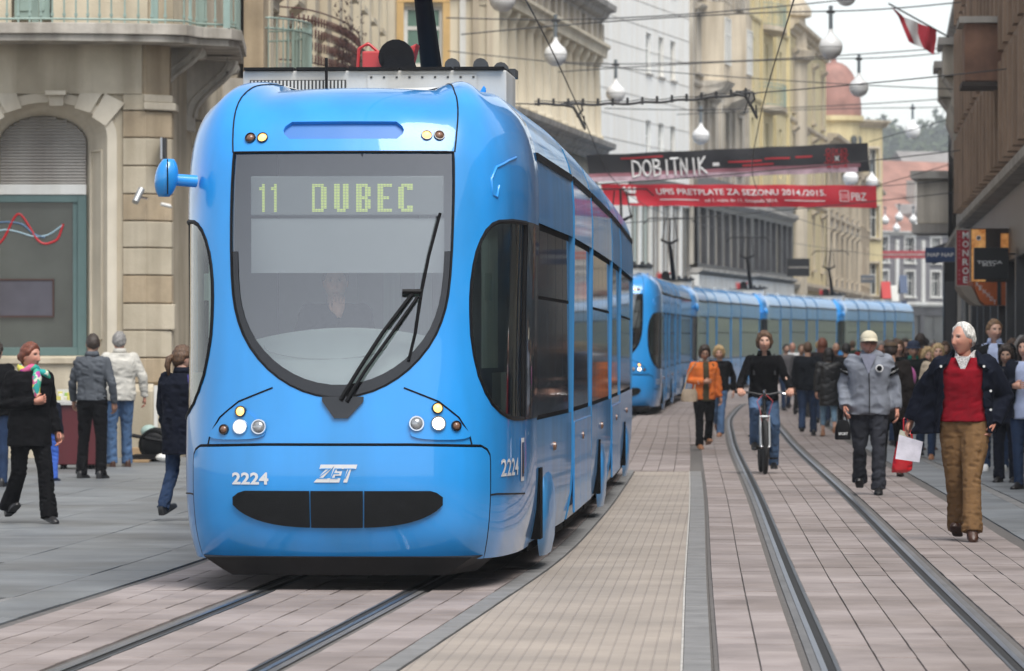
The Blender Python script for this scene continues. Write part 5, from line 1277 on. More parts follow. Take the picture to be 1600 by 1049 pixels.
# banners across the street
M_bblack = pm('black_banner', (.012, .012, .016), .65, .2, 2); M_bred = pm('red_banner', (.52, .012, .030), .65, .08, 2)
M_bwhite = pm('banner_white_print', (.78, .78, .78), .7); M_bgrad = pm('banner_rose_print', (.30, .12, .15), .7, .3, 1.5); M_bredp = pm('banner_red_print', (.42, .02, .03), .7)
M_bpink = pm('banner_pale_print', (.50, .36, .42), .7, .4, 2.0)
def banner(name, label, D, TLp, TRp, BRp, BLp, mat):
    P = [np.array((PX(x, D), PZ(y, D))) for x, y in (TLp, TRp, BRp, BLp)]
    def S(u, v, off=0.0):
        p = (P[0]*(1-u) + P[1]*u)*v + (P[3]*(1-u) + P[2]*u)*(1-v)
        wv = .03*math.sin(u*17) + .015*math.sin(u*41 + v*3) + .04*math.sin(v*3 + u*5)
        sg = -.05*math.sin(u*math.pi*6)*(.3) * (v > .9)
        return (p[0], D + wv - off, p[1] + .008*math.sin(u*31))
    m = MB(); nu, nv = 60, 6
    for off in (0.0, -.012):
        m.loft([[S(i/nu, j/nv, off) for j in range(nv + 1)] for i in range(nu + 1)], closed=False)
    o = m.build(name, mat, smooth=60); tag(o, label, 'banner', 'banners hung across the street')
    def put(txt, u, v, w, h, m_, nm='lettering', bold=.0):
        V, F = mesh_of_text(txt, 1, bold); lo, hi = V.min(0), V.max(0); V = (V - (lo + hi)/2)/(hi - lo + 1e-9)
        MB().add([S(u + p[0]*w, v + p[1]*h, .02) for p in V], F).build(nm, m_, o)
    def rect(u0, u1, v0, v1, m_, nm, off=.012, n=12):
        mm = MB(); mm.loft([[S(u0 + (u1 - u0)*i/n, v0, off), S(u0 + (u1 - u0)*i/n, v1, off)] for i in range(n + 1)], closed=False); return mm.build(nm, m_, o)
    def line(pts, r, m_, nm='drawn_stroke'):
        mm = MB(); q = []
        for k in range(len(pts) - 1):
            for t in np.linspace(0, 1, 4)[:-1]: q.append(S(pts[k][0] + (pts[k+1][0] - pts[k][0])*t, pts[k][1] + (pts[k+1][1] - pts[k][1])*t, .02))
        q.append(S(*pts[-1], .02)); mm.tube(q, r, 5); mm.build(nm, m_, o)
    return o, put, rect, line
bo, put, rect, line = banner('black_banner', 'black banner reading DOBITNIK hung above the red one', 150, (916, 243), (1356, 223), (1358, 268), (921, 285), M_bblack)
rect(.0, .96, .0, .17, M_bpink, 'pale_edge_print', .011, 40); rect(.0, .97, .17, .30, M_bgrad, 'rose_edge_print', .011, 40)
# hand-drawn white letters
def L(pts, u0): return [(u0 + x*.030, .12 + y*.62) for x, y in pts]
u = .158
for glyph in ([[(0, 0), (.05, 1), (.7, .85), (1.0, .5), (.8, .12), (0, 0)]], [[(.5 + .48*math.cos(t), .48 + .45*math.sin(t)) for t in np.linspace(0, 6.28, 12)]], [[(.1, .0), (.1, 1), (.75, .85), (.7, .6), (.1, .52), (.85, .4), (.8, .1), (.1, .0)]],
              [[(.4, .02), (.45, .95)]], [[(0, .98), (1, 1.0)], [(.5, .98), (.5, .0)]], [[(0, 0), (0, 1), (.7, 0), (.75, 1)]], [[(.35, .0), (.3, 1)]], [[(.05, 0), (.05, 1.0)], [(.85, 1.05), (.05, .5), (.95, .05)]]):
    for st in glyph: line(L(st, u), .034, M_bwhite, 'letter_stroke')
    u += .0265 if len(glyph) == 1 and len(glyph[0]) == 2 else .0365
put('red text line', .60, .62, .22, .10, M_bredp, 'small_print') if False else None
for (a_, b_, v_) in ((.12, .27, .80), (.50, .62, .50), (.63, .72, .55), (.74, .80, .58), (.55, .66, .36)): rect(a_, b_, v_, v_ + .06, M_bredp, 'small_print', .012, 6)
rect(.445, .468, .40, .52, M_bwhite, 'small_mark', .012, 3)
# noughts and crosses grid
for g_ in (.868, .897): line([(g_ + .006, .12), (g_ + .006, .86)], .013, M_bredp, 'grid_line')
for v_ in (.36, .62): line([(.842, v_), (.930, v_)], .013, M_bredp, 'grid_line')
for r_, row in enumerate(('OXO', 'OxX', 'XOX')):
    for c_, ch in enumerate(row):
        uc, vc = .858 + .029*c_, .75 - .26*r_; mt = M_bwhite if ch == 'x' else M_bredp
        if ch == 'O': line([(uc + .008*math.cos(t), vc + .08*math.sin(t)) for t in np.linspace(0, 6.28, 9)], .014, mt, 'nought')
        else:
            line([(uc - .007, vc - .08), (uc + .007, vc + .08)], .016, mt, 'cross'); line([(uc + .007, vc - .08), (uc - .007, vc + .08)], .016, mt, 'cross')
ro, put, rect, line = banner('red_banner', 'red banner reading UPIS PRETPLATE ZA SEZONU 2014./2015.', 148, (938, 288), (1369, 290), (1370, 325), (950, 321), M_bred)
put('UPIS PRETPLATE ZA SEZONU 2014./2015.', .505, .66, .62, .27, M_bwhite, 'lettering', .012); put('od 1. rujna do 11. listopada 2014.', .50, .26, .27, .19, M_bwhite, 'lettering', .012)
rect(.20, .345, .27, .31, M_bwhite, 'rule', .014, 5); rect(.66, .81, .27, .31, M_bwhite, 'rule', .014, 5); put('PBZ', .935, .50, .055, .34, M_bwhite, 'lettering')
line([(.866, .27), (.866, .74), (.898, .74), (.898, .27), (.866, .27)], .012, M_bwhite, 'square_mark')
for q in (.873, .882, .891): line([(q, .38), (q, .62)], .009, M_bwhite, 'square_mark')
rect(.082, .115, .12, .45, M_bwhite, 'white_mark', .014, 3); 
for q in (-1, 0, 1): line([(.10 + q*.012, .58), (.10 + q*.02, .86)], .05, M_bwhite, 'white_mark')
wire([(PX(1357, 150), 150, PZ(222, 150)), (12.9, 150, PZ(212, 150) + .5)], .012, 'cord tying the black banner to the right wall', name='banner_cord'); wire([(PX(1369, 148), 148, PZ(291, 148)), (12.8, 148, PZ(255, 148))], .012, 'cord tying the red banner to the right wall', name='banner_cord')

# flag
fl = empty('flag', (PX(1480, 128), 128, PZ(57, 128))); tag(fl, 'red and white flag hanging from a pole on the right building', 'flag')
FXo = lambda px, py: (PX(px, 128) - fl.location.x, PZ(py, 128) - fl.location.z)
m = MB(); p0, p1 = FXo(1484, 57), FXo(1387, 7); m.tube([(p0[0], .3, p0[1]), (p1[0], -.3, p1[1])], .022, 7); m.build('flag_pole', M_iron, fl)
rowsP = [[(1392, 11), (1412, 27), (1434, 36), (1463, 48)], [(1403, 26), (1416, 40), (1434, 52), (1463, 62)], [(1413, 50), (1424, 58), (1438, 66), (1460, 80)], [(1419, 66), (1429, 70), (1442, 76), (1459, 86)]]
M_fr, M_fw = pm('flag_red', (.50, .03, .05), .8, .1, 3), pm('flag_white', (.70, .69, .68), .8, .05, 3)
edges = [(0, 1), (1, 2), (2, 3)]
for si, (c0, c1) in enumerate(edges):
    m = MB(); rings = []
    for i, row in enumerate(rowsP):
        r_ = []
        for t in np.linspace(0, 1, 6):
            px = row[c0][0] + (row[c1][0] - row[c0][0])*t; py = row[c0][1] + (row[c1][1] - row[c0][1])*t; q = FXo(px, py); r_.append((q[0], -.1 + .09*math.sin(px*.25 + i*.8), q[1]))
        rings.append(r_)
    m.loft(rings, closed=False); m.loft([[(x, y + .012, z) for x, y, z in r_] for r_ in rings], closed=False); m.build('flag_stripe', M_fw if si == 1 else M_fr, fl, smooth=60)

# shop signs on the right
M_signred = pm('maroon_sign', (.36, .015, .03), .4, .06, 3); M_navy = pm('navy_sign', (.022, .05, .14), .45, .06, 3); M_signblk = pm('black_sign', (.01, .01, .011), .35, .1, 3)
M_signw = pm('sign_white', (.75, .75, .74), .5); M_orange = pm('orange_sign', (.55, .12, .02), .5, .2, 4); M_glow = pm('lit_poster', (.62, .20, .035), .4, .5, 5, emit=.12, tint=(.85, .5, .2))
def boxsign(name, label, D, px0, px1, py0, py1, mat, th=.10):
    x0, x1, z1, z0 = PX(px0, D), PX(px1, D), PZ(py0, D), PZ(py1, D); o = empty(name, ((x0 + x1)/2, D, z0)); tag(o, label, 'sign')
    w, h = x1 - x0, z1 - z0; MB().box(-w/2, 0, 0, w/2, th, h).build('sign_box', mat, o, bevel=.01)
    m = MB(); m.tube([(w/2 - .02, th/2, h*.8), (w/2 + .55, th/2 + .1, h*.8)], .02, 6); m.build('bracket', M_iron, o)
    return o, w, h
o, w, h = boxsign('vertical_sign', 'upright maroon sign reading MONROE on the right', 112, 1494, 1515.5, 359, 447, M_signred)
m = MB(); 
for a_ in (-w/2 - .012, w/2 - .012): m.box(a_, -.012, -.01, a_ + .024, .11, h + .01)
m.box(-w/2 + .012, -.012, -.014, w/2 - .012, .11, .014); m.box(-w/2 + .012, -.012, h - .014, w/2 - .012, .11, h + .014); m.build('sign_frame', M_concrete, o)
for k, ch in enumerate('MONROE'): text(ch, 'lettering', M_signw, o, (.055, -.008, h*(.90 - k*.158)), w=.135 if ch != 'E' else .10, h=.145, bold=.025)
for k, ch in enumerate('LINGERIE SHOP'.replace(' ', ' ')):
    if ch.strip() and False: pass
for k in range(12):
    if k in (7, 8): continue
    MB().box(-.10, -.008, h*(.93 - k*.075), -.06, -.003, h*(.93 - k*.075) + .045).build('small_print', pm('sign_pink', (.45, .13, .15), .5), o)
o, w, h = boxsign('blue_sign', 'navy blue sign reading NAP NAP left of the maroon sign', 122, 1446, 1493, 387, 410.5, M_navy); text('NAP NAP', 'lettering', M_signw, o, (0, -.006, h*.52), w=w*.88, h=h*.26, bold=.02)
o, w, h = boxsign('black_sign', 'black box sign reading TOSCA BLU before the orange posters', 95, 1522, 1576, 387, 437, M_signblk, .12); text('TOSCA', 'lettering', M_signw, o, (-.03, -.006, h*.54), w=w*.74, h=h*.10, bold=.03); text('BLU', 'lettering', M_signw, o, (-.05, -.006, h*.455), w=w*.36, h=h*.07, bold=.02)
o, w, h = boxsign('lit_orange_poster', 'lit orange and yellow poster panel behind the black sign', 99, 1517, 1577, 357, 441, M_browndk, .08)
MB().box(-w/2 + .01, -.012, .01, -w*.12, -.002, h - .02).build('poster', M_glow, o); MB().box(w*.28, -.012, h*.5, w/2 - .01, -.002, h - .1).build('poster', M_glow, o)
m = MB(); m.lathe([(.05, -.004), (.05, .004), (.03, .004), (.03, -.004)], (-w*.30, -.02, h*.82), 14, axis='y'); m.build('ring_print', M_signw, o)
# orange barrel-shaped projecting sign with falling letters
D = 104; o = empty('orange_curved_sign', (PX(1545, D), D, PZ(476, D))); tag(o, 'orange curved projecting sign with white letters below the black sign', 'sign')
q = lambda px, py: (PX(px, D) - o.location.x, PZ(py, D) - o.location.z)
poly = [q(1520, 440), q(1597, 440), q(1598, 466), q(1592, 474), q(1580, 477), q(1540, 477), q(1531, 470), q(1526, 458)]
MB().prism(poly, 0, 1.3).build('sign_face', M_orange, o, bevel=.01)
m = MB(); m.prism([q(1500, 448), q(1518, 447), q(1524, 458), q(1530, 472), q(1537, 478), q(1524, 476), q(1508, 462)], .05, 1.4); m.build('sign_ribbed_side', M_taupe, o)
for k, (ch, px, py) in enumerate(zip('KENNDY', (1527.5, 1532, 1538, 1544, 1549, 1554), (444, 450, 456, 461, 467, 472))): text(ch, 'lettering', M_signw, o, (q(px, py)[0], -.012, q(px, py)[1]), w=.06, h=.09, bold=.02)
m = MB(); m.box(q(1558, 0)[0], -.02, q(0, 477)[1], q(1564, 0)[0], 0.0, q(0, 440)[1]); m.box(q(1577, 0)[0], -.05, q(0, 560)[1], q(1584, 0)[0], -.02, q(0, 440)[1]); m.build('sign_post', M_iron, o)
# dark pillar and other street pieces in the distance
D = 118; m = MB(); m.box(PX(1475, D), D, 0, PX(1496, D), D + .35, PZ(409, D)); o = m.build('advertising_pillar', M_signblk, bevel=.02); tag(o, 'tall dark pillar below the navy sign on the right pavement', 'pillar')
MB().box(PX(1477, D), D - .012, .5, PX(1494, D), D - .002, PZ(440, D)).build('pillar_panel', M_darkshop, o)
D = 232; 
for px0, px1, py0, py1, mt, lab in ((1230, 1265, 404, 432, M_signblk, 'dark sign board on the yellow house beside the glazed storey'), (1345, 1367, 430, 442, pm('slate_sign', (.10, .12, .15), .5), 'small slate blue shop sign far down the street'), (1366, 1450, 392, 404, M_red, 'long red shop awning far down the street')):
    DD = D if px0 < 1300 else (290 if px0 < 1360 else 398); o = MB().box(PX(px0, DD), DD, PZ(py1, DD), PX(px1, DD), DD + .3, PZ(py0, DD)).build('hanging_sign' if mt is not M_red else 'awning', mt, bevel=.02); tag(o, lab, 'sign' if mt is not M_red else 'awning')
    MB().box(PX(px0 + 2, DD), DD - .02, PZ((py0 + py1)/2 + 1, DD), PX(px1 - 2, DD), DD - .005, PZ((py0 + py1)/2 - 1, DD)).build('lettering_line', M_concrete, o)
for k, (px, py0, py1, w_, c, lab) in enumerate(((1302, 425, 448, 26, (.5, .5, .48), 'white delivery hoarding between far house fronts'), (1385, 440, 470, 14, (.45, .04, .04), 'red parasol stand far down the street'), (1412, 430, 470, 12, (.06, .09, .16), 'dark blue kiosk far down the street'), (1398, 446, 470, 10, (.55, .55, .52), 'white kiosk far down the street'), (1350, 452, 470, 20, (.45, .36, .05), 'yellow stall far down the street'))):
    DD = 300 + 8*k; x0, x1 = PX(px - w_/2, DD), PX(px + w_/2, DD); o = empty('market_stall', ((x0 + x1)/2, DD, gz(DD))); tag(o, lab, 'stall'); mm = pm('stall_%d' % k, c, .7, .1, 2); w2 = (x1 - x0)/2; zt_ = PZ(py0, DD) - gz(DD)
    MB().box(-w2*.85, 0, 0, w2*.85, 1.4, zt_*.72).build('stall_counter', mm, o); MB().mould(-w2, w2, [(-.4, zt_*.8), (.7, zt_), (1.8, zt_*.8), (.7, zt_*.93)]).build('stall_roof', mm, o)

# security camera and alarm on the corner building
sc_ = empty('security_camera', (PX(218, 73.6), 73.55, PZ(306, 73.6))); tag(sc_, 'silver security camera on the corner building', 'camera')
m = MB(); m.tube([(-.05, -.12, -.10), (.03, .02, .09)], .05, 12); m.build('camera_body', M_galv, sc_, smooth=50); m = MB(); m.tube([(.0, .0, -.02), (.10, .12, -.04), (.11, .35, -.04)], .018, 6); m.build('camera_bracket', M_chrome, sc_)
sc2 = empty('security_camera', (PX(262, 73.8), 73.9, PZ(320, 73.8))); tag(sc2, 'small white security camera right of the silver one by the tram mirror', 'camera')
m = MB(); m.tube([(-.10, -.06, .01), (.03, .0, -.02)], .028, 10); m.build('camera_body', M_whitepaint, sc2, smooth=50); m = MB(); m.tube([(0, 0, 0), (.04, .15, -.03), (.0, .3, -.03)], .014, 6); m.build('camera_bracket', M_whitepaint, sc2)
pl = MB().box(PX(252, 73.9), 73.7, PZ(250, 73.9), PX(255, 73.9), 74.2, PZ(216, 73.9)); o = pl.build('wall_plate', M_galv); tag(o, 'thin grey plate sign edge-on above the tram mirror', 'sign'); MB().box(PX(256, 73.9), 73.75, PZ(250, 73.9), PX(259, 73.9), 74.2, PZ(216, 73.9)).build('plate_back', M_iron, o)

# --- pavement stall and rubbish at the left wall
st = empty('street_stall', (PX(115, 67), 67.0, 0)); tag(st, 'dark red vending stall with a tray of small goods by the left wall', 'stall')
M_maroon = pm('maroon_board', (.085, .008, .012), .5, .15, 3)
X0, X1 = PX(84, 67) - st.location.x, PX(152, 67) - st.location.x; H = PZ(633, 67)
MB().box(X0, 0, .06, X1, .7, H).build('stall_box', M_maroon, st, bevel=.015); MB().box(X0 - .03, -.04, H, X1 + .03, .74, H + .03).build('stall_top', M_chrome, st)
m = MB(); rnd = random.Random(5)
tr_ = MB(); tr_.box(X0, .05, H + .031, X1 - .05, .6, H + .06); tr_.box(X0, .5, H + .06, X1 - .05, .6, H + .2); tro = tr_.build('goods_tray', M_whitepaint, st)
cols = [pm('goods_green', (.25, .45, .1), .5), pm('goods_red', (.4, .03, .04), .5), pm('goods_yellow', (.55, .5, .12), .5), M_whitepaint]
for k in range(26):
    x, y = rnd.uniform(X0 + .05, X1 - .1), rnd.uniform(.08, .45); MB().box(x - .03, y - .03, H + .061, x + .03, y + .03, H + .10 + .08*rnd.random()).build('packet', cols[k % 4], tro, bevel=.006)
m = MB(); [m.lathe([(.001, -.02), (.05, -.02), (.05, .02), (.001, .02)], (x, y, .05), 10, axis='x') for x in (X0 + .1, X1 - .1) for y in (.1, .6)]; m.build('castor', M_black, st)
def small(name, label, cat, mb, mat, bev=.004):
    o = mb.build(name, mat, bevel=bev); tag(o, label, cat); return o
M_card = pm('cardboard', (.36, .24, .13), .85, .15, 4); M_brownbox = pm('brown_board', (.16, .075, .06), .7, .1, 3)
small('brown_board', 'narrow brown board standing between the two men', 'board', MB().hexa([(PX(138, 68), 67.6, 0), (PX(150, 68), 67.6, 0), (PX(150, 68), 68.2, 0), (PX(138, 68), 68.2, 0), (PX(140, 68), 67.6, .55), (PX(146, 68), 67.6, .5), (PX(146, 68), 68.2, .5), (PX(140, 68), 68.2, .55)]), M_brownbox)
small('cardboard_box', 'tall cardboard piece behind the man in jeans', 'cardboard', MB().hexa([(PX(196, 71), 70.6, 0), (PX(206, 71), 70.6, 0), (PX(206, 71), 71, 0), (PX(196, 71), 71, 0), (PX(200, 71), 70.7, .42), (PX(205, 71), 70.7, .4), (PX(205, 71), 71, .4), (PX(200, 71), 71, .42)]), M_card)
small('cardboard_sheet', 'flat cardboard sheets lying at the wall foot', 'cardboard', MB().box(PX(198, 72), 71.0, .0, PX(240, 72), 72.2, .035), M_card); small('cardboard_box', 'low open cardboard box at the wall foot', 'cardboard', MB().box(PX(208, 73), 72.6, 0, PX(230, 73), 73.2, .17), M_card)
small('black_tray', 'flat black tray lying on the cardboard', 'tray', MB().box(PX(208, 71.5), 71.3, .04, PX(252, 71.5), 72.0, .10), M_black)
m = MB(); m.ball((PX(258, 71), 71.0, .07), .09, (1.5, 1, .7), 10, 6); m.ball((PX(262, 71), 71.1, .12), .06, (1, 1, 1), 8, 6); small('crumpled_paper', 'crumpled white paper beside the black trolley bag', 'paper', m, M_whitepaint, 0)
tb = empty('trolley_bag', (PX(240, 71.5), 71.6, 0)); tag(tb, 'black wheeled trolley bag with teal top lying by the wall', 'bag')
m = MB(); m.ball((.02, .1, .24), .24, (1.0, .8, 1.0), 14, 9); m.build('bag_body', M_black, tb, smooth=60); m = MB(); m.tube([(-.30, -.12, .37), (.22, -.1, .27)], .028, 7); m.build('bag_handle', M_black, tb); m = MB(); m.tube([(.19*math.cos(a), -.13, .24 + .19*math.sin(a)) for a in np.linspace(0, 6.28, 22)], .025, 6); m.build('bag_wheel', M_under, tb); m = MB(); m.ball((-.08, .15, .42), .12, (1, .7, .8), 12, 8); m.build('bag_top', M_teal, tb, smooth=60)
small('leaning_board', 'pale board leaning on the wall beside the navy-coated woman', 'board', MB().box(PX(242, 73.5), 73.3, .3, PX(248, 73.5), 73.36, 1.05), M_whitepaint)
# ---------------------------------------------------------------- people
M_skin = skinmat('skin')
def cloth(name, col, rough=.9, var=.18, bump=.0015, bscale=160, scale=9, sheen=.0, spec=.12): return pm('cloth_' + name, col, rough, var, scale, bump=bump, bscale=bscale, sheen=sheen, spec=spec)
def leather(name, col, rough=.4): return pm('leather_' + name, col, rough, .2, 8, bump=.001, bscale=60)
def hairmat(name, col): return pm('hair_' + name, col, .5, .55, 90, bump=.006, bscale=150, stretch=(1, 1, .3))
H_dark, H_brown, H_grey, H_white, H_blond, H_auburn, H_black = hairmat('dark_brown', (.035, .022, .015)), hairmat('brown', (.10, .052, .026)), hairmat('grey', (.22, .21, .20)), hairmat('white', (.62, .60, .56)), hairmat('blond', (.46, .32, .16)), hairmat('auburn', (.16, .045, .022)), hairmat('black', (.012, .010, .010))
SK = dict(fair=(.56, .33, .24), ruddy=(.52, .255, .18), tan=(.42, .24, .165), olive=(.44, .27, .19), dark=(.26, .145, .095))
def fuse(mb, voxel, it=3, fac=.5):
    me = bpy.data.meshes.new('fuse'); me.from_pydata(mb.v, [], mb.f)
    bm = bmesh.new(); bm.from_mesh(me); bmesh.ops.recalc_face_normals(bm, faces=bm.faces); bm.to_mesh(me); bm.free()
    o = bpy.data.objects.new('fuse', me)
    r = o.modifiers.new('r', 'REMESH'); r.mode = 'VOXEL'; r.voxel_size = voxel
    s = o.modifiers.new('s', 'SMOOTH'); s.factor = fac; s.iterations = it
    m2 = evaluated(o)
    n = len(m2.vertices); V = np.empty(n*3); m2.vertices.foreach_get('co', V); N = np.empty(n*3); m2.vertices.foreach_get('normal', N)
    nl = len(m2.loops); li = np.empty(nl, int); m2.loops.foreach_get('vertex_index', li)
    ls = np.empty(len(m2.polygons), int); m2.polygons.foreach_get('loop_start', ls); lt = np.empty(len(m2.polygons), int); m2.polygons.foreach_get('loop_total', lt)
    F = [tuple(li[a:a+b].tolist()) for a, b in zip(ls, lt)]
    bpy.data.objects.remove(o); bpy.data.meshes.remove(me); bpy.data.meshes.remove(m2)
    return V.reshape(-1, 3), F, N.reshape(-1, 3)
def wrinkle(V, N, amp, seed=0, z0=None, fine=1.0):
    rs = np.random.RandomState(seed); d = np.zeros(len(V))
    for k in range(9):
        kv = rs.normal(0, 1, 3); kv /= np.linalg.norm(kv); kv[2] *= 1.5; wl = rs.uniform(.07, .22) / fine; ph = rs.uniform(0, 6.28)
        kv2 = rs.normal(0, 1, 3)*6; d += np.sin(V @ (kv*6.28/wl) + ph + 1.6*np.sin(V @ kv2 + ph*2)) * (wl / .22) ** .6
    d = -np.abs(d) ** .8 * .55 + d*.25
    return V + N * (d * amp * .55)[:, None]
def mesh_obj(name, V, F, mat, parent=None, tone=None):
    me = bpy.data.meshes.new(name); me.from_pydata([tuple(p) for p in V], [], F)
    if tone is not None:
        a = me.color_attributes.new('tone', 'FLOAT_COLOR', 'POINT'); a.data.foreach_set('color', np.concatenate([tone, np.ones((len(V), 1))], 1).ravel())
    return link(name, me, mat, parent, smooth=180)
def head_surface(nu, nv):
    th = np.linspace(-math.pi, math.pi, nu + 1)[:-1]; 
    th = th + .35*np.sin(th)*-1.0 * 0 
    ph = np.linspace(.0, math.pi, nv + 1)
    T, P = np.meshgrid(th, ph); T = T - .45*np.sin(T)                       # more vertices on the face
    dx, dy, dz = np.sin(P)*np.sin(T), -np.sin(P)*np.cos(T), np.cos(P)
    t = np.clip(-dz, 0, 1); x = .076*dx*(1 - .27*t**1.4); y = .098*dy; z = .120*dz
    y = np.where(dy < 0, y*(1 - .04*t), y*(1 - .28*t)); z = np.where((dz < 0), z*(1.0 - .03*(dy > 0)), z)
    fr = np.clip(-dy*2.2, 0, 1); ax = np.abs(x)
    y = y + fr*.006*np.exp(-(ax/.05)**2)                                     # flatter face plane
    npz = np.interp(z, [-.052, -.046, -.036, .0, .026, .034], [0, .012, .027, .012, .003, 0]); wd = np.interp(z, [-.05, -.036, .03], [.015, .0135, .010])
    y = y - fr*npz*np.exp(-(x/wd)**2)
    y = y + fr*.011*np.exp(-((ax - .031)/.014)**2 - ((z - .012)/.012)**2)
    y = y - fr*.005*np.exp(-((ax - .030)/.020)**2 - ((z - .034)/.008)**2)
    y = y - fr*.005*np.exp(-((ax - .042)/.018)**2 - ((z + .028)/.018)**2)
    y = y - fr*.007*np.exp(-(x/.024)**2 - ((z + .072)/.010)**2) + fr*.005*np.exp(-(x/.024)**2 - ((z + .071)/.003)**2)
    y = y - fr*.009*np.exp(-(x/.026)**2 - ((z + .106)/.014)**2)
    V = np.stack([x, y, z], -1).reshape(-1, 3); F = []
    for i in range(nv):
        for j in range(nu): k = (j + 1) % nu; F.append((i*nu + j, i*nu + k, (i+1)*nu + k, (i+1)*nu + j))
    return V*1.05, F, T.ravel(), P.ravel()
HEADS = {}
def head_parts(lod):
    if lod not in HEADS: HEADS[lod] = head_surface(*((76, 60) if lod == 0 else ((48, 40) if lod == 1 else (26, 20))))
    return HEADS[lod]
def rot(yaw, pitch=0, roll=0): return np.array(Matrix.Rotation(yaw, 3, 'Z') @ Matrix.Rotation(pitch, 3, 'X') @ Matrix.Rotation(roll, 3, 'Y'))
def hand_mesh(mb, w, d, nrm, side, curl=.6, s=1.0):
    """palm, four bent fingers of different length and a thumb leaving the side of the palm"""
    d = Vector(d).normalized(); nrm = Vector(nrm); nrm = (nrm - d*nrm.dot(d)).normalized(); ac = d.cross(nrm)*side; w = Vector(w)
    def P(a, b, c): return tuple(w + (d*a + ac*b + nrm*c)*s)
    mb.loft([[P(a, -hw, -t), P(a, hw, -t), P(a, hw, t), P(a, -hw, t)] for a, hw, t in ((-.01, .024, .018), (.02, .032, .017), (.05, .040, .015), (.09, .041, .012))])
    for k, (b, L) in enumerate(((-.031, .066), (-.010, .078), (.011, .073), (.031, .058))):
        c1, c2, c3 = curl*.6, curl*1.4, curl*2.0; p = [(.086, b, 0)]
        for cc, f in ((c1, .45), (c2, .32), (c3, .23)): q = p[-1]; p.append((q[0] + L*f*math.cos(cc), b*1.03, q[2] + L*f*math.sin(cc)))
        mb.tube([P(*q) for q in p], [.0095*s, .009*s, .0085*s, .006*s], 6)
    mb.tube([P(.025, -.030, .006), P(.05, -.052, .014), P(.074, -.056, .024), P(.092, -.050, .034)], [.013*s, .011*s, .010*s, .007*s], 6)
TORSO = [(.86, .150, .112), (.95, .168, .120), (1.05, .152, .108), (1.15, .150, .108), (1.26, .168, .118), (1.36, .182, .116), (1.425, .172, .098), (1.465, .115, .08), (1.49, .07, .066)]
def ring(c, rx, ry, n=20, ex=2.4, a0=0, a1=2*math.pi, tilt=(0, 0)):
    out = []
    for k in range(n):
        a = a0 + (a1 - a0)*k/n; ca, sa = math.cos(a), math.sin(a); x = rx*math.copysign(abs(ca)**(2/ex), ca); y = ry*math.copysign(abs(sa)**(2/ex), sa)
        out.append((c[0] + x, c[1] + y, c[2] + tilt[0]*x + tilt[1]*y))
    return out
DEF = dict(hipa=(-.088, 0, .93), kneea=(-.10, -.02, .50), anka=(-.105, .02, .085), hipb=(.088, 0, .93), kneeb=(.10, -.02, .50), ankb=(.105, .02, .085),
           sha=(-.174, .005, 1.395), elba=(-.240, .035, 1.13), wria=(-.245, -.03, .875), shb=(.174, .005, 1.395), elbb=(.240, .035, 1.13), wrib=(.245, -.03, .875), head=(0, -.022, 1.606), lean=(0, 0), foota=0, footb=0, pita=0, pitb=0)
def walk(s=1.0, lead='a'):
    f = dict(kneea=(-.10, -.16*s, .52), anka=(-.105, -.24*s, .10), pita=.22*s, kneeb=(.10, .03*s, .49), ankb=(.105, .27*s, .17), pitb=-.55*s, elba=(-.24, .12*s, 1.14), wria=(-.25, .10*s, .88), elbb=(.24, -.02, 1.14), wrib=(.25, -.16*s, .90))
    if lead == 'a': return f
    g_ = {}
    for k, v in f.items():
        k2 = k[:-1] + ('b' if k[-1] == 'a' else 'a'); g_[k2] = (-v[0], v[1], v[2]) if isinstance(v, tuple) else v
    return g_
PEOPLE = []
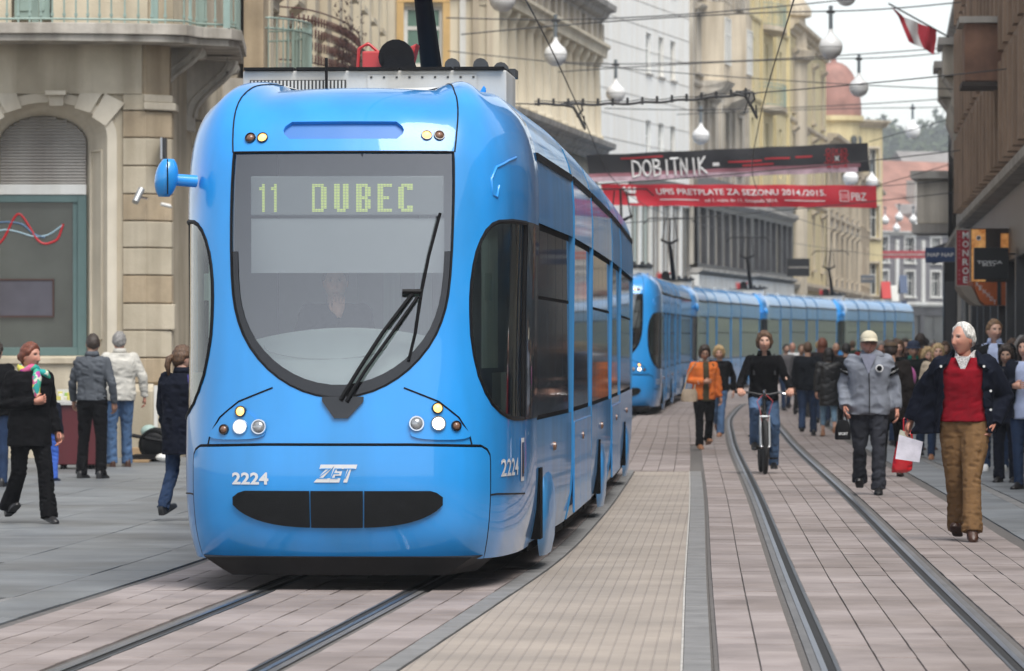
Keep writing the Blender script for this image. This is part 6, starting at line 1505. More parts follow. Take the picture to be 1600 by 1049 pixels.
def person(px, D, h, yaw, label, J=None, skin='fair', hair=H_brown, style='short', top=None, legs=None, shoes=None, lod=1, hyaw=0.0, hpitch=0.0, z=None, hands=True, build=1.00, group=None, curl=(.7, .7), x=None, seed=None):
    """top: dict(mat, hem, bulk, open, sleeve, collar, under); legs: dict(mat, cut, flare) """
    k = h / 1.75; j = dict(DEF); j.update(J or {}); seed = seed if seed is not None else len(PEOPLE)
    vox = (.0105, .017, .03)[lod]; lx, ly = j['lean']
    def S(p): 
        zf = max(0, (p[2] - .95)) / .6; return (p[0]*build, p[1], p[2]) if False else (p[0], p[1], p[2])
    def leanv(p): zf = max(0, p[2] - .95)/.6; return (p[0] + lx*zf, p[1] + ly*zf, p[2])
    B = {q: (leanv(v) if isinstance(v, tuple) and q not in ('lean', 'head', 'wria', 'wrib', 'elba', 'elbb') else v) for q, v in j.items()}
    tors = [(leanv((0, 0, zz_)), rx*build, ry*build) for zz_, rx, ry in TORSO]
    # skin
    mb = MB(); mb.loft([ring(c, rx*.86, ry*.86, 14) for c, rx, ry in tors[:7]])
    for s_ in 'ab':
        mb.tube([B['hip' + s_], B['knee' + s_], B['ank' + s_]], [.075, .05, .036], 9); mb.tube([B['sh' + s_], B['elb' + s_], B['wri' + s_]], [.045, .038, .027], 9); mb.ball(B['sh' + s_], .055, nu=10, nv=6)
        a_ = B['ank' + s_]; mb.tube([a_, (a_[0], a_[1] - .05, max(.03, a_[2] - .05))], [.03, .02], 8)
    hc = Vector(B['head']); nk = Vector(leanv((0, .012, 1.44))); mb.tube([tuple(nk), tuple(hc + Vector((0, .02, -.06)))], [.062, .056], 10)
    V, F, N = fuse(mb, max(vox, .018), 2)
    tone = np.tile(np.array(SK[skin]), (len(V), 1)); parts = [(V, F, tone)]
    HV, HF, HT, HP = head_parts(lod); Rm = rot(hyaw, hpitch); hx = HV[:, 0]; hz = HV[:, 2]; ax = np.abs(hx); front = HV[:, 1] < -.03
    c = np.tile(np.array(SK[skin]), (len(HV), 1)); base = np.array(SK[skin])
    cheek = front*np.exp(-((ax - .042)/.022)**2 - ((hz + .025)/.025)**2)*.5 + front*np.exp(-(hx/.016)**2 - ((hz + .036)/.014)**2)*.5
    c = c*(1 - cheek[:, None]) + (base*np.array((1.02, .72, .68)))*cheek[:, None]
    lip = front*np.exp(-(hx/.024)**4 - ((hz + .072)/.008)**2); c = c*(1 - lip[:, None]*.8) + np.array((.30, .085, .075))*lip[:, None]*.8
    hcol = np.array([.03, .02, .015]) if hair is None else np.array(hair.node_tree.nodes['Color Ramp'].color_ramp.elements[0].color[:3])
    brow = front*np.exp(-((ax - .031)/.016)**4 - ((hz - .032)/.0055)**2)*.8; c = c*(1 - brow[:, None]) + hcol*brow[:, None]
    eye = front*np.exp(-((ax - .031)/.0125)**4 - ((hz - .013)/.0055)**4); c = c*(1 - eye[:, None]) + np.array((.34, .32, .30))*eye[:, None]
    iris = front*np.exp(-((ax - .031)/.0055)**4 - ((hz - .013)/.0055)**4); c = c*(1 - iris[:, None]) + np.array((.02, .016, .013))*iris[:, None]
    lash = front*np.exp(-((ax - .031)/.015)**4 - ((hz - .0195)/.0022)**2)*.8; c = c*(1 - lash[:, None]) + np.array((.03, .02, .018))*lash[:, None]
    parts.append((HV @ Rm.T + np.array(hc), HF, c))
    eb = MB(); [eb.ball((sx*.076, .012, -.004), 1, (.011, .020, .032), 10, 8) for sx in (-1, 1)]
    EV = np.array(eb.v); parts.append((EV @ Rm.T + np.array(hc), eb.f, np.tile(base*np.array((1, .85, .8)), (len(EV), 1))))
    if hands:
        hb = MB()
        for s_, sg, cu_ in (('a', -1, curl[0]), ('b', 1, curl[1])):
            w_, e_ = Vector(B['wri' + s_]), Vector(B['elb' + s_]); d_ = j.get('hd' + s_, tuple(w_ - e_)); nr = j.get('hn' + s_, (-sg*1.0, -.25, 0)); hand_mesh(hb, w_, d_, nr, sg, cu_)
        V_ = np.array(hb.v); parts.append((V_, hb.f, np.tile(base*np.array((1.0, .9, .87)), (len(V_), 1))))
    o = 0; AV, AF, AT = [], [], []
    for V_, F_, T_ in parts: AV.append(V_); AT.append(T_); AF += [tuple(i + o for i in f) for f in F_]; o += len(V_)
    root = mesh_obj('person', np.concatenate(AV)*k, AF, M_skin, None, np.concatenate(AT)); tag(root, label, 'person', group)
    X = PX(px, D) if x is None else x; root.location = (X, D, gz(D) if z is None else z); root.rotation_euler = (0, 0, R(yaw)); PEOPLE.append(root)
    # hair
    def hair_shell(hl_f, thick, name='hair', mat=hair, extra=None, sc=(1, 1, 1)):
        wgt = np.clip((HV[:, 2] - hl_f(HT, HV)) / .022, 0, 1); nrm = HV / (np.linalg.norm(HV, axis=1, keepdims=True)); rs = np.random.RandomState(seed)
        nz_ = .35*np.sin(HV @ np.array((150, 60, 30)) + seed) + .35*np.sin(HV @ np.array((-90, 130, 70)) + 2) + .4*np.sin(HV @ np.array((60, -40, 110)) + seed*2) ; P_ = HV + nrm*((wgt*thick*(1 + .3*nz_)) - .003*(wgt <= 0))[:, None]
        keep = [f for f in HF if any(wgt[i] > 0 for i in f)]; V_ = P_ @ Rm.T + np.array(hc); F_ = keep
        if extra:
            e = extra(); o_ = len(V_); EV_ = np.array(e.v) @ Rm.T + np.array(hc); V_ = np.concatenate([V_, EV_]); F_ = list(F_) + [tuple(i + o_ for i in f) for f in e.f]
        return mesh_obj(name, V_*k, F_, mat, root)
    def hl_short(T, V): a = np.abs(T); return np.interp(a, [0, .5, .9, 1.2, 1.5, 1.9, 3.15], [.078, .076, .055, .005, .012, -.04, -.075])
    def hl_rec(T, V): a = np.abs(T); return np.interp(a, [0, .4, .8, 1.2, 1.5, 1.9, 3.15], [.100, .106, .085, .015, .008, -.035, -.075])
    def hl_fem(T, V): a = np.abs(T); return np.interp(a, [0, .5, .9, 1.15, 1.5, 3.15], [.068, .060, .02, -.045, -.08, -.10])
    def hl_tied(T, V): a = np.abs(T); return np.interp(a, [0, .5, .9, 1.2, 1.5, 1.9, 3.15], [.074, .068, .045, .004, .006, -.05, -.09])
    if style == 'short': hair_shell(hl_short, .016)
    elif style == 'thick': hair_shell(hl_short, .028)
    elif style == 'receding': hair_shell(hl_rec, .017)
    elif style == 'cropped': hair_shell(hl_short, .007)
    elif style == 'bald':
        def fr_(T, V): a = np.abs(T); return np.where(V[:, 2] > .055, 9., np.interp(a, [0, 1.2, 1.4, 3.15], [9, 9, -.01, -.07]))
        hair_shell(fr_, .010)
    elif style in ('fem', 'curly'): hair_shell(hl_fem, .026 if style == 'fem' else .04)
    elif style in ('long', 'bob'):
        L_ = -.13 if style == 'bob' else -.26
        def ext():
            e = MB(); rings_ = []
            for t in np.linspace(0, 1, 7): zz_ = .03 + (L_ - .03)*t; wd_ = .088 + .012*math.sin(2.5*t); rings_.append([(wd_*math.cos(a)*1.0, .005 + .10*math.sin(a)*(1.0 + .06*t), zz_) for a in np.linspace(-.35, math.pi + .35, 14)] + [((wd_ - .025)*math.cos(a), .005 + .075*math.sin(a), zz_) for a in np.linspace(math.pi + .35, -.35, 14)])
            e.loft(rings_); return e
        hair_shell(hl_fem, .024, extra=ext)
    elif style in ('pony', 'bun'):
        def ext():
            e = MB()
            if style == 'bun': e.ball((0, .118, -.005), .042, (1, .8, 1), 12, 8)
            else: e.tube([(0, .10, .03), (0, .15, .0), (0, .165, -.07), (0, .145, -.17)], [.025, .035, .032, .012], 9)
            return e
        hair_shell(hl_tied, .018, extra=ext)
    # trousers
    if legs:
        lm = MB(); cut = legs.get('cut', .07); fl = legs.get('flare', .062); tk = legs.get('thigh', .098)
        for s_ in 'ab':
            hp, kn, an = Vector(B['hip' + s_]), Vector(B['knee' + s_]), Vector(B['ank' + s_]); t_end = an + (kn - an)*max(0, (cut - .07))
            end = an + (an - kn).normalized()*.045 if cut <= .07 else an + (kn - an)*((cut - .085)/max(.1, (kn - an).length))
            lm.tube([tuple(hp + Vector((0, 0, .04))), tuple(hp*.55 + kn*.45), tuple(kn), tuple(kn*.5 + end*.5), tuple(end)], [tk*build, tk*.88*build, .070 + .3*(fl - .062), (.066 + fl)/2, fl], 12)
        lm.loft([ring(leanv((0, 0, zz_)), rx*build*(1.04), ry*build*1.06, 18) for zz_, rx, ry in ((.84, .13, .10), (.90, .160, .118), (.97, .168, .120), (1.05, .155, .11))])
        V, F, N = fuse(lm, vox, 2); V = wrinkle(V, N, .013 if lod < 2 else .007, seed*3 + 1, fine=1.35); mesh_obj('trousers', V*k, F, legs['mat'], root)
        if legs.get('crop_skin'): pass
    # top
    def torso_shell(hem, bulk, top_z, opening=0.0, th=.022, drop=1.0, flare=0.0):
        m = MB(); zs = [hem] + [t for t in (.86, .95, 1.05, 1.15, 1.26, 1.36, 1.425, 1.465, 1.495) if t > hem + .03 and t <= top_z]
        zr = np.array([t[0] for t in TORSO]); rxs = np.array([t[1] for t in TORSO]); rys = np.array([t[2] for t in TORSO]); rings_ = []
        for zz_ in zs:
            rx = float(np.interp(zz_, zr, rxs))*build + bulk*(1 if zz_ < 1.40 else .6); ry = float(np.interp(zz_, zr, rys))*build + bulk*(1 if zz_ < 1.40 else .6)
            if zz_ < .95: rx += flare*(.95 - zz_); ry += flare*(.95 - zz_)
            c_ = leanv((0, 0, zz_))
            if opening:
                op = opening*(1 + 1.1*max(0, 1.3 - zz_)) if zz_ < 1.3 else opening; a0 = -math.pi/2 + op; a1 = 1.5*math.pi - op; n_ = 26
                ex = 2.3; out_ = ring(c_, rx, ry, n_, ex, a0, a1 + (a1 - a0)/(n_ - 1)); in_ = ring(c_, rx - th, ry - th, n_, ex, a0, a1 + (a1 - a0)/(n_ - 1)); rings_.append(out_ + in_[::-1])
            else: rings_.append(ring(c_, rx, ry, 24))
        m.loft(rings_); return m
    if top:
        us = top.get('under')
        if us:
            m = torso_shell(us.get('hem', .93), us.get('bulk', .012), 1.465); V, F, N = fuse(m, vox, 2); mesh_obj(us.get('name', 'sweater'), wrinkle(V, N, .006, seed)*k, F, us['mat'], root)
        m = torso_shell(top.get('hem', .90), top.get('bulk', .025), 1.47 if not top.get('open') else 1.465, top.get('open', 0), flare=top.get('flare', 0))
        b_ = top.get('bulk', .025); sl = top.get('sleeve', 1.0)
        for s_ in 'ab':
            sh, el, wr = Vector(B['sh' + s_]), Vector(B['elb' + s_]), Vector(B['wri' + s_]); end = el + (wr - el)*sl if sl > 0 else sh + (el - sh)*.75
            pts = [sh, sh*.5 + el*.5, el, el*.5 + end*.5, end] if sl > 0 else [sh, sh*.5 + end*.5, end]
            rr_ = [.052 + b_*.85, .047 + b_*.75, .043 + b_*.62, .039 + b_*.6, .034 + b_*.55][:len(pts)]
            m.tube([tuple(p) for p in pts], rr_, 12); m.ball(tuple(sh), .052 + b_*.85, nu=12, nv=8)
        if top.get('extra'): top['extra'](m)
        V, F, N = fuse(m, vox, 3); mesh_obj(top.get('name', 'jacket'), wrinkle(V, N, top.get('fold', .012) if lod < 2 else .007, seed*7 + 3)*k, F, top['mat'], root)
        if top.get('collar'):
            m = MB(); c_ = Vector(leanv((0, .0, 1.47))); n_ = 22; a0, a1 = -math.pi/2 + .45, 1.5*math.pi - .45
            rs_ = []
            for t in range(n_ + 1):
                a = a0 + (a1 - a0)*t/n_; r0, r1 = .085, .072; rs_.append([tuple(c_ + Vector((r0*1.1*math.cos(a), r0*math.sin(a), -.01))), tuple(c_ + Vector((r1*1.05*math.cos(a), r1*math.sin(a), .055))), tuple(c_ + Vector(((r1 - .012)*math.cos(a), (r1 - .012)*math.sin(a), .052))), tuple(c_ + Vector(((r0 - .014)*math.cos(a), (r0 - .014)*math.sin(a), -.01)))])
            m.loft(rs_); V_ = np.array(m.v)*k; mesh_obj('collar', V_, m.f, top['collar'], root)
    # shoes
    if shoes:
        for s_ in 'ab':
            an = Vector(B['ank' + s_]); pit = j['pit' + s_]; yw = j['foot' + s_]; Rf = Matrix.Rotation(yw, 3, 'Z') @ Matrix.Rotation(pit, 3, 'X'); m = MB(); rings_ = []
            for yy_, w_, hh in ((.08, .022, .060), (.065, .038, .105), (.02, .042, .125), (-.03, .041, .105), (-.08, .046, .068), (-.13, .046, .048), (-.17, .036, .040), (-.19, .014, .026)):
                rings_.append([(w_*math.cos(a)*(1.0), yy_, (-.085 + (hh if math.sin(a) > 0 else .0)*abs(math.sin(a))**.6)) for a in np.linspace(0, 2*math.pi, 15)[:-1]])
            m.loft(rings_); V_ = np.array([tuple(an + Rf @ Vector(p)) for p in m.v])*k
            V_[:, 2] += max(0, -(V_[:, 2].min()))
            me_ = mesh_obj('shoe', V_, m.f, shoes, root); me_.data.set_sharp_from_angle(angle=R(50))
    root['_k'] = k; root['_hc'] = [float(q) for q in hc]; root['_hr'] = [float(hyaw), float(hpitch)]
    def add(name, mb, mat, on_head=False, smooth=50, kid=None):
        V_ = np.array(mb.v); V_ = (V_ @ Rm.T + np.array(hc)) if on_head else V_
        oo = mesh_obj(name, V_*k, mb.f, mat, kid or root); oo.data.set_sharp_from_angle(angle=R(smooth)); return oo
    return root, add, B, k
def glasses(add, mat=M_iron):
    m = MB()
    for sx in (-1, 1): m.tube([(sx*.032 + .022*math.cos(a), -.102, .010 + .015*math.sin(a)) for a in np.linspace(0, 6.28, 14)], .0022, 5); m.tube([(sx*.054, -.10, .012), (sx*.074, -.06, .012), (sx*.08, .005, .008)], .0022, 5)
    m.tube([(-.010, -.106, .012), (.010, -.106, .012)], .0022, 5); add('glasses', m, mat, True)
def cap(add, mat, brim=True, flat=False):
    m = MB(); rings_ = []
    for t in np.linspace(0, 1, 9):
        ph = (1 - t)*1.42; r_ = math.sin(ph) if t < 1 else .01; rings_.append([((.092)*r_*math.cos(a), .005 + .113*r_*math.sin(a), .045 + (.092 if not flat else .07)*math.cos(ph)) for a in np.linspace(0, 2*math.pi, 23)[:-1]])
    m.loft(rings_)
    if brim:
        rs_ = []
        for t in np.linspace(0, 1, 13): a = math.pi + math.pi*t; x_, y_ = math.cos(a), math.sin(a); rs_.append([(.088*x_, .0 + .105*y_, .058), (.094*x_*.98, -.005 + .172*y_, .036 - .012*x_*x_), (.094*x_*.98, -.005 + .172*y_, .031 - .012*x_*x_), (.086*x_, .0 + .10*y_, .050)])
        m.loft(rs_)
    add('cap', m, mat, True)
def hat(add, mat, r=.15):
    m = MB(); m.lathe([(r, .035), (r*.99, .04), (.10, .055), (.098, .075), (.094, .11), (.06, .142), (.001, .147)], (0, .005, 0), 24); add('hat', m, mat, True)

# ---- the people one can pick out
blk, navy, jeans, jeansdk = cloth('black', (.0042, .0042, .005)), cloth('navy', (.0065, .0085, .017)), cloth('blue_jeans', (.065, .12, .22), .85, .3, scale=5), cloth('dark_jeans', (.022, .040, .085), .85, .25, scale=5)
sh_blk, sh_brn, sh_tan, sh_wht = leather('black', (.012, .011, .011)), leather('brown', (.06, .026, .015)), leather('tan', (.26, .12, .06)), leather('white', (.6, .6, .6), .6)
# woman with the bright scarf
J = walk(.85, 'b'); J.update(elba=(-.28, .0, 1.14), wria=(-.04, -.19, 1.17), hda=(1, -.1, .25), hna=(0, 1, .2), elbb=(.26, .06, 1.12), wrib=(.27, -.06, .87))
p, add, B, k = person(46, 46.3, 1.645, 32, 'red-haired woman in black coat with bright chequered scarf on the left', J, 'ruddy', H_auburn, 'bun', dict(mat=blk, hem=.74, bulk=.042, name='coat', flare=.10), dict(mat=blk, flare=.095, thigh=.105), sh_blk, 0, hyaw=R(26), build=1.06)
def scarfmat():
    m, n, l, b_ = nt('chequered_scarf'); g_ = n.new('ShaderNodeNewGeometry'); mp = n.new('ShaderNodeMapping'); mp.inputs['Rotation'].default_value = (.5, .6, .4); l.new(g_.outputs['Position'], mp.inputs[0])
    v = n.new('ShaderNodeTexVoronoi'); v.inputs['Scale'].default_value = 19; v.distance = 'CHEBYCHEV'; l.new(mp.outputs[0], v.inputs['Vector']); rp = n.new('ShaderNodeValToRGB'); rp.color_ramp.interpolation = 'CONSTANT'
    cols_ = [(.02, .33, .30), (.42, .06, .30), (.62, .55, .10), (.05, .38, .25), (.55, .10, .22), (.60, .62, .50)]; e = rp.color_ramp.elements; e[0].color = cols_[0] + (1,); e[0].position = 0; e[1].position = .17; e[1].color = cols_[1] + (1,)
    for i, c_ in enumerate(cols_[2:]): q = e.new(.34 + .16*i); q.color = c_ + (1,)
    sp = n.new('ShaderNodeSeparateColor'); l.new(v.outputs['Color'], sp.inputs[0]); l.new(sp.outputs[0], rp.inputs[0]); l.new(rp.outputs[0], b_.inputs['Base Color']); b_.inputs['Roughness'].default_value = .8; return m
m = MB(); m.tube([(.085*math.cos(a), .005 + .085*math.sin(a), 1.485 + .02*math.sin(3*a)) for a in np.linspace(0, 6.28, 20)], .036, 8); m.tube([(.03, -.09, 1.47), (.01, -.135, 1.40), (-.01, -.155, 1.31), (.0, -.16, 1.22)], [.035, .05, .045, .03], 8); m.tube([(.06, -.09, 1.46), (.12, -.11, 1.44), (.16, -.10, 1.40)], [.03, .04, .02], 8)
add('scarf', m, scarfmat())
# the two men seen from behind by the stall, the child, the person at the edge
J = dict(elba=(-.27, .02, 1.13), wria=(-.26, -.06, .90), elbb=(.27, -.02, 1.14), wrib=(.30, -.12, .93), kneea=(-.12, .0, .5), kneeb=(.12, -.03, .5), anka=(-.13, .03, .085), ankb=(.14, .0, .085))
person(144, 62.3, 1.78, 160, 'man in grey sweater and black trousers seen from behind at the stall', J, 'tan', H_dark, 'cropped', dict(mat=cloth('grey_knit', (.085, .093, .105)), hem=.93, bulk=.022, name='sweater', collar=cloth('grey_knit', (.085, .093, .105))), dict(mat=blk, flare=.075, thigh=.104), sh_blk, 0, hyaw=R(30), hpitch=.12, build=1.06)
J = dict(elba=(-.29, .06, 1.15), wria=(-.32, .02, .90), elbb=(.26, .03, 1.13), kneea=(-.10, -.06, .5), anka=(-.11, -.06, .085))
person(187, 68.4, 1.82, 196, 'grey-haired man in cream jacket and blue jeans seen from behind', J, 'ruddy', H_grey, 'short', dict(mat=cloth('cream_jacket', (.50, .48, .43)), hem=.85, bulk=.038, name='jacket', collar=cloth('cream_jacket', (.50, .48, .43))), dict(mat=jeans, flare=.078, thigh=.105), sh_brn, 0, hyaw=R(-14), build=1.07)
person(78, 61.2, 1.12, 150, 'small child in blue trousers half hidden behind the scarfed woman', None, 'fair', H_brown, 'short', dict(mat=navy, hem=.88, bulk=.03, name='jacket'), dict(mat=cloth('bright_blue', (.05, .12, .45)), flare=.08), leather('navy_trainer', (.02, .03, .06)), 1)
person(-8, 58.5, 1.68, 165, 'person in black jacket cut off by the left edge', None, 'fair', H_dark, 'short', dict(mat=blk, hem=.84, bulk=.04, name='jacket'), dict(mat=jeansdk), sh_blk, 1)
J = walk(.6, 'a'); p, add, B, k = person(284, 46.8, 1.62, 150, 'woman in long navy coat half hidden behind the near tram', J, 'fair', H_brown, 'pony', dict(mat=navy, hem=.66, bulk=.045, name='coat', flare=.04, collar=navy), dict(mat=jeansdk, flare=.066), leather('black_trainer', (.02, .02, .022)), 0, hyaw=R(-35))
m = MB(); m.tube([(-.15, .10, 1.45), (-.22, .14, 1.1), (-.26, .10, .80)], .016, 6); add('bag_strap', m, cloth('violet', (.12, .10, .38))); m = MB(); m.ball((-.22, -.02, .62), .13, (.6, .9, 1.4), 14, 10); vb = MB()
# woman in orange, her companion
J = walk(.5, 'a'); J.update(elba=(-.27, .0, 1.15), wria=(-.05, -.20, 1.13), hda=(1, -.1, .1), hna=(0, 1, 0), head=(0, -.04, 1.615), wrib=(.27, -.04, .87))
p, add, B, k = person(1100, 80.5, 1.64, 12, 'woman in orange cardigan and black trousers, looking down', J, 'tan', H_dark, 'fem', dict(mat=cloth('orange_knit', (.62, .155, .035)), hem=.82, bulk=.036, open=.14, name='cardigan', under=dict(mat=cloth('olive_top', (.07, .06, .035)), hem=.80, bulk=.018, name='blouse'), collar=cloth('cream_lining', (.55, .53, .48))), dict(mat=blk, flare=.078, thigh=.11), sh_tan, 1, hyaw=R(-6), hpitch=.30, build=1.08)
glasses(add); m = MB(); m.tube([(-.055, -.19, 1.13), (-.13, -.14, 1.135)], [.042, .046], 10); add('bandage', m, cloth('white', (.72, .72, .72)))
o = empty('handbag', (PX(1077, 80.4), 80.35, PZ(628, 80.4))); tag(o, "beige handbag under the orange-clad woman's arm", 'bag'); m = MB(); m.loft([ring((0, 0, z_), rx, .055, 16, 3) for z_, rx in ((-.0, .11), (.02, .135), (.14, .125), (.2, .10))]); m.build('bag_body', leather('beige', (.42, .33, .24)), o, smooth=50); m = MB(); m.tube([(-.08, 0, .2), (-.03, .02, .42), (.10, .03, .62), (.12, .03, .4), (.08, 0, .2)], .011, 6); m.build('bag_strap', leather('beige', (.42, .33, .24)), o)
J = walk(1.25, 'b'); person(1124, 92.0, 1.63, -18, 'blond woman in dark jacket and blue jeans behind the woman in orange', J, 'fair', H_blond, 'curly', dict(mat=blk, hem=.86, bulk=.035, name='jacket'), dict(mat=jeans, flare=.085), sh_tan, 1, hyaw=R(14), hpitch=.1)

# cyclist with bicycle
Dc = 64.8; cx = PX(1193, Dc)
J = dict(hipa=(-.09, .13, .98), hipb=(.09, .13, .98), kneea=(-.125, -.24, .80), anka=(-.115, -.05, .40), kneeb=(.13, -.20, .60), ankb=(.125, -.03, .14), lean=(.0, -.17), elba=(-.285, -.20, 1.15), wria=(-.315, -.45, 1.045), elbb=(.285, -.20, 1.15), wrib=(.315, -.45, 1.045), hda=(.1, -1, -.35), hdb=(-.1, -1, -.35), hna=(0, .3, -1), hnb=(0, .3, -1), sha=(-.175, .0, 1.405), shb=(.175, .0, 1.405), head=(0, -.20, 1.63), pita=.15)
p, add, B, k = person(1193, Dc + .25, 1.785, 0, 'long-haired man in black jumper riding a bicycle toward the camera', J, 'fair', H_brown, 'fem', dict(mat=blk, hem=.90, bulk=.022, name='jumper', collar=blk), dict(mat=cloth('faded_jeans', (.07, .12, .21), .85, .3, scale=5), flare=.066, thigh=.10), leather('black_boot', (.015, .014, .014)), 0, curl=(1.1, 1.1), build=1.04)
m = MB()
for sx in (-1, 1): m.tube([(sx*.13, -.03, 1.47), (sx*.12, -.19, 1.38), (sx*.13, -.20, 1.22)], .018, 6)
add('rucksack_strap', m, cloth('charcoal', (.03, .03, .032)))
m = MB(); m.tube([(.305, -.44, 1.075), (.33, -.43, 1.055), (.34, -.44, 1.02)], .012, 6); m.lathe([(.001, -.008), (.02, -.008), (.02, .008), (.001, .008)], (.315, -.435, 1.085), 10); add('wrist_watch', m, M_chrome)
bk = empty('bicycle', (cx, Dc, 0)); tag(bk, 'black mountain bicycle ridden by the man in the black jumper', 'bicycle')
M_tyre = pm('tyre_rubber', (.02, .02, .02), .85, .2, 10, bump=.004, bscale=60)
def wheel_b(y, lean_):
    m = MB(); m.tube([(lean_*math.sin(a), y + .315*math.cos(a), .345 + .315*math.sin(a)) for a in np.linspace(0, 2*math.pi, 37)[:-1]], .030, 8, loop=True); w_ = m.build('tyre', M_tyre, bk, smooth=60)
    m = MB(); m.tube([(lean_*math.sin(a), y + .285*math.cos(a), .345 + .285*math.sin(a)) for a in np.linspace(0, 2*math.pi, 31)[:-1]], .012, 6, loop=True); m.build('rim', M_iron, w_)
    m = MB(); [m.tube([(0, y, .345), (lean_*math.sin(a), y + .28*math.cos(a), .345 + .28*math.sin(a))], .0018, 3) for a in np.linspace(0, 6.28, 25)[:-1]]; m.tube([(-.05, y, .345), (.05, y, .345)], .022, 8); m.build('spokes', M_chrome, w_)
wheel_b(-.42, .0); wheel_b(.66, .0)
m = MB(); m.tube([(0, -.26, .78), (0, .18, .33)], .020, 8); m.tube([(0, -.24, .86), (0, .26, .80)], .018, 8); m.tube([(0, .18, .33), (0, .30, .92)], .017, 8)
for sx in (-1, 1): m.tube([(sx*.012, .27, .80), (sx*.06, .66, .345)], .010, 6); m.tube([(sx*.012, .18, .33), (sx*.06, .66, .345)], .010, 6)
m.tube([(0, -.25, .75), (0, -.20, .98)], .022, 8); m.build('frame', M_signblk, bk, smooth=50)
m = MB()
for sx in (-1, 1): m.tube([(sx*.055, -.42, .345), (sx*.055, -.33, .62)], .018, 8); m.tube([(sx*.055, -.33, .62), (sx*.055, -.30, .72)], .016, 8)
m.tube([(-.065, -.30, .72), (.065, -.30, .72)], .022, 8); m.build('fork', M_galv, bk, smooth=50)
m = MB(); m.tube([(-.35, -.18, 1.035), (-.2, -.22, 1.03), (-.06, -.25, 1.0), (.06, -.25, 1.0), (.2, -.22, 1.03), (.35, -.18, 1.035)], .014, 8); m.tube([(0, -.20, .98), (0, -.26, 1.0)], .025, 8); m.build('handlebar', M_signblk, bk, smooth=50)
for sx in (-1, 1):
    m = MB(); m.tube([(sx*.24, -.215, 1.033), (sx*.37, -.175, 1.036)], .019, 8); m.build('grip', M_black, bk); m = MB(); m.tube([(sx*.19, -.23, 1.03), (sx*.23, -.27, 1.015), (sx*.32, -.26, 1.0)], .007, 5); m.build('brake_lever', M_chrome, bk)
    m = MB(); m.tube([(0, .18, .33), (sx*.07, .18 , .33), (sx*.08, .15 - sx*.10, .33 - sx*.14)], .010, 6); m.box(sx*.13 - .05, .15 - sx*.10 - .04, .33 - sx*.14 - .012, sx*.13 + .05, .15 - sx*.10 + .04, .33 - sx*.14 + .012); m.build('pedal', M_black, bk)
    m = MB(); m.tube([(sx*.02, -.26, 1.0), (sx*.10, -.36, .92), (sx*.05, -.36, .76), (sx*.04, -.32, .66)], .004, 4); m.build('brake_cable', M_redpart, bk)
m = MB(); m.loft([ring((0, y_, .99), w_, .022, 12) if False else [(w_*math.cos(a), y_, .965 + .025*math.sin(a)) for a in np.linspace(0, 6.28, 11)[:-1]] for y_, w_ in ((.12, .02), (.2, .03), (.32, .07), (.38, .075), (.41, .04))]); m.build('saddle', M_black, bk, smooth=60)
m = MB(); m.lathe([(.001, -.02), (.018, -.02), (.022, .02), (.001, .025)], (0, -.29, 1.04), 10); m.build('bell', M_chrome, bk, smooth=50)

# man in cap and grey track jacket
J = walk(.55, 'b'); J.update(elba=(-.27, .03, 1.14), wria=(-.25, -.13, .92), elbb=(.27, .05, 1.14), wrib=(.29, -.02, .89), head=(.0, -.06, 1.592), hna=(1, .1, 0))
trk = cloth('grey_track', (.20, .215, .25))
p, add, B, k = person(1358, 55.4, 1.80, -6, 'man in cream cap and grey striped track jacket carrying a small black bag', J, 'ruddy', H_grey, 'cropped', dict(mat=trk, hem=.84, bulk=.05, name='track_jacket', collar=trk, fold=.015), dict(mat=cloth('charcoal_trouser', (.032, .034, .042)), flare=.088, thigh=.112), sh_blk, 0, hyaw=R(10), hpitch=.04, build=1.13)
cap(add, cloth('cream_cap', (.55, .50, .38))); glasses(add)
m = MB(); m.ball((.03, -.02, 1.46), .10, (1.35, 1.0, .7), 14, 8); add('hood', m, trk)
m = MB(); m.prism([(-.085, 1.48), (.085, 1.48), (.0, 1.27)], -.185, -.15); add('shirt', m, cloth('lilac_shirt', (.26, .27, .34)))
for s_, sg in (('a', -1), ('b', 1)):
    sh, el = Vector(B['sh' + s_]), Vector(B['elb' + s_])
    for off, mt, w_ in ((.0, blk, .022), (.028, cloth('white', (.72, .72, .72)), .007), (.048, blk, .020)):
        c0 = sh*(.66 - off*2) + el*(.34 + off*2); m = MB(); d_ = (el - sh).normalized(); m.tube([tuple(c0 - d_*w_), tuple(c0 + d_*w_)], .1015, 14); add('sleeve_stripe', m, mt)
m = MB(); m.lathe([(.001, -.004), (.042, -.004), (.042, .004), (.001, .004)], (.115, -.198, 1.33), 18, axis='y'); bd = add('chest_badge', m, cloth('white', (.72, .72, .72))); m = MB(); m.lathe([(.001, -.004), (.028, -.004), (.028, .004), (.001, .004)], (.115, -.204, 1.33), 16, axis='y'); add('badge_centre', m, blk, kid=bd)
m = MB(); m.tube([(.01, -.192, .85), (.012, -.2, 1.05), (.005, -.198, 1.28)], .006, 5); add('zip', m, cloth('charcoal', (.03, .03, .032)))
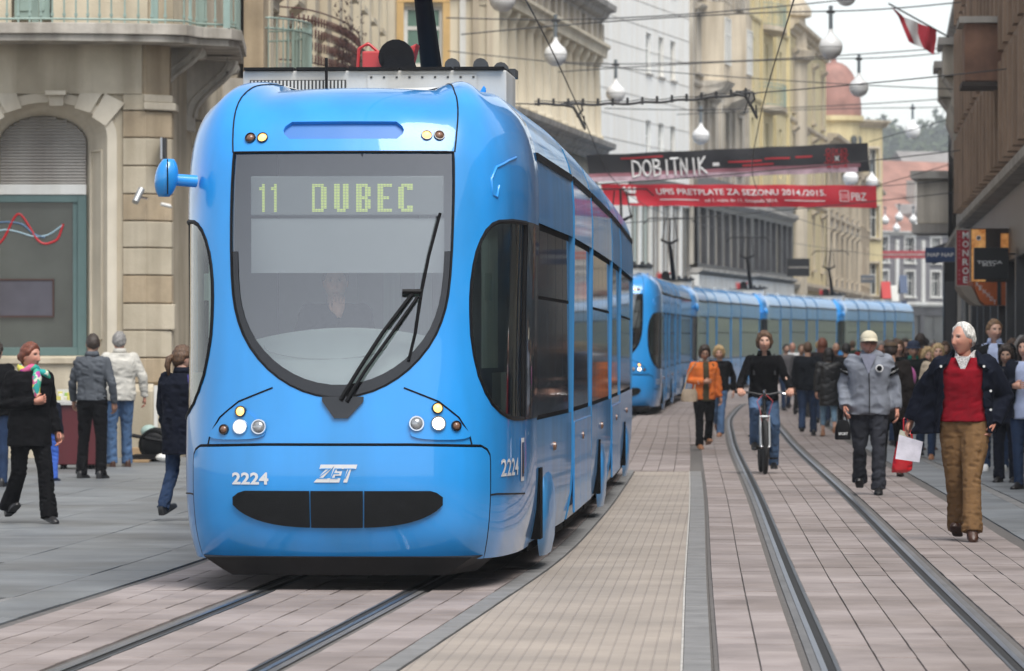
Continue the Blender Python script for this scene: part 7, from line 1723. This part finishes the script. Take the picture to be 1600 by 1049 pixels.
o = empty('small_bag', (PX(1316, 55.1), 55.0, PZ(687, 55.1))); tag(o, 'small black bag marked SPORT in the hand of the man in the cap', 'bag'); m = MB(); m.loft([ring((0, 0, z_), rx, .06, 18, 3.5) for z_, rx in ((0, .08), (.02, .088), (.13, .082), (.19, .06), (.21, .03))]); m.build('bag_body', M_black, o, smooth=50); text('SPORT', 'lettering', M_signw, o, (.0, -.066, .065), w=.10, h=.028, bold=.02); m = MB(); m.tube([(-.05, 0, .19), (-.03, 0, .28), (.02, 0, .29), (.05, 0, .19)], .009, 6); m.build('bag_handle', M_black, o)
# man in red sweater
J = walk(.55, 'a'); J.update(kneea=(-.085, .02, .49), anka=(-.085, .20, .13), pita=-.35, kneeb=(.07, -.15, .52), ankb=(.085, -.24, .12), pitb=.5, footb=.2, elba=(-.36, .12, 1.19), wria=(-.45, .12, .96), elbb=(.31, .10, 1.15), wrib=(.23, -.02, .93), head=(-.015, -.03, 1.61))
def flap(m):
    m.hexa([(-.20, -.06, .86), (-.47, .06, .84), (-.45, .12, .84), (-.18, -.01, .86), (-.17, -.10, 1.40), (-.24, -.02, 1.36), (-.23, .05, 1.36), (-.16, -.05, 1.40)])
knit = cloth('red_knit', (.22, .005, .013), scale=12, bump=.002)
p, add, B, k = person(1508, 42.1, 1.80, -12, 'white-haired man in red sweater and open navy jacket walking on the right', J, 'ruddy', H_white, 'receding', dict(mat=navy, hem=.86, bulk=.062, open=.62, name='jacket', fold=.015, extra=flap, under=dict(mat=knit, hem=.95, bulk=.03, name='sweater'), flare=.25), dict(mat=cloth('khaki_cord', (.185, .105, .048), scale=6), flare=.092, thigh=.118), sh_brn, 0, hyaw=R(-38), hpitch=-.03, build=1.11)
m = MB()
for sg in (-1, 1): m.loft([[(sg*.095, .03, 1.455), (sg*.085, .02, 1.525), (sg*.07, .02, 1.525), (sg*.078, .02, 1.455)], [(sg*.085, -.07, 1.44), (sg*.066, -.068, 1.505), (sg*.055, -.06, 1.50), (sg*.07, -.06, 1.44)], [(sg*.050, -.145, 1.365), (sg*.016, -.118, 1.445), (sg*.012, -.10, 1.445), (sg*.04, -.12, 1.375)]])
m.prism([(-.062, 1.475), (.062, 1.475), (.0, 1.335)], -.150, -.11)
add('shirt_collar', m, pm('checked_shirt', (.42, .38, .37), .8, .45, 70, tint=(.62, .60, .58)))
m = MB()
for sg in (-1, 1): m.loft([[(sg*.13, .10, 1.475), (sg*.075, .085, 1.52), (sg*.06, .07, 1.51), (sg*.11, .07, 1.455)], [(sg*.155, .0, 1.47), (sg*.10, -.02, 1.53), (sg*.085, -.02, 1.515), (sg*.13, -.02, 1.45)], [(sg*.215, -.155, 1.37), (sg*.135, -.165, 1.42), (sg*.12, -.15, 1.405), (sg*.19, -.14, 1.35)]])
add('jacket_collar', m, navy)
m = MB()
for (x_, y_, z_) in ((-.172, -.168, 1.395), (.172, -.168, 1.395), (.225, -.16, 1.05), (.225, -.16, 1.2)): m.lathe([(.001, -.006), (.011, -.006), (.011, .004), (.001, .004)], (x_, y_, z_), 10, axis='y')
add('snap_button', m, M_chrome)
o = empty('paper_sheet', (PX(1416, 42.2), 42.2, PZ(721, 42.2))); tag(o, 'white sheet of paper held by the man in the red sweater', 'paper'); m = MB(); m.hexa([(-.09, 0, .02), (.11, .03, -.01), (.11, .034, -.01), (-.09, .004, .02), (-.06, -.01, .22), (.14, .02, .16), (.14, .024, .16), (-.06, -.006, .22)]); m.build('sheet', cloth('paper', (.74, .72, .80), bump=0), o)
o = empty('red_carrier_bag', (PX(1406, 54.6), 54.6, PZ(739, 54.6))); tag(o, 'glossy red plastic carrier bag beside the man in the cap', 'bag'); m = MB(); m.loft([ring((0.02*i, 0, z_), rx, ry, 16, 2.6) for i, (z_, rx, ry) in enumerate(((0, .09, .04), (.03, .115, .06), (.2, .105, .065), (.36, .085, .04), (.46, .05, .012)))]); V_, F_, N_ = fuse(m, .012, 1); bb = mesh_obj('bag_body', wrinkle(V_, N_, .016, 5, fine=1.6), F_, pm('red_plastic', (.55, .012, .02), .22, .1, 5, coat=.4), o); m = MB(); m.tube([(.04, 0, .44), (.04, .0, .58), (.08, 0, .60), (.10, 0, .45)], .008, 5); m.build('bag_handle', pm('red_plastic', (.5, .01, .02)), o)
m = MB(); m.hexa([(-.02, -.07, .38), (.07, -.07, .33), (.07, -.05, .33), (-.02, -.05, .38), (.0, -.06, .46), (.08, -.06, .43), (.08, -.05, .43), (.0, -.05, .46)]); m.build('bag_contents', cloth('leaflets', (.42, .42, .34), bump=0), o)
# right-hand group
person(1554, 66, 1.97, -14, 'tall young man in dark suit and pale blue shirt on the right', None, 'fair', hairmat('light_brown', (.17, .095, .045)), 'short', dict(mat=cloth('charcoal_suit', (.008, .0085, .010)), hem=.80, bulk=.03, open=.22, name='suit_jacket', under=dict(mat=cloth('pale_blue_shirt', (.42, .48, .66)), hem=.93, bulk=.012, name='shirt'), collar=cloth('pale_blue_shirt', (.42, .48, .66))), dict(mat=jeansdk), sh_wht, 0, hyaw=R(32), build=1.04)
J = dict(elba=(-.26, .03, 1.16), wria=(-.02, -.24, 1.22), hda=(.8, -.3, .6), hna=(0, 1, .2)); p, add, B, k = person(1573, 60.5, 1.64, -22, 'dark-haired woman holding a phone at the right edge', J, 'olive', H_dark, 'bob', dict(mat=navy, hem=.74, bulk=.045, name='coat', flare=.08), dict(mat=navy, flare=.082, thigh=.106), sh_blk, 0, hyaw=R(10), hpitch=.2, build=1.07)
o = MB().box(-.035, -.008, -.06, .035, .0, .06).build('mobile_phone', M_signblk, bevel=.004); tag(o, 'black mobile phone in the hand of the dark-haired woman', 'phone'); o.location = (PX(1570, 60), 60.25, PZ(585, 60.2)); o.rotation_euler = (-.5, .5, 0)
MB().box(-.03, -.0105, -.05, .03, -.0085, .05).build('phone_screen', pm('phone_glass', (.08, .09, .1), .1), o)
J = dict(elba=(-.28, .02, 1.16), wria=(-.06, -.22, 1.18), hda=(1, -.2, .1), hna=(0, 1, 0)); person(1604, 57.5, 1.72, -30, 'person in dark navy coat cut off by the right edge', J, 'fair', H_dark, 'long', dict(mat=navy, hem=.80, bulk=.055, open=.2, name='coat', under=dict(mat=cloth('pale_blue_shirt', (.42, .48, .66)), hem=.80, bulk=.02, name='shirt')), dict(mat=jeansdk, thigh=.11), sh_blk, 1, build=1.08)
# couple walking away and people behind
J = walk(.4, 'a'); person(1262, 93.0, 1.72, 176, 'man in black jacket and blue jeans walking away beside the cyclist', J, 'tan', H_brown, 'cropped', dict(mat=cloth('black_navy', (.006, .008, .012)), hem=.84, bulk=.05, name='jacket'), dict(mat=jeansdk, thigh=.108, flare=.075), sh_blk, 1, build=1.10)
J = walk(.4, 'b'); person(1295, 92.0, 1.60, 184, 'woman in black leather jacket and tan boots walking away', J, 'fair', H_black, 'bob', dict(mat=leather('jacket_black', (.006, .006, .007), .5), hem=.60, bulk=.045, name='jacket'), dict(mat=cloth('light_jeans', (.16, .26, .36)), flare=.055, cut=.2), sh_tan, 1)
person(1238, 132, 1.71, 8, 'balding man in white T-shirt far behind the cyclist', dict(elba=(-.26, 0, 1.15), wria=(-.05, -.2, 1.12), hda=(1, 0, 0), hna=(0, 1, 0)), 'ruddy', H_grey, 'bald', dict(mat=cloth('white', (.72, .72, .72)), hem=.90, bulk=.03, sleeve=0, name='t_shirt'), dict(mat=cloth('charcoal', (.03, .03, .032)), thigh=.108), sh_blk, 1, build=1.08)
p, add, B, k = person(1392, 63, 1.70, 172, 'man in dark brown jacket and flat cap walking away behind the capped man', walk(.6, 'a'), 'tan', H_dark, 'cropped', dict(mat=cloth('dark_brown', (.012, .009, .008)), hem=.72, bulk=.05, name='jacket'), dict(mat=blk), sh_brn, 1, build=1.07); cap(add, cloth('brown_tweed', (.075, .052, .034)), True, True)
p, add, B, k = person(1427, 76, 1.70, 6, 'person in blue brimmed hat and green scarf in the crowd', None, 'tan', H_dark, 'short', dict(mat=cloth('black_green', (.007, .010, .010)), hem=.80, bulk=.05, name='jacket', collar=cloth('green_scarf', (.02, .18, .13))), dict(mat=jeansdk), sh_blk, 1, hpitch=.1, build=1.07); hat(add, cloth('slate_hat', (.035, .045, .075)), .13)
person(1404, 84, 1.73, -10, 'long-haired young woman in black behind the pink balloon', None, 'fair', H_brown, 'long', dict(mat=blk, hem=.85, bulk=.03, name='jacket'), dict(mat=jeansdk), sh_blk, 1, hyaw=R(10))
person(1466, 73, 1.66, -4, 'blond woman in beige coat left of the red-sweatered man', dict(elbb=(.26, .0, 1.15), wrib=(.08, -.2, 1.05)), 'fair', H_blond, 'bob', dict(mat=cloth('beige_coat', (.46, .38, .28)), hem=.62, bulk=.045, name='coat', collar=cloth('beige_coat', (.46, .38, .28))), dict(mat=jeansdk), sh_tan, 1)
person(1449, 80, 1.60, 14, 'fair curly-haired woman peering out beside the beige coat', None, 'fair', H_blond, 'curly', dict(mat=cloth('sand_jacket', (.36, .27, .17)), hem=.80, bulk=.04, name='jacket'), dict(mat=jeansdk), sh_brn, 1)
b_ = empty('balloon', (PX(1418, 71), 71, PZ(590, 71))); tag(b_, 'pink balloon floating in the crowd beside the grey track jacket', 'balloon'); m = MB(); m.ball((0, 0, 0), .135, (.92, .92, 1.25), 20, 14); m.build('balloon_skin', pm('pink_latex', (.62, .16, .42), .3, .05, 2, coat=.3), b_, smooth=80); m = MB(); m.lathe([(.004, -.168), (.018, -.19), (.001, -.192)], n=8); m.tube([(0, 0, -.18), (.02, 0, -.35), (-.01, 0, -.55)], .003, 4); m.build('balloon_knot', pm('pink_latex', (.6, .2, .4)), b_)
# the crowd farther off
crowd = [(1285, 104, 1.80, 178, 'auburn-haired walker in dark coat right behind the leather-jacketed woman', H_auburn, 'long', (.03, .022, .025)), (1306, 112, 1.72, 5, 'distant bald man facing the camera right of the leather jacket', H_grey, 'bald', (.10, .06, .05)), (1280, 120, 1.78, 170, 'distant blond walker in navy above the black jacketed man', H_blond, 'short', (.02, .03, .07)),
         (1252, 118, 1.70, 10, 'distant ruddy-faced walker in grey beside the white T-shirt', H_brown, 'short', (.12, .12, .13)), (1228, 128, 1.68, 20, 'distant dark-haired walker left of the white T-shirt man', H_black, 'short', (.22, .21, .22)), (1322, 98, 1.70, 182, 'distant dark walker left of the grey track jacket', H_black, 'short', (.015, .015, .017)),
         (1376, 100, 1.73, 3, 'distant walker in white blouse behind the cap wearer', H_grey, 'fem', (.55, .53, .50)), (1386, 118, 1.80, 176, 'distant brown-haired walker in black behind the flat cap', H_brown, 'short', (.02, .02, .022)), (1414, 106, 1.80, 2, 'distant dark-haired walker above the long-haired woman', H_dark, 'fem', (.05, .03, .03)),
         (1438, 112, 1.90, 178, 'distant tall dark-haired walker in tan above the blue hat', H_dark, 'curly', (.30, .17, .09)), (1458, 118, 1.78, 8, 'distant grey-haired walker behind the blond women', H_grey, 'fem', (.07, .06, .06)), (1476, 96, 1.72, 12, 'distant brown-haired walker just left of the red-sweatered man', H_brown, 'bob', (.10, .07, .05)),
         (1350, 130, 1.74, 0, 'distant walker in red far behind the cap wearer', H_dark, 'short', (.30, .03, .03)), (1400, 136, 1.82, 180, 'distant walker in slate blue, among the highest heads of the crowd', H_brown, 'short', (.05, .07, .10)), (1422, 140, 1.75, 4, 'distant walker in pale jacket deep in the crowd', H_blond, 'bob', (.35, .33, .30)), (1447, 142, 1.80, 176, 'distant walker in charcoal deep in the crowd', H_black, 'short', (.03, .03, .035)),
         (1598, 72, 1.75, 170, 'grey-haired walker behind the right-edge coat', H_grey, 'curly', (.03, .03, .035)), (1582, 78, 1.74, 8, 'brown-haired walker behind the phone-holding woman', H_brown, 'fem', (.05, .04, .035)), (1467, 128, 1.70, 2, 'distant walker in maroon deep in the crowd', H_dark, 'bob', (.14, .02, .03)), (1366, 146, 1.76, 178, 'distant walker in olive deep in the crowd', H_dark, 'short', (.06, .06, .035)),
         (1112, 118, 1.70, 4, 'distant walker in grey between second tram and orange cardigan', H_dark, 'short', (.10, .10, .11)), (1332, 150, 1.72, 178, 'distant walker in dark green deep in the crowd', H_brown, 'short', (.02, .05, .03))]
for i, (px, D, h, yaw, lab, hr, stl, c_) in enumerate(crowd):
    if px == 1112: continue
    person(px, D, h, yaw, lab, walk(.4 + .1*(i % 4), 'ab'[i % 2]), ['fair', 'tan', 'ruddy', 'olive'][i % 4], hr, stl, dict(mat=cloth('crowd_%d' % i, tuple(.55*q for q in c_)), hem=.62 if i % 5 == 0 else .85, bulk=.04, name='jacket'), dict(mat=[jeansdk, blk, jeans, cloth('charcoal', (.03, .03, .032))][i % 4], thigh=.105), sh_blk, 2, build=1.04 + .05*(i % 3), group='walkers in the distant crowd')

# the driver behind the windscreen
Td = on(TL, 34.6, -.12)[0]
J = dict(elba=(-.26, -.12, 1.15), wria=(.02, -.22, 1.38), hda=(.1, -.1, 1), hna=(0, .6, .3), elbb=(.25, -.1, 1.1), wrib=(.2, -.35, 1.05), kneea=(-.12, -.4, .95), anka=(-.12, -.45, .6), kneeb=(.12, -.4, .95), ankb=(.12, -.45, .6))
person(0, 34.45, 1.75, 0, 'tram driver in dark jacket with hand at chin behind the windscreen', J, 'fair', H_dark, 'short', dict(mat=navy, hem=.93, bulk=.03, name='jacket'), dict(mat=navy), sh_blk, 1, z=.42, x=Td.x - .02)

# ---------------------------------------------------------------- the air: faint haze down the street
hz = MB().box(-420, -70, -1.2, 420, 1960, 75).build('haze', bpy.data.materials.new('haze_air')); hz['kind'] = 'stuff'
hm = hz.data.materials[0]; hm.use_nodes = True; hn, hl_ = hm.node_tree.nodes, hm.node_tree.links
hn.remove(hn['Principled BSDF']); pv_ = hn.new('ShaderNodeVolumePrincipled'); pv_.inputs['Color'].default_value = (.90, .94, 1.0, 1); pv_.inputs['Density'].default_value = .0003; pv_.inputs['Anisotropy'].default_value = 0.0
hl_.new(pv_.outputs[0], hn['Material Output'].inputs['Volume']); hm.cycles.homogeneous_volume = True if hasattr(hm.cycles, 'homogeneous_volume') else None
hz.display_type = 'WIRE'
bpy.data.scenes.remove(WORK)
